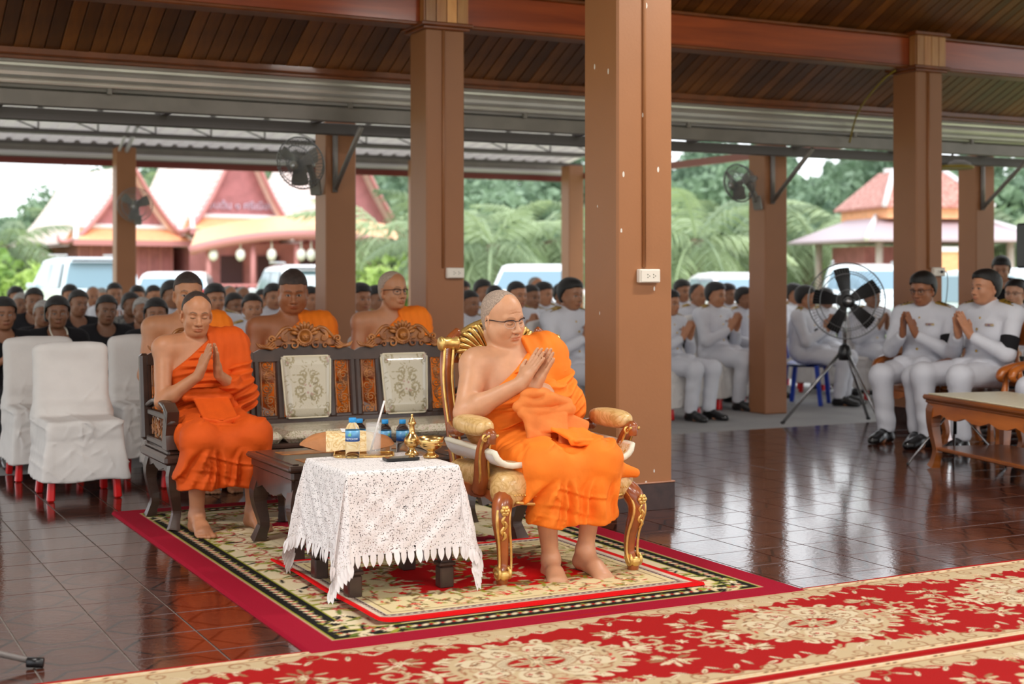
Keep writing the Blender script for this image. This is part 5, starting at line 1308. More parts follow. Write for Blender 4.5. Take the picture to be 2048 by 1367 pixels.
def vine_mb(w, h):
    """openwork vine panel w x h, centred, front -y"""
    m = MB(); n = 5; f = random.Random(4)
    m.tube([Vector((w*.28*math.sin(i/16*n*math.pi), -.002, -h/2+h*i/16)) for i in range(17)], .0042, 6, 3)
    for i in range(n):
        z = -h/2+h*(i+.5)/n; s = 1 if i % 2 else -1
        m.tube(spiral((s*w*.12, -.003, z), w*.32, 1.5, 0, 18, s), [.0045, .004, .003], 6)
        m.tube(spiral((-s*w*.25, -.003, z+h*.06), w*.2, 1.2, 2, 12, -s), [.004, .003], 6)
        for j in range(7): m.ell((-s*w*(.05+.06*(j % 3)), -.006, z-h*.05+.011*(j//3)), (.0048, .0048, .0048), 6, 4)
        for j in range(4):
            a = f.uniform(0, 6.28); c = Vector((s*w*.12, -.004, z)); d = Vector((math.cos(a), 0, math.sin(a)))
            m.tube([c+d*w*.3, c+d*w*.4, c+d*w*.52], [.003, .007, .002], 5, 3, flat=.5)
    for s in (-1, 1): m.box((s*w*.47, 0, 0), (w*.08, .008, h))
    return m
def cab_leg(m, x, y, sx, sy, z1, r=.032, foot=.0):
    m.tube([(x, y, z1), (x+sx*.012, y+sy*.012, z1-.06), (x+sx*.014, y+sy*.014, z1*.62), (x-sx*.004, y-sy*.004, z1*.30), (x+sx*.004, y+sy*.004, .05), (x+sx*.016, y+sy*.016, .0)], [r*1.25, r*1.35, r*1.05, r*.8, r*.85, r*1.1], 4, 4, smooth=False, up=(sx*.7, sy*.7, 0))
    return m
def scallop(w, z0, z1, n=4, d=.02):
    P = [(-w/2, z1), (-w/2, z0-d)]
    for i in range(1, 24):
        t = i/24; P.append((-w/2+w*t, z0-d*abs(math.cos(t*math.pi*n/1.0))*(1 if i % 2 else .85)))
    return P+[(w/2, z0-d), (w/2, z1)]

# ---- carved bench
LB = 1.80; UC = 1.715+LB/2+.03; t = thing('carved_bench', 'long dark wooden bench with carved crests and cream floral upholstery', 'bench', W(UC, 7.40), TH)
for sx in (-1, 1):
    for sy in (-1, 1): cab_leg(MB(), sx*(LB/2-.04), sy*.235, sx, sy, .33, .036).build('leg', M_DARKW, t)
for x in (-.3, .3): cab_leg(MB(), x, -.245, 0.01, -1, .33, .03).build('leg', M_DARKW, t)
MB().box((0, 0, .355), (LB+.05, .56, .05), bev=.014).box((0, 0, .392), (LB+.01, .53, .03), bev=.01).build('seat_frame', M_DARKW, t)
for sy in (-1, 1): MB().prism(scallop(LB-.08, .30, .345, 6), 1, -.012, .012, (0, sy*.255, 0)).build('apron', M_DARKW, t)
for sx in (-1, 1): MB().prism(scallop(.44, .30, .345, 2), 0, -.012, .012, (sx*(LB/2-.02), 0, 0)).build('apron', M_DARKW, t)
for i in (-1, 0, 1):
    MB().box((i*.585, -.03, .435), (.575, .46, .065), bev=.028).build('seat_cushion', M_UPH, t)
BK = Matrix.Translation((0, .235, .40)) @ Matrix.Rotation(math.radians(-8), 4, 'X')
def bkmb(): m = MB(); m.M = BK; return m
bkmb().box((0, 0, .06), (LB, .05, .07), bev=.012).build('back_rail', M_DARKW, t)
vine = vine_mb(.082, .33).mesh('carved_panel'); vine.materials.append(M_CARVE); crest = crest_mb().mesh('crest'); crest.materials.append(M_CARVE)
pu = Paint(.30, .36, .0026, srgb(196, 188, 168)); fu = random.Random(21); O1, O2, O3 = srgb(128, 118, 88), srgb(158, 146, 112), srgb(170, 132, 122)
for mx_, my_, sc_ in ((.15, .17, 1.0), (.0, .36, .8), (.30, .36, .8), (.0, .0, .8), (.30, .0, .8)):
    for sg in (-1, 1):
        for (ox, oy, r_, a_) in ((.045, .045, .032, 1.2), (.055, -.015, .036, 4.4), (.035, -.06, .026, 5.2), (.028, .08, .022, .6)): pu.acanthus(mx_+sg*ox*sc_, my_+oy*sc_, r_*sc_, a_ if sg > 0 else math.pi-a_, sg, O2, O1)
    for k in range(12): a_ = fu.uniform(0, 6.28); pu.leaf(mx_+.03*sc_*math.cos(a_), my_+.04*sc_*math.sin(a_), a_, .035*sc_, .004, fu.choice((O1, O2)))
    for k in range(6): pu.flower(mx_+fu.uniform(-.03, .03), my_+fu.uniform(-.04, .04), .009, O3, 5)
for k in range(60): a_ = fu.uniform(0, 6.28); pu.leaf(fu.uniform(0, .3), fu.uniform(0, .36), a_, .02, .0025, O2)
M_PADV = vm('plastic_covered_upholstery', .35, .2, 200, coat=.9)
for i in (-1, 0, 1):
    cx = i*.598
    # top rail of the unit, arched
    P = [(-.30, .405), (.30, .405), (.30, .455), (.26, .475), (.16, .478), (.10, .50), (-.10, .50), (-.16, .478), (-.26, .475), (-.30, .455)]
    bkmb().prism(P, 1, -.025, .025, (cx, 0, 0)).build('top_rail', M_DARKW, t)
    for x, w in ((-.283, .034), (-.152, .04), (.152, .04), (.283, .034)): bkmb().box((cx+x, 0, .25), (w, .045, .33), bev=.008).build('stile', M_DARKW, t)
    for x in (-.218, .218):
        bkmb().box((cx+x, .0, .425), (.1, .04, .03), bev=.006).build('panel_frame', M_DARKW, t); bkmb().box((cx+x, 0, .09), (.1, .04, .03), bev=.006).build('panel_frame', M_DARKW, t)
        o = link('carved_panel', vine, None, t); o.matrix_local = BK @ Matrix.Translation((cx+x, -.004, .255))
    # upholstered panel, slightly narrower at the foot
    ph = MB(); ph.M = BK
    def pad(a, b, cx=cx):
        w = (.128+.018*b); x = (a-.5)*2; ed = min(1, 6*min(a, 1-a, b, 1-b)*1.2); return Vector((cx+x*w, -.03-.028*math.sqrt(max(0, ed)), .085+.345*b))
    NP = 96; PV = [BK @ pad(a_/(NP-1), b_/(NP-1)) for a_ in range(NP) for b_ in range(NP)]; PQ = [(a_*NP+b_, (a_+1)*NP+b_, (a_+1)*NP+b_+1, a_*NP+b_+1) for a_ in range(NP-1) for b_ in range(NP-1)]
    PC = np.array([pu.I[min(pu.nx-1, int(a_/(NP-1)*(pu.nx-1))), min(pu.ny-1, int(b_/(NP-1)*(pu.ny-1)))] for a_ in range(NP) for b_ in range(NP)])
    link('back_pad', npmesh('back_pad', [tuple(v_) for v_ in PV], PQ, True, PC), M_PADV, t)
    pp = [(-.128, .085), (-.146, .43), (.146, .43), (.128, .085)]
    pts = [Vector((cx+p[0]*(1-.0), -.034, p[1])) for p in pp]; pip = []
    for a in range(4):
        for j in range(6): pip.append(pts[a].lerp(pts[(a+1) % 4], .06+.88*j/5))
    q = MB(); q.M = BK; q.tube(pip, .0055, 6, closed=True); q.build('piping', pm('cream_piping', srgb(214, 204, 178), .5), t)
    o = link('crest', crest, None, t); o.matrix_local = BK @ Matrix.Translation((cx, -.012, .475))
for sx in (-1, 1):
    bkmb().box((sx*(LB/2-.0), 0, .24), (.05, .055, .46), bev=.014).build('end_post', M_DARKW, t)
    x = sx*(LB/2-.015)
    MB().tube([(x, .2, .60), (x, .05, .635), (x, -.13, .63), (x, -.235, .60), (x, -.265, .53)], [.03, .032, .034, .036, .03], 10, 4, flat=.55, up=(0, 0, 1)).build('armrest', M_DARKW, t)
    MB().prism([(-.275, .55), (-.29, .60), (-.20, .64), (-.205, .56), (-.185, .50), (-.18, .41), (-.275, .41), (-.255, .48)], 0, x-.03, x+.03).build('arm_post', M_DARKW, t)
    MB().box((x, .0, .425), (.045, .4, .03), bev=.006).box((x, 0, .565), (.04, .38, .03), bev=.006).build('side_rail', M_DARKW, t)
    o = link('side_carving', vine_mb(.13, .34).mesh('side_carving'), M_CARVE, t); o.location = (x, 0, .495); o.rotation_euler = (0, math.pi/2, math.pi/2)

# ---- dark coffee table
t = thing('coffee_table', 'low dark wooden coffee table with carved inlays, in front of the carved bench', 'table', W(2.64, 6.41), TH); TW, TD = 1.20, .62
for sx in (-1, 1):
    for sy in (-1, 1): cab_leg(MB(), sx*(TW/2-.045), sy*(TD/2-.045), sx, sy, .31, .042).build('leg', M_DARKW, t)
MB().box((0, 0, .418), (TW+.04, TD+.04, .028), bev=.01).box((0, 0, .385), (TW, TD, .05), bev=.012).build('table_top', M_DARKW, t)
for sy in (-1, 1): MB().prism(scallop(TW-.04, .29, .365, 4, .03), 1, -.014, .014, (0, sy*(TD/2-.02), 0)).build('apron', M_DARKW, t)
for sx in (-1, 1): MB().prism(scallop(TD-.04, .29, .365, 2, .03), 0, -.014, .014, (sx*(TW/2-.02), 0, 0)).build('apron', M_DARKW, t)
for x in (-.38, 0, .38):
    for y in (-.15, .15): MB().box((x, y, .4325), (.26, .12, .004), bev=.0015).build('inlay', M_CARVE, t)
for x in (-.19, .19, -.57, .57): MB().box((x, 0, .4335), (.03, TD-.06, .006), bev=.002).build('divider', M_DARKW, t)

# ---- side table with lace cloth
TU, TV, TZ = 2.225, 5.495, .50
t = thing('side_table', 'small square dark side table under the lace cloth', 'table', W(TU, TV), TH)
for sx in (-1, 1):
    for sy in (-1, 1):
        MB().box((sx*.2, sy*.195, .245), (.05, .05, .47), bev=.006).box((sx*.2, sy*.195, .10), (.072, .072, .018), bev=.005).box((sx*.2, sy*.195, .045), (.06, .06, .09), bev=.006).build('leg', M_DARKW, t)
MB().box((0, 0, TZ-.012), (.47, .46, .024), bev=.008).build('table_top', M_DARKW, t)
for sy in (-1, 1): MB().box((0, sy*.195, TZ-.06), (.36, .02, .07)).build('apron', M_DARKW, t)
def lace_mat():
    m, nt, b = newmat('white_lace'); uv = nt.nodes.new('ShaderNodeUVMap')
    v = nt.nodes.new('ShaderNodeTexVoronoi'); v.inputs['Scale'].default_value = 150; v.inputs['Randomness'].default_value = .75; lk(nt, uv.outputs[0], v.inputs['Vector'])
    w = nt.nodes.new('ShaderNodeTexVoronoi'); w.inputs['Scale'].default_value = 30; w.inputs['Randomness'].default_value = .15; lk(nt, uv.outputs[0], w.inputs['Vector'])
    c = nt.nodes.new('ShaderNodeMath'); c.operation = 'MULTIPLY_ADD'; c.inputs[1].default_value = .34; c.inputs[2].default_value = .16; lk(nt, w.outputs['Distance'], c.inputs[0])
    a = nt.nodes.new('ShaderNodeMath'); a.operation = 'GREATER_THAN'; lk(nt, v.outputs['Distance'], a.inputs[0]); lk(nt, c.outputs[0], a.inputs[1])
    lk(nt, a.outputs[0], b.inputs['Alpha']); b.inputs['Base Color'].default_value = (*srgb(238, 232, 230), 1); b.inputs['Roughness'].default_value = .8
    bp = nt.nodes.new('ShaderNodeBump'); bp.inputs['Strength'].default_value = .5; bp.inputs['Distance'].default_value = .003; lk(nt, v.outputs['Distance'], bp.inputs['Height']); lk(nt, bp.outputs[0], b.inputs['Normal'])
    return m
M_LACE = lace_mat(); HB, HA = .585, .24
def drape(s, q, eps=0.0):
    dx, dy = max(abs(s)-HA, 0), max(abs(q)-HA, 0); r = math.hypot(dx, dy); sx = math.copysign(1, s); sy = math.copysign(1, q)
    x0 = max(-HA, min(HA, s)); y0 = max(-HA, min(HA, q)); z = TZ+.004
    if r < 1e-6: return Vector((x0, y0, z))
    a = math.atan2(dy, dx); mid = math.sin(2*a); bend = .5*(1-math.exp(-r/.02))
    out = r*(.09+.13*mid)+.006*(1-math.exp(-r/.01))
    side = 1-mid
    fold = (.004*math.sin((s*sy+q*sx)*38+1.7)+.003*math.sin((s-q)*61))*min(1, r/.15)*side+.03*math.sin(6*a)*mid*min(1, r/.2)
    d = Vector((math.cos(a)*sx, math.sin(a)*sy, 0)); n = Vector((-d.y, d.x, 0))
    return Vector((x0, y0, z))+d*(out+fold*.8)+n*(fold*.9*mid)-Vector((0, 0, r*.955-.002))
NL = 100; Vv = [drape(-HB+2*HB*i/(NL-1), -HB+2*HB*j/(NL-1)) for i in range(NL) for j in range(NL)]; Qq = [(i*NL+j, (i+1)*NL+j, (i+1)*NL+j+1, i*NL+j+1) for i in range(NL-1) for j in range(NL-1)]
me = npmesh('lace_cloth', [tuple(v) for v in Vv], Qq); uv_from(me, lambda c, i: (2*HB*(i//NL)/(NL-1), 2*HB*(i % NL)/(NL-1)))
lc = link('lace_tablecloth', me, M_LACE, None, W(TU, TV), (0, 0, TH)); tag(lc, 'white crochet lace tablecloth with leaf fringe hanging over the side table', 'tablecloth')
lf = MB()
lf.grid(lambda a, b: Vector(((a-.5)*.027*(math.sin(math.pi*(.25+.75*b)))**.8, -.0015*math.cos((a-.5)*8)+.002*math.sin(b*3), -.055*b)), 5, 7); leaf = lf.mesh('lace_leaf'); leaf.materials.append(pm('lace_thread', srgb(236, 230, 228), .8))
NF = 36
for side in range(4):
    for i in range(NF):
        s = -HB+2*HB*(i+.5)/NF; pq = [(s, -HB), (HB, s), (-s, HB), (-HB, -s)][side]; pr = [(s, -HB+.01), (HB-.01, s), (-s, HB-.01), (-HB+.01, -s)][side]; ps = [(s+.01, -HB), (HB, s+.01), (-s-.01, HB), (-HB, -s-.01)][side]
        p = drape(*pq); dn = (p-drape(*pr)).normalized(); tn = (drape(*ps)-p).normalized(); nn = dn.cross(tn).normalized(); tn = nn.cross(dn)
        M = Matrix((tn, nn, -dn)).transposed().to_4x4(); M.translation = p-dn*.006
        o = link('lace_leaf', leaf, None, lc); o.matrix_local = M

# ---- things on the lace table
TT = TZ+.008
M_WATER = pm('clear_bottle_plastic', (.93, .97, 1.0), .08, trans=1.0, ior=1.12); M_BLUEC = pm('sky_blue_cap', srgb(40, 150, 220), .4)
def lbl_mat():
    m, nt, b = newmat('blue_bottle_label'); tc = nt.nodes.new('ShaderNodeTexCoord'); sp = nt.nodes.new('ShaderNodeSeparateXYZ'); lk(nt, tc.outputs['Object'], sp.inputs[0])
    r = nt.nodes.new('ShaderNodeValToRGB'); e = r.color_ramp.elements; e[0].position = .0; e[0].color = (*srgb(18, 74, 150), 1); e[1].position = 1; e[1].color = (*srgb(120, 190, 226), 1)
    mr = nt.nodes.new('ShaderNodeMapRange'); mr.inputs[1].default_value = .075; mr.inputs[2].default_value = .125; lk(nt, sp.outputs[2], mr.inputs[0]); lk(nt, mr.outputs[0], r.inputs[0]); lk(nt, r.outputs[0], b.inputs['Base Color']); b.inputs['Roughness'].default_value = .35
    return m
M_LBL = lbl_mat(); M_LET = pm('white_print', (.9, .9, .9), .5)
def text_mesh(body, size, name, ext=.0004):
    c = bpy.data.curves.new(name, 'FONT'); c.body = body; c.size = size; c.extrude = ext; c.align_x = 'CENTER'; c.resolution_u = 2
    o = bpy.data.objects.new(name, c); COL.objects.link(o); dg = bpy.context.evaluated_depsgraph_get(); me = bpy.data.meshes.new_from_object(o.evaluated_get(dg)); bpy.data.objects.remove(o); bpy.data.curves.remove(c); return me
WT = text_mesh('TUETEXOM', .0115, 'lettering')
for v_ in WT.vertices:                                         # wrap round the bottle
    a = v_.co.x/.0305; v_.co = Vector((.0312*math.sin(a), -.0312*math.cos(a)-v_.co.z*.0, v_.co.y))
WT.materials.append(M_LET)
BPROF = [(.0, .002), (.026, .0), (.0295, .006), (.0300, .055), (.0288, .060), (.0300, .066), (.0300, .118), (.0265, .132), (.0150, .146), (.0128, .150), (.0128, .158)]
def bottle(loc, label, turn=0.0):
    t = thing('water_bottle', label, 'bottle', loc, turn, 'water bottles')
    MB().lathe(BPROF, n=24).build('bottle_body', M_WATER, t)
    MB().lathe([(.0305, .070), (.0308, .070), (.0308, .116), (.0305, .116)], n=28, cap=False).build('label_band', M_LBL, t)
    lb = link('lettering', WT, None, t, (0, 0, .077)); MB().ell((-.004, -.0312, .099), (.006, .0012, .008), 8, 6).ell((-.010, -.030, .097), (.004, .0012, .005), 8, 6).build('green_emblem', pm('green_print', srgb(120, 190, 150), .5), t)
    MB().lathe([(.0155, .149), (.016, .150), (.016, .166), (.0148, .168), (0, .168)], n=20).build('cap', M_BLUEC, t)
bottle(G(705, 925, TT), 'front clear water bottle with blue label standing on the gold tray', -.1)
for px, v, l in ((719, 6.33, 'clear water bottle on the coffee table, leftmost, mostly behind the front bottle and paper bag'), (770, 6.24, 'clear water bottle on the coffee table seen just right of the drinking glass'), (805, 6.2, 'clear water bottle on the coffee table just left of the brass ewer')):
    q = onv(px, v, 549); bottle((q.x, q.y, .438), l, .9)
t = thing('drinking_glass', 'tall clear drinking glass with a white straw on the gold tray', 'glass', G(747, 921, TT))
MB().lathe([(0, .0), (.030, .0), (.0335, .14), (.032, .14), (.0288, .008), (0, .008)], n=28).build('glass', pm('clear_glass', (.95, .97, .97), .03, alpha=.16, spec=.8), t)
MB().tube([(-.015, .01, .012), (.02, -.005, .14), (.048, -.015, .235)], .0042, 8).build('straw', pm('white_straw', srgb(235, 228, 226), .4), t)
t = thing('gold_tray', 'shallow gold tray with beaded rim under the bottle and glass', 'tray', G(728, 921, TZ+.004), TH*.2)
M_BRASS = pm('polished_brass', srgb(214, 176, 112), .24, .95, var=.1, vs=25)
MB().prism(rr(.25, .15, .03, 6), 2, 0, .004).build('tray_base', M_BRASS, t)
rim = [Vector((x, y, .007)) for x, y in rr(.252, .152, .03, 5)]
MB().tube(rim, .004, 6, closed=True).build('rim', M_BRASS, t)
bd = MB().ell((0, 0, 0), (.0034, .0034, .0034), 6, 4).mesh('bead'); bd.materials.append(M_BRASS)
for i in range(len(rim)):
    for j in range(4):
        link('bead', bd, None, t, rim[i].lerp(rim[(i+1) % len(rim)], j/4)+Vector((0, 0, .003))) if (rim[i]-rim[(i+1) % len(rim)]).length > .02 else None
t = thing('paper_bag', 'puffed brown paper bag with a cream printed panel on the lace table', 'bag', G(694, 911, TT)+Vector((0, 0, -.006)), TH*.3)
M_KRAFT = pm('brown_kraft_paper', srgb(176, 116, 70), .7, var=.12, vs=14, bump=.4, bs=24); M_CREAM = brocade('cream_swirl_print', srgb(232, 206, 158), srgb(214, 176, 116), srgb(240, 220, 180), 22, .6, .1)
def bag(a, b, top, x0=-1, x1=1):
    x = x0+(x1-x0)*a; y = (b-.5)*2; w = (1-x*x*.35*abs(x))*1.0
    h = .042*(1-abs(x)**2.4)**.7*(1-abs(y)**2.6)**.6 if abs(x) < 1 and abs(y) < 1 else 0
    cr = .005*math.sin(x*9+y*4)+.004*math.sin(y*11-x*6)
    return Vector((x*.205, y*.085*(.35+.65*(1-abs(x)**3)), .014+(h*1.9+cr*.6 if top else -h*.2)+.022*abs(x)**3+.0))
MB().grid(lambda a, b: bag(a, b, True), 30, 16).grid(lambda a, b: bag(a, 1-b, False), 30, 16).build('bag_body', M_KRAFT, t)
MB().grid(lambda a, b: bag(a, b, True, -.45, .55)+Vector((0, 0, .0015)), 20, 16).build('cream_panel', M_CREAM, t)
MB().prism([(-.04, -.03), (.04, -.025), (.045, .03), (-.035, .03)], 2, 0, .001).build('paper_slip', pm('white_paper', (.85, .84, .82), .7), t, (.01, -.005, .094), (.15, .1, .2))
t = thing('brass_ewer', 'slim engraved brass ewer with a domed lid on the lace table', 'ewer', G(824, 919, TT))
MB().lathe([(0, 0), (.030, .0), (.031, .006), (.024, .012), (.013, .024), (.012, .03), (.022, .036), (.032, .048), (.0345, .06), (.031, .072), (.020, .084), (.012, .096), (.0105, .12), (.012, .128), (.016, .131)], n=28).build('ewer_body', M_BRASS, t)
for z in (.052, .06, .068): MB().lathe([(.0335, z-.001), (.0358-abs(z-.06)*.2, z), (.0335, z+.001)], n=28, cap=False).build('engraved_ring', M_BRASS, t)
MB().lathe([(.018, .131), (.0185, .136), (.014, .142), (.011, .152), (.006, .158), (.0035, .163), (.0055, .168), (.0045, .174), (0, .176)], n=20).build('lid', M_BRASS, t)
t = thing('brass_bowl', 'brass footed water bowl at the right of the lace table', 'bowl', G(862, 924, TT))
MB().lathe([(0, 0), (.033, 0), (.034, .006), (.026, .012), (.016, .020), (.015, .026), (.026, .033), (.043, .042), (.0515, .058), (.054, .086), (.0525, .086), (.0495, .058), (.038, .044), (0, .040)], n=32).build('bowl', M_BRASS, t)
for z in (.055, .072): MB().lathe([(.05, z-.0012), (.0535+.03*(z-.055), z), (.05, z+.0012)], n=32, cap=False).build('engraved_ring', M_BRASS, t)
t = thing('mobile_phone', 'black mobile phone lying flat on the front of the lace table', 'phone', G(802, 929, TT), .42)
MB().prism(rr(.145, .072, .01), 2, 0, .010).build('case', pm('phone_case', srgb(40, 38, 38), .35, .5), t); MB().prism(rr(.138, .066, .008), 2, .010, .0106).build('screen', pm('phone_glass', (.01, .01, .012), .05, coat=.8), t)

# ---- gold armchair
t = thing('gold_armchair', 'gilded carved armchair with gold damask upholstery under the bespectacled monk', 'armchair', W(2.975, 5.55), TH)
for sx in (-1, 1):
    P = [(sx*.285, -.275, .37), (sx*.318, -.312, .325), (sx*.330, -.325, .26), (sx*.312, -.305, .16), (sx*.308, -.30, .08), (sx*.318, -.312, .03), (sx*.318, -.312, .0)]
    lg = MB().tube(P, [.040, .044, .038, .027, .023, .028, .024], 10, 5).build('front_leg', M_REDWOOD, t)
    gm_ = MB()
    for o in (-.021, .021): gm_.tube([(p[0]+o*1.3, p[1]-.024+abs(o)*.1, p[2]) for p in P[:6]], [.008, .009, .008, .006, .006, .006], 6, 5)
    gm_.build('gilt_edge', M_GILT, lg)
    g2 = MB()
    for j in range(6):
        a = j*math.pi/3; g2.ell((sx*.331+.013*math.cos(a), -.368, .312+.013*math.sin(a)), (.011, .008, .011), 8, 6)
    g2.ell((sx*.331, -.376, .312), (.008, .007, .008), 8, 6)
    for j in range(4): g2.tube([(sx*.331, -.366+.004*j, .29-.022*j), (sx*.331+.010*(1 if j % 2 else -1), -.362+.004*j, .27-.022*j), (sx*.331, -.358+.006*j, .25-.022*j)], [.005, .008, .003], 6, 3)
    g2.build('carved_flower', M_GILT, lg)
    g3 = MB()
    for o in (-1, 1): g3.tube([Vector((sx*.318+o*.024, -.318+.024*math.cos(a)*(1-.25*a/8), .046+.024*math.sin(a)*(1-.25*a/8))) for a in [i*.5 for i in range(17)]], [.010, .006], 8); g3.ell((sx*.318+o*.026, -.318, .046), (.011, .015, .015), 10, 6)
    g3.ell((sx*.318, -.336, .04), (.026, .014, .022), 10, 6); g3.build('scroll_foot', M_GILT, lg)
    MB().tube([(sx*.25, .24, .37), (sx*.26, .27, .22), (sx*.27, .31, .1), (sx*.28, .35, .0)], [.034, .03, .024, .022], 8, 4).build('back_leg', M_REDWOOD, t)
    # arm
    MB().tube([(sx*.315, -.10, .36), (sx*.325, -.135, .42), (sx*.342, -.165, .50), (sx*.348, -.20, .57), (sx*.345, -.262, .615), (sx*.345, -.27, .575)], [.040, .036, .028, .025, .026, .018], 9, 5).build('arm_support', M_REDWOOD, t)
    g4 = MB()
    for o in (-.02, .02): g4.tube([(sx*.318+o, -.135, .38), (sx*.328+o, -.168, .43), (sx*.343+o, -.195, .505), (sx*.348+o, -.228, .575), (sx*.345+o, -.288, .612)], .006, 6, 5)
    g4.tube(spiral((sx*.345-.024, -.262, .598), .02, 1.3, 0, 14), .005, 6); g4.tube([Vector((sx*.345+.0, p.z*0-.262+.018*math.cos(a), .60+.018*math.sin(a))) for p, a in [(Vector((0, 0, 0)), i*.5) for i in range(14)]], .006, 6)
    g4.build('gilt_edge', M_GILT, t)
    MB().ell((sx*.342, -.085, .638), (.052, .155, .042), 18, 12, sq=.75).build('arm_pad', M_DAMASK, t)
    MB().tube([(sx*.335, .06, .60), (sx*.315, .16, .585), (sx*.285, .255, .60)], .026, 8, 4).build('arm_rail', M_REDWOOD, t)
    # back posts
    MB().tube([(sx*.26, .25, .40), (sx*.275, .28, .60), (sx*.285, .315, .80), (sx*.265, .345, .95), (sx*.20, .36, 1.02)], [.03, .028, .028, .027, .02], 8, 5).build('back_post', M_REDWOOD, t)
    g5 = MB()
    for o in (-.02, .022): g5.tube([(sx*(.26+o), .225, .42), (sx*(.275+o), .255, .60), (sx*(.285+o), .29, .80), (sx*(.265+o), .32, .95)], .007, 6, 5)
    g5.lathe([(0, -.045), (.03, -.045), (.034, -.035), (.026, -.02), (.03, .0), (.026, .02), (.034, .035), (.03, .045), (0, .045)], (sx*.262, .335, .965), 14, Euler((0, math.pi/2, 0)).to_matrix()); g5.build('gilt_edge', M_GILT, t)
def seat_pad(S_):
    S_.box((0, -.02, .40), (.305, .295, .055), .045, .02); S_.ell((0, -.03, .44), (.28, .27, .05), .05); S_.ell((0, -.29, .385), (.25, .05, .06), .05)
    for sx in (-1, 1): S_.ell((sx*.27, -.26, .375), (.07, .07, .075), .04)
S = SDF(); seat_pad(S); finish('seat', S, (axis(-.38, .38, .011), axis(-.4, .34, .011), axis(.28, .52, .011)), M_DAMASK, t, 1)
MB().prism(scallop(.52, .335, .37, 2, .015), 1, -.02, .02, (0, -.30, 0)).build('front_rail', M_REDWOOD, t)
for sx in (-1, 1): MB().prism(scallop(.46, .335, .37, 2, .015), 0, -.02, .02, (sx*.29, -.02, 0)).build('side_rail', M_REDWOOD, t)
nl = MB().ell((0, 0, 0), (.0042, .0042, .0042), 6, 4).mesh('nail_head'); nl.materials.append(M_GILT)
for i in range(46): link('nail_head', nl, None, t, (-.27+.54*i/45, -.335-.008*math.sin(i/45*math.pi), .352+.014*abs(math.cos(i/45*math.pi*2))))
MB().tube([(-.26, -.325, .335), (-.15, -.33, .322), (0, -.335, .33), (.15, -.33, .322), (.26, -.325, .335)], .008, 6, 5).build('gilt_edge', M_GILT, t)
BM = Matrix.Translation((0, .30, .48)) @ Matrix.Rotation(math.radians(-9), 4, 'X')
q = MB(); q.M = BM; q.ell((0, -.01, .22), (.215, .045, .24), 20, 14, sq=.7); q.build('back_pad', M_DAMASK, t)
q = MB(); q.M = BM
for j in range(17):                                            # plume of the crest
    a = math.radians(8+164*j/16); d = Vector((math.cos(a), 0, math.sin(a))); q.tube([Vector((0, -.01, .43))+Vector((d.x*.10, 0, d.z*.04)), Vector((0, -.035, .43))+Vector((d.x*.17, 0, d.z*.11)), Vector((0, -.03, .43))+Vector((d.x*.215, 0, d.z*.155)), Vector((0, -.005, .43))+Vector((d.x*.235, 0, d.z*.14))], [.006, .012, .013, .006], 7, 4)
for s in (-1, 1):
    q.tube(spiral((s*.10, -.03, .45), .035, 1.4, 0, 16, s), [.009, .006], 7); q.tube(spiral((s*.18, -.025, .42), .028, 1.2, 2, 16, -s), [.008, .005], 7)
q.tube([(-.24, 0, .42), (-.16, 0, .54), (0, 0, .59), (.16, 0, .54), (.24, 0, .42)], .018, 8, 5); q.build('crest', M_GILT, t)
q = MB(); q.M = BM; q.prism([(-.23, .40), (-.15, .52), (0, .57), (.15, .52), (.23, .40)], 1, 0, .02); q.build('crest_panel', M_REDWOOD, t)
# loose brocade seat cover with white lining, curling up at both sides
def sc(a, b, off=0.0):
    s = (a-.5)*2; q = abs(s); sg = math.copysign(1, s); an = max(0, (q-.70)/.30)*math.radians(80)
    x = sg*(min(q, .70)*.36+.085*math.sin(an)); z = .488+.010*math.cos(s*3)+.085*(1-math.cos(an))*(.85+.15*b); n = Vector((-sg*math.sin(an), 0, math.cos(an)))
    y = -.31+.47*b+.03*q*q
    return Vector((x, y, z))+n*off
cv = thing('seat_cover', 'cream and gold brocade seat cover with white lining draped over the gold armchair seat', 'cover', W(2.975, 5.55), TH)
MB().grid(lambda a, b: sc(a, b, .012), 30, 14).build('brocade_top', brocade('gold_brocade', srgb(222, 208, 176), srgb(196, 148, 52), srgb(206, 176, 100), 26, .45, .1), cv)
MB().grid(lambda a, b: sc(1-a, b, -.012), 30, 14).build('lining', pm('white_quilt_lining', srgb(228, 226, 224), .7, bump=.3, bs=14), cv)
edge = [sc(i/29, 0) for i in range(30)]+[sc(1, j/13) for j in range(1, 14)]+[sc(1-i/29, 1) for i in range(1, 30)]+[sc(0, 1-j/13) for j in range(1, 13)]
MB().tube(edge, .0135, 8, closed=True).build('rolled_edge', pm('cream_edge', srgb(226, 220, 200), .6), cv)

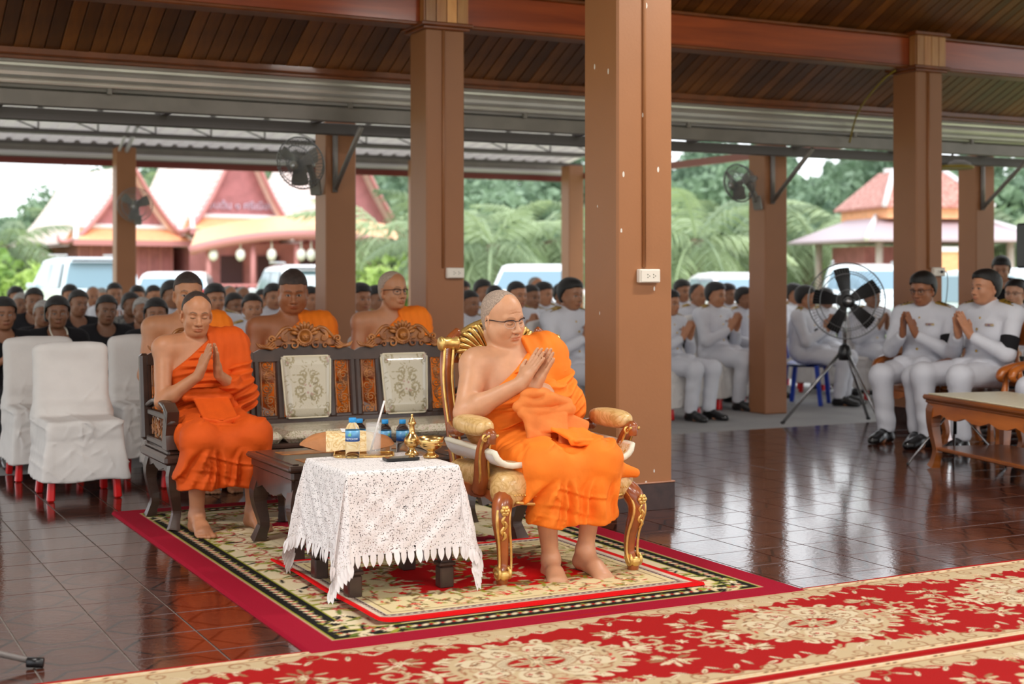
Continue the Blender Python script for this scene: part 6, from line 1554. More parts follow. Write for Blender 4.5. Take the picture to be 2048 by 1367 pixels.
# ---- teak armchairs and table on the right
def teak_chair(loc, rz, label):
    t = thing('wooden_armchair', label, 'armchair', loc, rz, 'teak armchairs on the right')
    MB().box((0, -.02, .40), (.60, .54, .05), bev=.015).build('seat', M_TEAK, t)
    for sx in (-1, 1):
        cab_leg(MB(), sx*.27, -.25, sx, -1, .38, .034).build('leg', M_TEAK, t); cab_leg(MB(), sx*.27, .22, sx, 1, .38, .03).build('leg', M_TEAK, t)
        MB().tube([(sx*.30, .24, .60), (sx*.315, .05, .64), (sx*.32, -.14, .635), (sx*.32, -.26, .605), (sx*.315, -.295, .56), (sx*.31, -.27, .53)], [.026, .03, .034, .038, .034, .02], 10, 5, flat=.75).build('armrest', M_TEAK, t)
        MB().tube([(sx*.31, -.235, .60), (sx*.30, -.22, .50), (sx*.30, -.24, .41)], [.026, .022, .03], 8, 4).build('arm_post', M_TEAK, t)
        MB().box((sx*.29, .265, .66), (.05, .045, .52), bev=.012, rx=-.12).build('back_post', M_TEAK, t)
    MB().prism([(-.29, .76), (.29, .76), (.29, .90), (.22, .925), (.12, .93), (0, .965), (-.12, .93), (-.22, .925), (-.29, .90)], 1, .265, .30).build('top_board', M_TEAK, t)
    MB().box((0, .255, .47), (.56, .035, .05), bev=.008).build('back_rail', M_TEAK, t)
    for i in range(6):
        x = -.21+.084*i; MB().lathe([(.010, .49), (.016, .52), (.010, .55), (.018, .60), (.020, .63), (.012, .67), (.016, .70), (.010, .74), (.012, .77)], (x, .265, 0), 10).build('spindle', M_TEAK, t)
    MB().prism(scallop(.5, .34, .385, 3), 1, -.012, .012, (0, -.27, 0)).build('apron', M_TEAK, t)
    return t
teak_chair(W(8.13, 8.50), FACE_U, 'farther teak armchair under the older officer')
teak_chair(W(8.17, 7.86), FACE_U, 'middle teak armchair with turned spindles under the young officer')
teak_chair(W(8.22, 7.16), FACE_U, 'nearest teak armchair with a carved top board at the right edge')
ta = math.radians(14); base = Vector((2.80, 9.62, 0)); xd = Vector((math.cos(ta), math.sin(ta), 0)); yd = Vector((-math.sin(ta), math.cos(ta), 0))
t = thing('teak_coffee_table', 'orange-brown teak coffee table with a cream top and a lower shelf at the right edge', 'table', base+xd*.31-yd*.60, ta); tw, td = .62, 1.2
MB().box((0, 0, .475), (tw+.04, td+.04, .035), bev=.012).box((0, 0, .448), (tw+.01, td+.01, .025), bev=.008).build('table_top', M_TEAK, t)
MB().box((0, 0, .4965), (tw-.02, td-.02, .008), bev=.003).build('cream_inset', pm('cream_glass_top', srgb(214, 206, 178), .3, col2=srgb(196, 188, 156), vs=30), t)
for sx in (-1, 1):
    MB().prism(scallop(td-.06, .37, .44, 4, .03), 0, -.014, .014, (sx*(tw/2-.02), 0, 0)).build('apron', M_TEAK, t)
    MB().prism(scallop(tw-.06, .37, .44, 2, .03), 1, -.014, .014, (0, sx*(td/2-.02), 0)).build('apron', M_TEAK, t)
    for sy in (-1, 1): cab_leg(MB(), sx*(tw/2-.05), sy*(td/2-.05), sx, sy, .44, .042).build('leg', M_TEAK, t)
MB().box((0, 0, .13), (tw-.08, td-.08, .025), bev=.006).build('lower_shelf', M_TEAK, t)

# ---- fans
M_FANK = pm('black_fan_plastic', srgb(22, 22, 24), .35); M_WIRE = pm('chrome_wire', srgb(120, 120, 122), .3, .8); M_FANG = pm('grey_fan_plastic', srgb(120, 116, 110), .4)
def fan_head(t, r, blade_mat, cage_mat, hub_mat, nb=5, wires=64, a0=0.0, logo=True, wr_=.0013):
    """fan head at the thing's origin facing -y"""
    cg = MB()
    for y, q in ((-.09, .30), (-.07, .72), (-.0, 1.0), (.07, .8)):
        cg.tube([(r*q*math.cos(2*math.pi*i/40), y, r*q*math.sin(2*math.pi*i/40)) for i in range(40)], .004 if q < 1 else .006, 5, closed=True)
    cg.build('cage_ring', cage_mat, t)
    w = MB()
    for i in range(wires):
        a = 2*math.pi*i/wires; c, s = math.cos(a), math.sin(a)
        w.tube([(r*.16*c, -.10, r*.16*s), (r*.6*c, -.085, r*.6*s), (r*.92*c, -.045, r*.92*s), (r*1.0*c, 0, r*1.0*s), (r*.85*c, .06, r*.85*s), (r*.3*c, .085, r*.3*s)], wr_, 3, 2, cap=False)
    o = w.build('cage_wires', cage_mat, t); o['kind'] = 'stuff'
    MB().lathe([(0, .0), (r*.17, .0), (r*.17, .012), (r*.12, .022), (0, .024)], (0, -.10, 0), 24, Euler((math.pi/2, 0, 0)).to_matrix()).build('hub_cover', hub_mat, t)
    if logo: MB().lathe([(0, 0), (r*.07, 0), (r*.07, .003), (0, .003)], (0, -.125, 0), 16, Euler((math.pi/2, 0, 0)).to_matrix()).build('badge', pm('silver_badge', (.5, .5, .52), .3, .8), t)
    for k in range(nb):
        a = a0+2*math.pi*k/nb
        def bl(p, q, a=a):
            rad = r*(.14+.74*p); wdt = r*(.18+.34*p)*(1-.25*p*p)*(1.5 if nb == 3 else 1); an = a+(q-.5)*2*wdt/rad*.5; return Vector((rad*math.cos(an), -.01+(q-.5)*.07, rad*math.sin(an)))
        MB().grid(bl, 8, 6).build('blade', blade_mat, t)
    MB().lathe([(r*.15, 0), (r*.2, .03), (r*.2, .12), (r*.14, .16), (0, .165)][::-1], (0, .08, 0), 18, Euler((-math.pi/2, 0, 0)).to_matrix()).lathe([(0, .06), (r*.13, .06), (r*.13, -.04), (0, -.04)][::-1], (0, 0, 0), 16, Euler((-math.pi/2, 0, 0)).to_matrix()).build('motor', hub_mat, t)
q = AT(1690, 601, 12.3); t = thing('tripod_fan', 'large black tripod floor fan standing left of the two officers', 'fan', (q.x, q.y, 0), math.radians(-6))
tmp = thing('tmp', None, None, (0, 0, q.z)); fan_head(tmp, .325, M_FANK, M_WIRE, M_FANK, 5, 72, math.radians(100))
for ch in list(tmp.children): ch.parent = t; ch.location = (0, -.12, q.z)
bpy.data.objects.remove(tmp)
MB().tube([(0, .02, .60), (0, .02, q.z-.02)], .018, 10).build('pole', pm('chrome_pole', srgb(170, 170, 172), .25, .9), t)
MB().lathe([(0, .56), (.05, .56), (.06, .62), (.045, .68), (.022, .70), (0, .70)], (0, .02, 0), 16).build('tripod_collar', M_FANK, t)
for ang in (math.pi, math.radians(60), math.radians(-60)):
    d = Vector((math.cos(ang), math.sin(ang), 0)); MB().tube([Vector((0, .02, .62))+d*.04, d*.53+Vector((0, .02, .012))], .015, 8).build('leg', pm('chrome_pole', srgb(170, 170, 172), .25, .9), t)
    MB().ell(d*.53+Vector((0, .02, .014)), (.022, .022, .014), 8, 6).build('rubber_foot', M_FANK, t)
def wall_fan(px, py, Y, r, rz, label, tilt=.15, arm=(0, .2, 0)):
    q = AT(px, py, Y); t = thing('wall_fan', label, 'fan', q, rz)
    fan_head(t, r, M_FANG, M_WIRE, M_FANG, 3, 44, .4, wr_=.0022)
    MB().tube([(0, .1, 0), (0, .16, -.1), (0, arm[1], -.22)], .03, 8, 4).box((0, arm[1], -.24), (.1, .04, .14), bev=.01).build('wall_bracket', M_FANG, t)
    for c in t.children: c.rotation_euler.x = tilt
    return t
wall_fan(270, 410, 19.35, .235, .1, 'small grey wall fan on the far canopy column in front of the red house', .2, (0, .22, 0))
wall_fan(601, 326, 11.7, .215, TH-math.radians(48), 'grey wall fan on the left side of the bracket column behind the bench', .25, (0, .2, 0))
wall_fan(1478, 366, 13.7, .185, TH-math.radians(80), 'dark wall fan seen edge-on at the left of the bracket column beside the front-row officer', .25, (0, .2, 0))

# ---- stands
t = thing('tripod_stand', 'low silver folding tripod with one thin leg showing left of the teak table', 'tripod', (3.06, 9.82, 0), 0)
hb = Vector((0, 0, .40)); MB().tube([(0, 0, .2), (0, 0, .46)], .012, 8).build('pole', M_FANK, t)
for d in (Vector((-.36, -.12, 0)), Vector((.28, -.20, 0)), Vector((.1, .36, 0))): MB().tube([hb, d+Vector((0, 0, .01))], .0085, 8).build('leg', pm('chrome_pole', srgb(170, 170, 172), .25, .9), t); MB().ell(d+Vector((0, 0, .01)), (.012, .012, .01), 8, 5).build('tip', M_FANK, t)
f0 = G(75, 1336, .0); t = thing('tripod_stand', 'black-footed silver light stand whose foot shows in the bottom left corner', 'tripod', (f0.x-.95, f0.y-.1, 0), 0)
MB().tube([(0, 0, .05), (0, 0, 1.0)], .014, 8).build('pole', M_FANK, t)
for d in (Vector((.95, .1, 0)), Vector((-.5, .75, 0)), Vector((-.45, -.8, 0))):
    MB().tube([(0, 0, .27), d+Vector((0, 0, .02))], .0105, 8).build('leg', M_STEEL, t); MB().tube([d*.965+Vector((0, 0, .022)), d*1.02+Vector((0, 0, .018))], .017, 10).build('rubber_foot', M_FANK, t)
q = AT(2072, 549, 13.2); t = thing('loudspeaker', 'tall black loudspeaker on a pole at the right edge of the picture', 'speaker', (q.x, q.y, 0), .3)
MB().box((0, 0, 1.57), (.26, .26, .42), bev=.02).build('cabinet', M_FANK, t); MB().box((0, -.135, 1.57), (.22, .01, .38), bev=.004).build('grille', pm('speaker_grille', (.03, .03, .03), .7), t)
MB().tube([(0, 0, .3), (0, 0, 1.36)], .018, 8).build('pole', M_FANK, t)
for ang in (.5, 2.6, 4.7): MB().tube([(0, 0, .5), (.4*math.cos(ang), .4*math.sin(ang), .012)], .012, 8).build('leg', M_FANK, t)
# white cord and bracelet of the front woman in black
wm = [o for o in COL.objects if o.get('label') and 'white cord around her neck' in o['label']][0]
MB().tube([(-.05, .03, .985), (-.065, -.05, .955), (-.05, -.11, .90), (.0, -.155, .85), (.035, -.15, .90), (.055, -.06, .955), (.05, .03, .985)], .006, 6, 5).build('white_cord', pm('white_cord', srgb(225, 220, 205), .7), wm)
MB().tube([Vector((.045+.034*math.cos(a), -.215+.034*math.sin(a), .775)) for a in [i*math.pi/8 for i in range(16)]], .005, 6, closed=True).build('bracelet', pm('white_cord', srgb(225, 220, 205), .7), wm)
# ================================================================== CARPETS (pattern drawn by code into the pile's colour)
M_PILE = vm('woven_pile', .9, .5, 260, spec=.15)
CR, RD, BR = srgb(152, 8, 38), srgb(160, 16, 15), srgb(206, 10, 14); CM, TN, BK_, OL, DK = srgb(218, 202, 166), srgb(152, 106, 72), srgb(22, 20, 16), srgb(150, 150, 50), srgb(128, 96, 70); PK = srgb(176, 60, 60)

# ---- big crimson-bordered rug
A, B = 2.13, 3.26; p = Paint(A, B, .0075, CM); X, Y = p.x[:, None], p.y[None, :]; f = random.Random(11)
d = np.minimum(np.minimum(X, A-X), np.minimum(Y, B-Y)); full = (0, p.nx, 0, p.ny)
wav = .60+.07*np.sin(X*9.5)*np.sin(Y*7+1)+.035*np.sin(X*23+2)*np.cos(Y*19)
p.mask(full, (d-wav)/p.st, CR)
def edge_pts(off, step):
    out = []
    for (x0, y0, x1, y1) in ((off, off, A-off, off), (A-off, off, A-off, B-off), (A-off, B-off, off, B-off), (off, B-off, off, off)):
        L = math.hypot(x1-x0, y1-y0); n = int(L/step)
        for k in range(n): out.append((x0+(x1-x0)*k/n, y0+(y1-y0)*k/n, math.atan2(y1-y0, x1-x0)))
    return out
for x, y, a in edge_pts(.40, .055):
    q = f.uniform(-.13, .13); x2, y2 = x-math.sin(a)*q, y+math.cos(a)*q
    for k in range(6): b = a+f.uniform(-2.4, 2.4); p.leaf(x2, y2, b, f.uniform(.05, .1), f.uniform(.006, .012), f.choice((OL, srgb(96, 110, 40), BK_, srgb(176, 150, 90))))
    p.flower(x2, y2, f.uniform(.02, .035), f.choice((srgb(216, 188, 140), srgb(240, 226, 196), PK)), 6); p.flower(x2, y2, .009, CR, 5)
for x, y, a in edge_pts(.40, .17):
    p.spiral(x+.05*math.sin(a), y-.05*math.cos(a), .075, a, 1.1, .006, PK, 1); p.spiral(x-.03*math.sin(a)+.1*math.cos(a), y+.03*math.cos(a)+.1*math.sin(a), .06, a+2, 1.1, .005, TN, -1)
for x, y, a in edge_pts(.66, .25):
    for sg in (-1, 1): p.acanthus(x+sg*.05*math.cos(a), y+sg*.05*math.sin(a), .06, a+1.57, sg, srgb(222, 200, 150), OL)
    p.spiral(x, y, .07, a, 1.3, .009, BK_, 1); p.spiral(x, y, .066, a, 1.3, .007, CM, 1)
for x, y, a in edge_pts(.52, .028): p.disc(x, y, .004, DK)
for cx, cy in ((A/2, B/2), (A/2, B/2-.6), (A/2, B/2+.6)):
    for k in range(10): p.acanthus(cx+.2*math.cos(k*.628), cy+.24*math.sin(k*.628), .07, k*.628, 1 if k % 2 else -1, CM, OL)
    p.flower(cx, cy, .12, CM, 8); p.flower(cx, cy, .07, CR, 8)
p.mask(full, ((d > .128) & (d < .245))*1.0, OL); p.mask(full, ((d > .138) & (d < .236))*1.0, BK_)
for x, y, a in edge_pts(.187, .046): p.disc(x, y, .019, CM, .011, a+.7); p.disc(x+.023*math.cos(a), y+.023*math.sin(a), .008, srgb(196, 30, 30))
for x, y, a in edge_pts(.187, .092): p.leaf(x, y, a+2.2, .03, .005, OL)
for cx in (0, A):
    for cy in (0, B):
        sx, sy = (1 if cx == 0 else -1), (1 if cy == 0 else -1)
        for k in range(46):
            x = cx+sx*f.uniform(.15, .42); y = cy+sy*f.uniform(.15, .42); p.leaf(x, y, f.uniform(0, 6.28), f.uniform(.04, .08), f.uniform(.006, .012), f.choice((OL, BK_, CM, srgb(216, 196, 150), srgb(96, 110, 40))))
        for k in range(12): p.flower(cx+sx*f.uniform(.17, .4), cy+sy*f.uniform(.17, .4), f.uniform(.012, .024), f.choice((CM, PK, srgb(230, 214, 180))), 5)
p.mask(full, (.128-d)/p.st+.5, CR)
me = p.mesh('rug', .012); rug = link('rug', me, M_PILE, None, W(1.61, 4.615), (0, 0, TH)); tag(rug, 'large cream and crimson floral rug with a plain crimson border under the bench and tables', 'rug')

# ---- small bright red rug on top
A, B = 1.475, 1.24; p = Paint(A, B, .0062, srgb(214, 196, 150)); X, Y = p.x[:, None], p.y[None, :]; f = random.Random(5); full = (0, p.nx, 0, p.ny)
d = np.minimum(np.minimum(X, A-X), np.minimum(Y, B-Y)); wav = .30+.035*np.sin(X*21)*np.cos(Y*17)+.02*np.sin(X*47+1)*np.sin(Y*43)
p.mask(full, (d-wav)/p.st, BR)
for x, y, a in edge_pts(.19, .022):
    q = f.uniform(-.065, .065); x2, y2 = x-math.sin(a)*q, y+math.cos(a)*q
    for k in range(3): p.leaf(x2, y2, f.uniform(0, 6.28), f.uniform(.02, .05), .005, f.choice((OL, DK, srgb(120, 110, 50), srgb(196, 40, 36))))
    p.flower(x2, y2, f.uniform(.008, .02), f.choice((srgb(232, 214, 170), srgb(206, 60, 54), srgb(190, 150, 90), srgb(110, 92, 50))), 5)
for x, y, a in edge_pts(.34, .07):
    for k in range(9): p.leaf(x+f.uniform(-.05, .05), y+f.uniform(-.05, .05), f.uniform(0, 6.28), f.uniform(.03, .07), .009, f.choice((srgb(214, 196, 150), srgb(150, 130, 70), OL, srgb(226, 210, 170), DK)))
for k in range(60):
    a = f.uniform(0, 6.28); r = f.uniform(.05, .16); x, y = A/2+r*1.3*math.cos(a), B/2+r*math.sin(a); p.leaf(x, y, a+f.uniform(-1, 1), f.uniform(.03, .06), .008, f.choice((srgb(214, 196, 150), OL, DK, srgb(232, 216, 176)))); 
for k in range(14): p.flower(A/2+f.uniform(-.2, .2), B/2+f.uniform(-.15, .15), .02, srgb(230, 212, 170), 5)
p.mask(full, ((d > .04) & (d < .09))*1.0, srgb(206, 190, 170)); p.mask(full, ((d > .052) & (d < .056))*1.0, BK_); p.mask(full, ((d > .08) & (d < .085))*1.0, BK_)
for x, y, a in edge_pts(.067, .03): p.leaf(x, y, a+.5, .022, .006, srgb(110, 70, 70))
p.mask(full, ((d > .115) & (d < .121))*1.0, DK); p.mask(full, (.04-d)/p.st+.5, BR)
srug = link('rug', p.mesh('rug', .012, lambda X, Y: .012+.026*np.exp(-X/.035)*(1+0*Y)+.004*np.exp(-(Y-.0)/.05)+.003*np.sin(Y*9)*np.exp(-X/.05)), M_PILE, None, W(1.94, 4.865), (0, 0, TH)); tag(srug, 'small bright red bordered floral rug laid over the large rug, left edge curling up', 'rug')

# ---- long red runners in the foreground
A, B = 5.8, 1.0; p = Paint(A, B, .0058, RD); X, Y = p.x[:, None], p.y[None, :]; f = random.Random(9); full = (0, p.nx, 0, p.ny); PER = 1.163; U0 = .2; m0 = (2.247-U0) % PER
CR2, C3 = srgb(190, 168, 132), srgb(208, 192, 160)
d = np.minimum(Y, B-Y)+0*X; ph = (X-m0)/PER*2*math.pi
wav = .150+.045*np.cos(ph)+.018*np.cos(3*ph+.6)+.012*np.sin(11*ph)
p.mask(full, (wav-d)/p.st, CR2)
def both(fn):
    for sgn in (1, -1): fn(lambda y: y if sgn > 0 else B-y, sgn)
k0 = -1
for c in range(-1, 7):
    cx = m0+PER*c
    for sgn in (1, -1):
        yy = lambda y: y if sgn > 0 else B-y
        for j in range(9):
            x = cx-PER/2+PER*(j+.5)/9; p.spiral(x, yy(.10), .040, sgn*(.5+j), 1.15, .004, TN, sgn*(1 if j % 2 else -1)); p.leaf(x+.03, yy(.13), sgn*f.uniform(.3, 1.2), .05, .009, C3, TN); p.leaf(x-.02, yy(.15), sgn*f.uniform(1.6, 2.6), .05, .008, C3, DK)
        for j in range(7):
            x = cx+f.uniform(-.28, .28); p.flower(x, yy(.175+f.uniform(-.02, .02)), f.uniform(.015, .026), f.choice((C3, srgb(200, 168, 130))), 5, f.uniform(0, 6)); p.flower(x, yy(.175), .006, PK, 4); p.leaf(x, yy(.18), sgn*f.uniform(.4, 2.7), .045, .008, f.choice((srgb(176, 150, 110), TN)))
        for j in (-1, 1):                                  # flower clusters between medallions
            fx, fy = cx+PER/2+j*.16, yy(.315)
            for k in range(16): a = f.uniform(0, 6.28); p.leaf(fx+.035*math.cos(a), fy+.028*math.sin(a), a, f.uniform(.03, .06), .008, f.choice((CR2, C3, TN)), DK if k % 3 == 0 else None)
            for k in range(6): p.flower(fx+f.uniform(-.05, .05), fy+f.uniform(-.03, .03), f.uniform(.014, .022), f.choice((C3, CR2)), 5, 0, .35); 
            p.flower(fx, fy, .007, DK, 5)
    for (ox, oy, a0, dr) in ((-.10, .05, .5, 1), (.10, -.05, 3.6, 1), (-.08, -.06, 5.2, -1), (.09, .06, 2.0, -1)): p.acanthus(cx+PER/2+ox, B/2+oy, .062, a0, dr, CR2, TN)
    p.flower(cx+PER/2, B/2, .026, C3, 6)
    # medallion
    for j in range(26):
        a = j/26*6.283; rx, ry = .35, .255; p.leaf(cx+rx*.86*math.cos(a), B/2+ry*.86*math.sin(a), a+f.uniform(-.6, .6), .048, .022, f.choice((CR2, C3)), TN); p.flower(cx+rx*.98*math.cos(a), B/2+ry*.98*math.sin(a), f.uniform(.012, .022), f.choice((CR2, C3, TN)), 5, a)
    for sx in (-1, 1):
        for k in range(12): p.leaf(cx+sx*.36, B/2, (0 if sx > 0 else math.pi)+f.uniform(-1.4, 1.4), f.uniform(.04, .1), .010, f.choice((CR2, C3, TN)))
        p.flower(cx+sx*.385, B/2, .026, C3, 5); p.flower(cx+sx*.385, B/2, .008, PK, 4)
    p.disc(cx, B/2, .305, CR2, .235)
    for j in range(8):
        a = j/8*6.283+.39; p.disc(cx+.20*math.cos(a), B/2+.150*math.sin(a), .080, C3, .055, a); p.spiral(cx+.20*math.cos(a), B/2+.150*math.sin(a), .07, a, 1.3, .0035, TN, 1); p.spiral(cx+.235*math.cos(a+.39), B/2+.18*math.sin(a+.39), .045, a+1, 1.2, .004, srgb(170, 120, 90), -1)
        for k in range(7): p.flower(cx+(.2+f.uniform(-.05, .05))*math.cos(a+f.uniform(-.2, .2)), B/2+(.150+f.uniform(-.03, .03))*math.sin(a+f.uniform(-.2, .2)), .011, f.choice((PK, TN, DK)), 5)
    for k in range(26): a = k/26*6.283; p.leaf(cx+.265*math.cos(a), B/2+.2*math.sin(a), a+1.2, .035, .005, f.choice((DK, TN, srgb(190, 60, 50))))
    p.disc(cx, B/2, .150, TN, .095); p.disc(cx, B/2, .143, C3, .089)
    for k in range(34): a = k/34*6.283; p.curve([(cx+.113*math.cos(a), B/2+.068*math.sin(a)), (cx+.136*math.cos(a), B/2+.084*math.sin(a))], .0025, DK)
    p.disc(cx, B/2, .108, TN, .064); p.disc(cx, B/2, .102, RD, .059)
    for k in range(8): a = k/8*6.283; p.leaf(cx, B/2, a, .075 if k % 2 == 0 else .055, .011, CR2, DK) if k % 4 else p.leaf(cx, B/2, a, .09, .014, CR2, DK)
    p.flower(cx, B/2, .02, C3, 8)
p.mask(full, ((d > .028) & (d < .062))*1.0, srgb(206, 178, 138)); p.mask(full, ((d > .060) & (d < .066))*1.0, TN); p.mask(full, ((d > .026) & (d < .031))*1.0, srgb(236, 218, 180))
for j in range(int(A/.03)):
    for sgn in (1, -1): p.leaf(.03*j, (.045 if sgn > 0 else B-.045), .4, .022, .005, f.choice((C3, DK)))
p.mask(full, (.024-d)/p.st+.5, RD)
me = p.mesh('runner_carpet', .010, lambda X, Y: .0035*np.sin(X*3.1)*np.exp(-(1.0-Y)/.03)*(Y > .9)+.0)
r1 = link('runner_carpet', me, M_PILE, None, W(U0, 3.675), (0, 0, TH)); tag(r1, 'long red runner carpet with cream medallions across the foreground, next to the rugs', 'carpet', 'red runners')
r2 = link('runner_carpet', me, M_PILE, None, W(U0+.42, 2.66), (0, 0, TH)); tag(r2, 'second long red runner carpet cut by the bottom right of the picture', 'carpet', 'red runners')
# everything that stands on the rugs rests on their pile
for o in COL.objects:
    if o.parent is None and o.get('label'):
        l = o['label']
        if 'gold chair' in l and 'bright orange' in l or o.name.startswith(('gold_armchair', 'seat_cover', 'side_table', 'lace_tablecloth', 'water_bottle', 'drinking_glass', 'gold_tray', 'paper_bag', 'brass_', 'mobile_phone')): o.location.z += .022 if 'coffee table' not in l else .011
        elif 'deep orange robe' in l or o.name.startswith(('carved_bench', 'coffee_table')): o.location.z += .011
# ================================================================== BACKGROUND: red houses, pavilion, cars, palms, trees
M_MAUVE = pm('mauve_red_boards', srgb(176, 114, 118), .7, var=.12, vs=3); M_PINKT = pm('pink_barge_board', srgb(196, 132, 132), .6); M_ROOFP = pm('sky_whitened_glazed_tiles', srgb(238, 220, 214), .45, var=.08, vs=4); M_ROOFO = pm('orange_glazed_tiles', srgb(246, 178, 132), .45, var=.1, vs=8)  # mauve lightened for haze, roof tiles whitened for sky reflection, both in base colour
M_WHT = pm('white_ridge', srgb(232, 228, 232), .5); M_ROOFR = pm('red_brown_tiles', srgb(158, 88, 78), .5, col2=srgb(206, 150, 138), vs=9); M_GLASSD = pm('car_glass', srgb(120, 150, 168), .08, coat=.5); M_GLOBE = pm('white_globe_lamp', srgb(240, 240, 236), .3)
GZ = -.12
def curved_roof(W_, z0, z1, D, over, n=10):
    m = MB()
    for s in (-1, 1):
        pr = [(W_*(1-t)**1.0*(1+.0), z0+(z1-z0)*(t**1.45)) for t in [i/n for i in range(n+1)]]
        m.grid(lambda a, b, s=s, pr=pr: Vector((s*(pr[int(round(a*n))][0]), -over+(D+2*over)*b, pr[int(round(a*n))][1])), n+1, 14)
        m.grid(lambda a, b, s=s, pr=pr: Vector((s*(pr[int(round(a*n))][0]), D+over-(D+2*over)*b, pr[int(round(a*n))][1]-.12)), n+1, 14)
    return m
def thai_house(px, Y, rz, W_, D, ze, za, label, sign=None, skirt=True):
    p = AT(px, 549, Y); t = thing('thai_house', label, 'house', (p.x, p.y, GZ), rz)
    MB().box((0, D/2, ze/2), (W_*1.55, D, ze)).build('wall', M_MAUVE, t)
    for i in range(9): MB().box((-W_*.75+W_*1.5*i/8, -.03, ze/2), (.08, .06, ze-.1)).build('wall_batten', M_PINKT, t)
    curved_roof(W_, ze-.05, za, D, .7).build('roof', M_ROOFP, t)
    # tile courses
    n = 10; g = MB()
    for k in range(1, 18):
        q = k/18; x = W_*(1-q); z = ze-.05+(za-ze+.05)*(q**1.45)
        for s in (-1, 1): g.tube([(s*x, -.7, z+.03), (s*x, D+.7, z+.03)], .03, 4)
    g.build('tile_courses', M_ROOFP, t)
    pr = [(W_*(1-i/n), ze-.05+(za-ze+.05)*((i/n)**1.45)) for i in range(n+1)]
    MB().prism([(-x, z) for x, z in pr]+[(x, z) for x, z in pr[::-1][1:]], 1, -.15, -.05).build('gable_wall', M_MAUVE, t)
    for s in (-1, 1):
        MB().tube([(s*x, -.74, z+.05) for x, z in pr]+[(0, -.74, za+.1)], [.16, .13, .11], 6, 2, flat=.7).build('barge_board', M_PINKT, t)
        MB().tube([(s*W_, -.74, ze), (s*(W_+.35), -.74, ze+.02), (s*(W_+.45), -.74, ze+.3)], [.12, .09, .02], 6, 4).build('eave_finial', M_PINKT, t)
    MB().tube([(0, -.74, za), (0, -.8, za+.5), (0, -.95, za+.9)], [.1, .06, .01], 6, 4).tube([(0, D+.7, za), (0, D+.75, za+.5), (0, D+.9, za+.9)], [.1, .06, .01], 6, 4).build('ridge_finial', M_WHT, t)
    if skirt:
        w2 = W_*.98; MB().prism([(-w2*.86, ze+.62), (w2*.86, ze+.62), (w2*.98, ze+.0), (-w2*.98, ze+.0)], 1, 0, .05, (0, 0, 0)).build('tmp', M_ROOFO, t).name = 'skirt_back'
        MB().grid(lambda a, b: Vector(((a-.5)*2*w2*(.80+.14*(1-b)), -.2-1.0*(1-b), ze+.08+.52*b)), 20, 4).build('skirt_roof', M_ROOFO, t)
        MB().box((0, -.22, ze+.68), (w2*1.72, .22, .20), bev=.05).build('skirt_ridge', M_WHT, t)
        for s in (-1, 1): MB().tube([(s*w2*.83, -.24, ze+.66), (s*w2*.97, -1.2, ze+.1)], .12, 6).build('skirt_hip', M_WHT, t)
        MB().box((0, -1.18, ze-.02), (w2*2, .1, .22)).build('skirt_fascia', M_PINKT, t)
    if sign:
        me = text_mesh(sign, .46, 'sign_lettering', .03); o = link('sign_lettering', me, pm('lilac_letters', srgb(206, 186, 206), .5), t, (0, -.2, ze+1.02), (math.pi/2, 0, 0))
    return t
thai_house(252, 60, math.radians(36), 2.7, 7, 2.75, 6.0, 'left red Thai house with a pale curved gable roof behind the far fan column')
thai_house(474, 62, math.radians(33), 2.6, 8, 3.25, 7.8, 'middle red Thai house with lettering on its gable', 'ส่วนต้น ๑ ศรีเมือง')
thai_house(704, 63, math.radians(32), 2.7, 8, 2.95, 6.8, 'right red Thai house behind the bracket column', None, False)
# connecting wall and porch
p = AT(590, 549, 58); t = thing('house_porch', 'entrance porch with a curved orange roof and globe lamps before the red houses', 'porch', (p.x, p.y, GZ), math.radians(8))
MB().grid(lambda a, b: Vector((-4.0+8.1*a, -2.4*(1-b)+.6*b, 2.45+.55*math.sin(math.pi*min(1, a*1.0))**.8*1.0+.75*b+.2*a)), 30, 8).grid(lambda a, b: Vector((-4.0+8.1*a, .6*(1-b)-2.4*b, 2.35+.55*math.sin(math.pi*min(1, a))**.8+.75*(1-b)+.2*a)), 30, 8).build('porch_roof', M_ROOFO, t)
MB().tube([(-4.0+8.1*a, -2.42, 2.33+.55*math.sin(math.pi*a)**.8+.2*a) for a in [i/24 for i in range(25)]], .17, 6, flat=1.2).build('porch_fascia', M_PINKT, t)
for x in (-3.3, -1.6, .1, 1.9, 3.4): MB().tube([(x, -2.1, 0), (x, -2.1, 2.6)], .11, 8).build('porch_post', M_PINKT, t)
MB().box((0, 1.2, 1.35), (8.6, .2, 2.7)).build('porch_wall', M_MAUVE, t)
for x in (-2.6, -1.1, .5, 2.2): MB().box((x, 1.05, 1.2), (.9, .12, 2.0)).build('doorway', pm('dark_doorway', srgb(74, 44, 52), .7), t)
for px in (437, 488, 547, 603, 622, 748):
    x = (px-590)/F*58; MB().ell((x, -2.2, 2.2), (.19, .19, .25), 10, 8).tube([(x, -2.2, 2.4), (x, -2.2, 2.75)], .03, 5).build('globe_lamp', M_GLOBE, t)
for k in range(34):
    x = -4.0+.24*k; MB().tube([(x, -2.7, .0), (x+.24, -2.7, 1.0)], .03, 4).tube([(x+.24, -2.7, .0), (x, -2.7, 1.0)], .03, 4).build('fence_lattice', pm('pink_fence', srgb(206, 132, 136), .6), t)
MB().box((0, -2.7, 1.02), (8.4, .08, .08)).box((0, -2.7, .06), (8.4, .08, .1)).build('fence_rail', pm('pink_fence', srgb(206, 132, 136), .6), t)
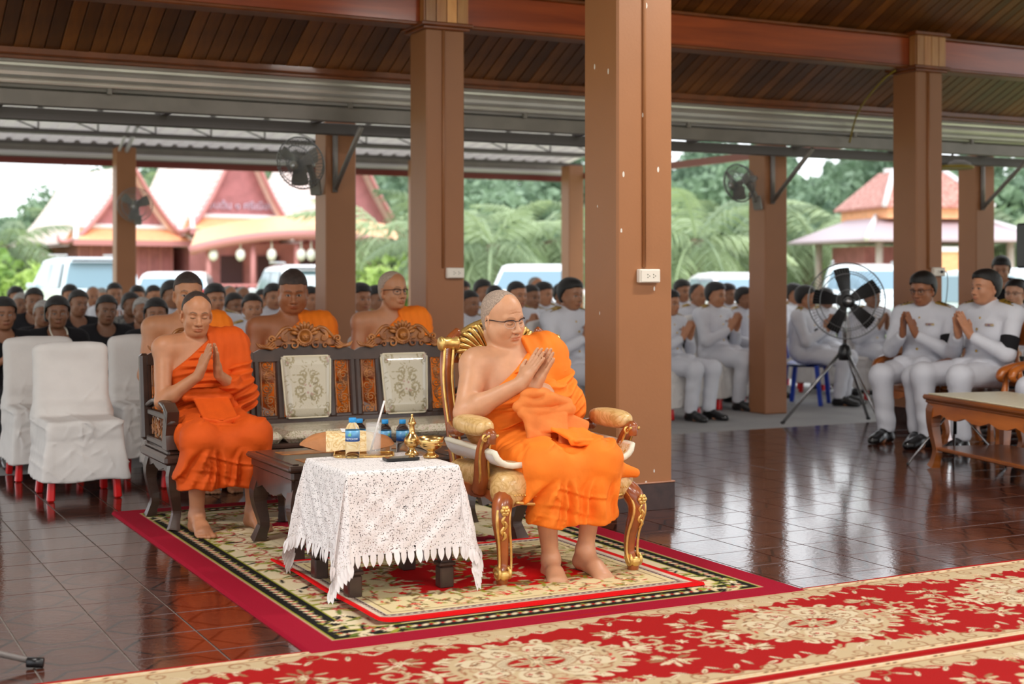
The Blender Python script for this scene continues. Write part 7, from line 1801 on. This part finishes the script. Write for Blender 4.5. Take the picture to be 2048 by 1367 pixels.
p = AT(330, 549, 62); MB().box((0, 0, 1.4), (9, .3, 2.9)).build('house_link_wall', M_MAUVE, None, (p.x+1.2, p.y+2, GZ), (0, 0, math.radians(12))); tag(COL.objects[-1] if COL.objects[-1].name.startswith('house_link') else bpy.data.objects['house_link_wall'], 'mauve board wall joining the left and middle red houses', 'wall')
# ---- pavilion on the right
p = AT(1822, 549, 50); t = thing('pavilion', 'small pavilion with red tiled hip roof behind the parked cars on the right', 'pavilion', (p.x, p.y, GZ), math.radians(12))
def hip(m, w0, w1, z0, z1, off=0):
    P0 = [(-w0, -w0), (w0, -w0), (w0, w0), (-w0, w0)]; P1 = [(-w1, -w1*.6), (w1, -w1*.6), (w1, w1*.6), (-w1, w1*.6)]
    V = [Vector((x, y, z0)) for x, y in P0]+[Vector((x, y, z1)) for x, y in P1]+[Vector((x, y, z0-.08)) for x, y in P0]
    m._add(V, [(0, 1, 5, 4), (1, 2, 6, 5), (2, 3, 7, 6), (3, 0, 4, 7), (4, 5, 6, 7), (11, 10, 9, 8), (0, 8, 9, 1), (1, 9, 10, 2), (2, 10, 11, 3), (3, 11, 8, 0)], False); return m
hip(MB(), 3.25, 1.9, 2.6, 3.35).build('lower_roof', pm('lilac_eave', srgb(186, 168, 176), .5), t); hip(MB(), 2.0, .95, 3.75, 5.0).build('upper_roof', M_ROOFR, t)
MB().box((0, 0, 3.55), (3.6, 3.6, .45)).build('clerestory', M_ROOFO, t)
for sx in (-1, 1):
    MB().tube([(sx*2.02, -2.02, 3.74), (sx*.95, -.57, 5.03)], .1, 6).tube([(sx*3.3, -3.3, 2.6), (sx*1.9, -1.14, 3.4)], .1, 6).build('hip_ridge', M_WHT, t)
    for sy in (-1, 1): MB().tube([(sx*2.4, sy*2.4, 0), (sx*2.4, sy*2.4, 2.6)], .13, 8).build('post', pm('pavilion_post', srgb(200, 186, 182), .6), t)
MB().box((0, 0, 5.05), (2.0, .2, .16)).build('ridge', M_WHT, t); MB().box((0, .6, 1.2), (4.2, 2.6, 2.4)).build('wall', M_MAUVE, t)
g = MB(); g.prism([(-.85, .3), (0, 2.2), (.85, .3)], 1, -3.5, -3.42, (-1.75, 0, 0)); g.build('porch_gable', pm('brick_red', srgb(150, 76, 60), .7), t)
for s in (-1, 1): MB().tube([(-1.75+s*1.0, -3.55, .2), (-1.75, -3.55, 2.5)], .15, 6, flat=.6).build('porch_barge', pm('pavilion_post', srgb(200, 186, 182), .6), t)
MB().grid(lambda a, b: Vector((-1.65+a*2.6+.6*(1-b)*0, -3.4+1.2*b*0, .5+1.7*b)), 6, 6).build('porch_roof', M_ROOFO, t); MB().box((-.3, -3.42, 2.25), (2.7, .1, .16)).build('porch_ridge', M_WHT, t)

# ---- cars
def car(px, Y, rz, label, L, Wd, H, kind, col=(235, 238, 242)):
    p = AT(px, 549, Y); t = thing('car', label, 'car', (p.x, p.y, GZ), rz)
    M_P = pm('car_paint_%d_%d_%d' % col, srgb(*col), .25, .1, coat=.8)
    z0, zb = .28, H*.56
    prof = dict(suv=[(-.5, .45), (-.5, .98), (-.475, 1.0), (-.44, H-.10), (-.40, H-.02), (-.1, H), (.10, H-.05), (.24, zb+.12), (.44, zb-.02), (.495, .75), (.5, .4)],
                hatch=[(-.5, .45), (-.5, .85), (-.47, .95), (-.38, H-.12), (-.30, H-.02), (-.05, H), (.12, H-.08), (.29, zb+.06), (.46, zb-.1), (.5, .6), (.5, .4)],
                pickup=[(-.5, .5), (-.5, .98), (-.17, 1.0), (-.13, H-.08), (-.08, H), (.10, H-.02), (.22, zb+.12), (.45, zb+.02), (.5, .8), (.5, .45)])[kind]
    m = MB(); N = 7
    def sec(a, b):
        i = a*(len(prof)-1); k = min(int(i), len(prof)-2); f_ = i-k; y = (prof[k][0]*(1-f_)+prof[k+1][0]*f_)*L; z = prof[k][1]*(1-f_)+prof[k+1][1]*f_
        w = Wd/2*(1-.20*max(0, (z-zb)/(H-zb))**1.2); q = (b-.5)*2; qq = math.copysign(min(1, abs(q)*1.08), q); zz = z-(.05*max(0, abs(q)-.8)/.2 if z > .5 else 0); return Vector((qq*w*(1 if abs(q) < .98 else 1.0), y, zz))
    m.grid(sec, 3*len(prof), 12)
    for s in (-1, 1):
        P = [(y*L, z) for y, z in prof]; n = len(P); V = []
        for y, z in P: V.append(Vector((s*Wd/2*(1-.20*max(0, (z-zb)/(H-zb))**1.2), y, z-.05 if z > .5 else z)))
        m._add(V, [tuple(range(n)) if s > 0 else tuple(range(n))[::-1]], False)
    m.box((0, 0, .38), (Wd*.96, L*.98, .3), bev=.05); m.build('car_body', M_P, t)
    yr = min(y for y, z in prof)*L
    def wz(z): return Wd/2*(1-.20*max(0, (z-zb)/(H-zb))**1.2)
    za, zb2 = zb+.06, H-.16
    rear = [(y, z) for y, z in prof if z > zb]; 
    # rear window, windscreen, side windows
    i1 = [k for k in range(len(prof)) if prof[k][1] > zb][0]; ya, yb = prof[i1-1 if kind != 'pickup' else i1-1][0]*L, prof[i1][0]*L
    def onrear(z): 
        for k in range(len(prof)-1):
            if prof[k][1] <= z <= prof[k+1][1]: f_ = (z-prof[k][1])/(prof[k+1][1]-prof[k][1]+1e-6); return (prof[k][0]*(1-f_)+prof[k+1][0]*f_)*L
        return yr
    def onfront(z):
        for k in range(len(prof)-1, 0, -1):
            if prof[k][1] <= z <= prof[k-1][1]: f_ = (z-prof[k][1])/(prof[k-1][1]-prof[k][1]+1e-6); return (prof[k][0]*(1-f_)+prof[k-1][0]*f_)*L
        return L/2
    zr = 1.05 if kind == 'pickup' else za
    w = MB(); w._add([Vector((-wz(zr)*.9, onrear(zr)-.02, zr)), Vector((wz(zr)*.9, onrear(zr)-.02, zr)), Vector((wz(zb2)*.9, onrear(zb2)-.02, zb2)), Vector((-wz(zb2)*.9, onrear(zb2)-.02, zb2))], [(0, 1, 2, 3)], False); w.build('rear_window', M_GLASSD, t)
    w = MB(); w._add([Vector((wz(za)*.9, onfront(za+.08)+.02, za+.08)), Vector((-wz(za)*.9, onfront(za+.08)+.02, za+.08)), Vector((-wz(zb2)*.88, onfront(zb2)+.02, zb2)), Vector((wz(zb2)*.88, onfront(zb2)+.02, zb2))], [(0, 1, 2, 3)], False); w.build('windscreen', M_GLASSD, t)
    for s in (-1, 1):
        y0, y1 = onrear(zb2)+.25, onfront(zb2)-.15; ym = (y0+y1)/2
        for a, b in ((y0, ym-.05), (ym+.05, y1)):
            w = MB(); V = [Vector((s*(wz(za)+.01), a-.1, za)), Vector((s*(wz(za)+.01), b+(.25 if b == y1 else 0), za)), Vector((s*(wz(zb2)+.012), b, zb2)), Vector((s*(wz(zb2)+.012), a, zb2))]; w._add(V, [(0, 1, 2, 3)] if s > 0 else [(3, 2, 1, 0)], False); w.build('side_window', M_GLASSD, t)
        for y in (-.3, .31):
            MB().lathe([(0, -.1), (.30, -.1), (.33, -.06), (.33, .06), (.30, .1), (0, .1)], (s*(Wd/2-.08), y*L, .33), 18, Euler((0, math.pi/2, 0)).to_matrix()).build('wheel', pm('tyre', (.03, .03, .03), .7), t)
        MB().box((s*(Wd/2-.12), yr-.01, .92), (.16, .06, .34), bev=.02).build('tail_lamp', pm('red_lamp', srgb(190, 30, 30), .2), t)
        MB().box((s*(Wd/2-.2), L/2-.03, .72), (.3, .08, .16), bev=.03).build('headlamp', pm('clear_lamp', (.8, .82, .85), .15), t)
        MB().box((s*(Wd/2+.1), L*.16, zb+.1), (.18, .1, .13), bev=.03).build('mirror', M_P, t)
    if kind == 'suv':
        MB().box((0, onrear(H-.12)-.12, H-.1), (Wd*.72, .2, .05), bev=.02).build('spoiler', pm('dark_trim', (.03, .03, .035), .4), t)
        for s in (-1, 1): MB().tube([(s*Wd*.36, -L*.35, H+.03), (s*Wd*.36, L*.05, H+.05)], .03, 6).build('roof_rail', pm('silver_badge', (.5, .5, .52), .3, .8), t)
    MB().box((0, yr-.04, .55), (Wd*.94, .14, .22), bev=.05).build('rear_bumper', M_P, t); MB().box((0, yr-.015, .82), (.5, .03, .13)).build('number_plate', pm('plate', (.8, .8, .78), .5), t)
    return t
car(158, 36, math.radians(30), 'silver-blue large off-road car seen from behind, parked left of the far fan column', 4.8, 1.9, 1.86, 'suv', (206, 222, 232))
car(358, 33.5, math.radians(8), 'small white hatchback behind the half-hidden monk', 3.9, 1.72, 1.50, 'hatch')
car(598, 34, math.radians(20), 'white car with a red tail lamp left of the bracket column', 4.4, 1.8, 1.66, 'suv')
car(1080, 31, math.radians(172), 'white pickup facing us behind the crowd, left of the nearest thick column', 5.0, 1.9, 1.66, 'pickup')
car(1476, 33, math.radians(188), 'white car facing us behind the front-row officer', 4.2, 1.75, 1.48, 'hatch')
car(1728, 31, math.radians(168), 'white car behind the tripod fan', 4.6, 1.85, 1.66, 'suv', (225, 236, 240))
car(1985, 26, math.radians(20), 'pale car behind the woman with glasses at the right', 4.6, 1.85, 1.55, 'hatch', (214, 230, 236))

# ---- vegetation
def leafmat(name, a, b, tr=.25):
    m, nt, bs = newmat(name); oi = nt.nodes.new('ShaderNodeObjectInfo'); geo = nt.nodes.new('ShaderNodeNewGeometry'); n = nt.nodes.new('ShaderNodeTexNoise'); n.inputs['Scale'].default_value = .8; n.inputs['Detail'].default_value = 4; lk(nt, geo.outputs['Position'], n.inputs['Vector'])
    ad = nt.nodes.new('ShaderNodeMath'); ad.operation = 'MULTIPLY_ADD'; ad.inputs[1].default_value = .5; ad.inputs[2].default_value = -.05; lk(nt, oi.outputs['Random'], ad.inputs[0]); a2 = nt.nodes.new('ShaderNodeMath'); a2.operation = 'MULTIPLY_ADD'; a2.inputs[1].default_value = 1.2; lk(nt, n.outputs['Fac'], a2.inputs[0]); lk(nt, ad.outputs[0], a2.inputs[2])
    r = nt.nodes.new('ShaderNodeValToRGB'); e = r.color_ramp.elements; e[0].position = .3; e[0].color = (*a, 1); e[1].position = 1; e[1].color = (*b, 1); lk(nt, a2.outputs[0], r.inputs[0]); lk(nt, r.outputs[0], bs.inputs['Base Color']); bs.inputs['Roughness'].default_value = .6
    t_ = nt.nodes.new('ShaderNodeBsdfTranslucent'); lk(nt, r.outputs[0], t_.inputs[0]); mx = nt.nodes.new('ShaderNodeMixShader'); mx.inputs[0].default_value = tr; lk(nt, bs.outputs[0], mx.inputs[1]); lk(nt, t_.outputs[0], mx.inputs[2]); lk(nt, mx.outputs[0], nt.nodes['Material Output'].inputs[0]); return m
M_PALM = leafmat('palm_leaflets', srgb(82, 106, 84), srgb(170, 188, 148)); M_LEAF = leafmat('tree_leaves', srgb(74, 102, 86), srgb(140, 166, 136)); M_BUSH = leafmat('bush_leaves', srgb(110, 150, 80), srgb(190, 214, 130)); M_BARK = pm('grey_bark', srgb(128, 108, 92), .9, var=.3, vs=3, bump=.6, bs=6)  # palm and tree greens paled and greyed, distance haze put into the colour
def frond_mesh(L, droop, seed, n=30):
    f = random.Random(seed); V, Q = [], []
    def rp(t): return Vector((L*t*(1-.12*t), 0, L*(.32*t-droop*t*t)))
    for i in range(n):
        t = .12+.88*i/n; c = rp(t); w = L*.24*math.sin(math.pi*min(1, .18+.85*t))**.7
        for s in (-1, 1):
            d = Vector((.35+.3*t, s*1.0, -.35-.5*f.random())).normalized(); e = c+d*w; wd = Vector((.035*L/3.4, 0, 0)); o = len(V)
            m = c+d*w*.5+Vector((0, 0, .05*w)); V += [c-wd*.4, c+wd*.4, m+wd, m-wd, e+Vector((0, 0, -.25*w))]; Q += [(o, o+1, o+2, o+3)]; Q += [(o+3, o+2, o+4, o+4)]
    for i in range(n):
        a_, b_ = rp(.02+.98*i/n), rp(.02+.98*(i+1)/n); w_ = .05*(1-i/n)+.012; o = len(V); V += [a_+Vector((0, w_, 0)), a_-Vector((0, w_, 0)), b_-Vector((0, w_, 0)), b_+Vector((0, w_, 0))]; Q += [(o, o+1, o+2, o+3)]
    me = bpy.data.meshes.new('frond'); fs = [q if q[2] != q[3] else q[:3] for q in Q]; me.from_pydata([tuple(v) for v in V], [], fs); me.materials.append(M_PALM)
    return me
FRONDS = [frond_mesh(3.6, .55, 1), frond_mesh(3.6, .85, 2), frond_mesh(3.6, 1.15, 3)]
def palm(px, Y, h, s, label, seed, nf=22):
    f = random.Random(seed); p = AT(px, 549, Y); t = thing('palm_tree', label, 'palm tree', (p.x, p.y, GZ), f.uniform(0, 6.28), 'palms beyond the yard')
    MB().tube([(0, 0, 0), (.1, .05, h*.5), (.0, 0, h)], [.32*s, .25*s, .22*s], 9, 4).build('trunk', M_BARK, t)
    for k in range(nf):
        a = k*2.399+f.uniform(-.2, .2); e = (k/nf); o = link('frond', FRONDS[min(2, int(e*3))], None, t, (0, 0, h), (0, .85-1.5*(1-e)*.75+f.uniform(-.12, .12)-.35*(e < .2), a)); sc = s*f.uniform(.85, 1.15); o.scale = (sc, sc, sc)
def leaf_crown(rx, rz, n, seed, size):
    f = np.random.RandomState(seed); 
    k = 9; C = f.normal(0, .42, (k, 3)); C[:, 2] *= .8; R = f.uniform(.35, .6, k)
    idx = f.randint(0, k, n); d = f.normal(0, 1, (n, 3)); d /= np.linalg.norm(d, axis=1)[:, None]; P = C[idx]+d*(R[idx]*f.uniform(.65, 1.0, n))[:, None]; P *= np.array((rx, rx, rz))
    a = f.normal(0, 1, (n, 3)); a /= np.linalg.norm(a, axis=1)[:, None]; b = np.cross(a, f.normal(0, 1, (n, 3))); b /= np.linalg.norm(b, axis=1)[:, None]; s = (size*f.uniform(.6, 1.3, n))[:, None]
    V = np.stack([P-a*s, P+b*s*.5, P+a*s, P-b*s*.5], 1).reshape(-1, 3); Q = np.arange(4*n).reshape(-1, 4); return npmesh('foliage', V, Q, False)
CROWNS = [leaf_crown(3.4, 3.6, 2600, 1, .30), leaf_crown(3.0, 4.4, 2600, 2, .30), leaf_crown(3.8, 3.0, 2600, 3, .30)]; BUSHES = [leaf_crown(1.5, .9, 900, 4, .16), leaf_crown(1.2, 1.2, 900, 5, .16)]
for c in CROWNS: c.materials.append(M_LEAF)
for c in BUSHES: c.materials.append(M_BUSH)
def tree(px, Y, h, s, label, seed, group='trees beyond the yard'):
    p = AT(px, 549, Y); t = thing('tree', label, 'tree', (p.x, p.y, GZ), seed*1.7, group); MB().tube([(0, 0, 0), (.1, 0, h*.5), (0, .1, h*.8)], [.22*s, .17*s, .1*s], 8, 4).build('trunk', M_BARK, t)
    o = link('foliage', CROWNS[seed % 3], None, t, (0, 0, h), (0, 0, seed)); o.scale = (s, s, s)
def bush(px, Y, s, label, seed, group='bushes on the grass'):
    p = AT(px, 549, Y); t = thing('bush', label, 'bush', (p.x, p.y, GZ), seed, group); o = link('foliage', BUSHES[seed % 2], None, t, (0, 0, .75*s)); o.scale = (s, s, s)
    MB().tube([(0, 0, 0), (0, 0, .6*s)], .05*s, 6).build('stem', M_BARK, t)
ORDN = ['first', 'second', 'third', 'fourth', 'fifth', 'sixth', 'seventh', 'eighth', 'ninth', 'tenth', 'eleventh', 'twelfth', 'thirteenth', 'fourteenth', 'fifteenth', 'sixteenth', 'seventeenth', 'eighteenth', 'nineteenth', 'twentieth']; ORDN += ['twenty-'+o for o in ORDN[:9]]+['thirtieth']+['thirty-'+o for o in ORDN[:9]]; CNT = {}
def nth(k): CNT[k] = CNT.get(k, 0)+1; return ORDN[CNT[k]-1]
f = random.Random(3)
sd = 0
for px in range(-680, 2700, 62):
    far = px < 210; Y = f.uniform(84, 104); h = (f.uniform(2.6, 3.6) if far else f.uniform(4.2, 5.4)); sd += 1
    where = 'treeline under open sky' if far else ('row above the red houses' if px < 820 else ('row left of the thick column' if px < 1200 else 'row right of the thick column'))
    tree(px+f.uniform(-15, 15), Y, h, 0.95 if far else 1.15, nth(where)+' broad green tree from the left in the far '+where, sd)
for px in range(250, 2200, 58):
    sd += 1; tree(px+f.uniform(-15, 15), f.uniform(106, 120), f.uniform(6.0, 7.4), 1.25, nth('back')+' tree from the left in the rearmost tall row', sd)
for px in range(820, 2200, 75):
    sd += 1; tree(px+f.uniform(-20, 20), f.uniform(64, 76), f.uniform(2.6, 4.4), 1.0, nth('low%d' % (px < 1200))+' lower tree from the left in the nearer row '+('left' if px < 1200 else 'right')+' of the thick column', sd)
for px, Y, h, s, l in ((12, 58, 2.6, 1.0, 'palm at the left edge with drooping pale fronds'), (112, 86, 4.6, .8, 'small palm crown standing against the sky left of the left red house'), (300, 84, 6.2, 1.1, 'palm above the roof right of the far fan column'), (585, 80, 7.0, 1.3, 'palm between the middle and right red houses'),
                       (775, 54, 2.8, 1.1, 'palm right of the right red house'), (905, 50, 2.6, 1.1, 'palm just right of the capital column'), (985, 47, 2.4, 1.05, 'palm with long pale fronds left of the pickup'), (1100, 50, 2.6, 1.1, 'palm above the white pickup'),
                       (1190, 52, 2.7, 1.0, 'palm half hidden by the nearest thick column'), (1392, 48, 2.6, 1.1, 'palm with a yellowing frond right of the nearest thick column'), (1462, 54, 2.8, 1.1, 'palm above the front-row officer'), (1622, 56, 2.9, 1.1, 'palm left of the pavilion'), (1700, 62, 3.3, 1.1, 'palm behind the pavilion roof'), (1990, 54, 2.8, 1.1, 'palm right of the pavilion'), (2060, 50, 2.7, 1.0, 'palm at the right edge')):
    sd += 1; palm(px, Y, h, s, l, sd)
for px, Y, s in ((8, 56, 1.5), (50, 60, 1.3), (70, 55, 1.1), (-40, 58, 1.4), (770, 52, 1.3), (810, 54, 1.1), (1060, 60, 1.4), (1125, 58, 1.2), (1365, 58, 1.2), (1600, 58, 1.4), (1420, 60, 1.1)):
    sd += 1; bush(px, Y, s, nth('bush%d' % (0 if px < 100 else 1 if px < 900 else 2 if px < 1200 else 3))+' pale green bush on the grass '+('at the left edge' if px < 100 else ('near the right red house' if px < 900 else ('beyond the pickup' if px < 1200 else 'beyond the parked cars on the right'))), sd)
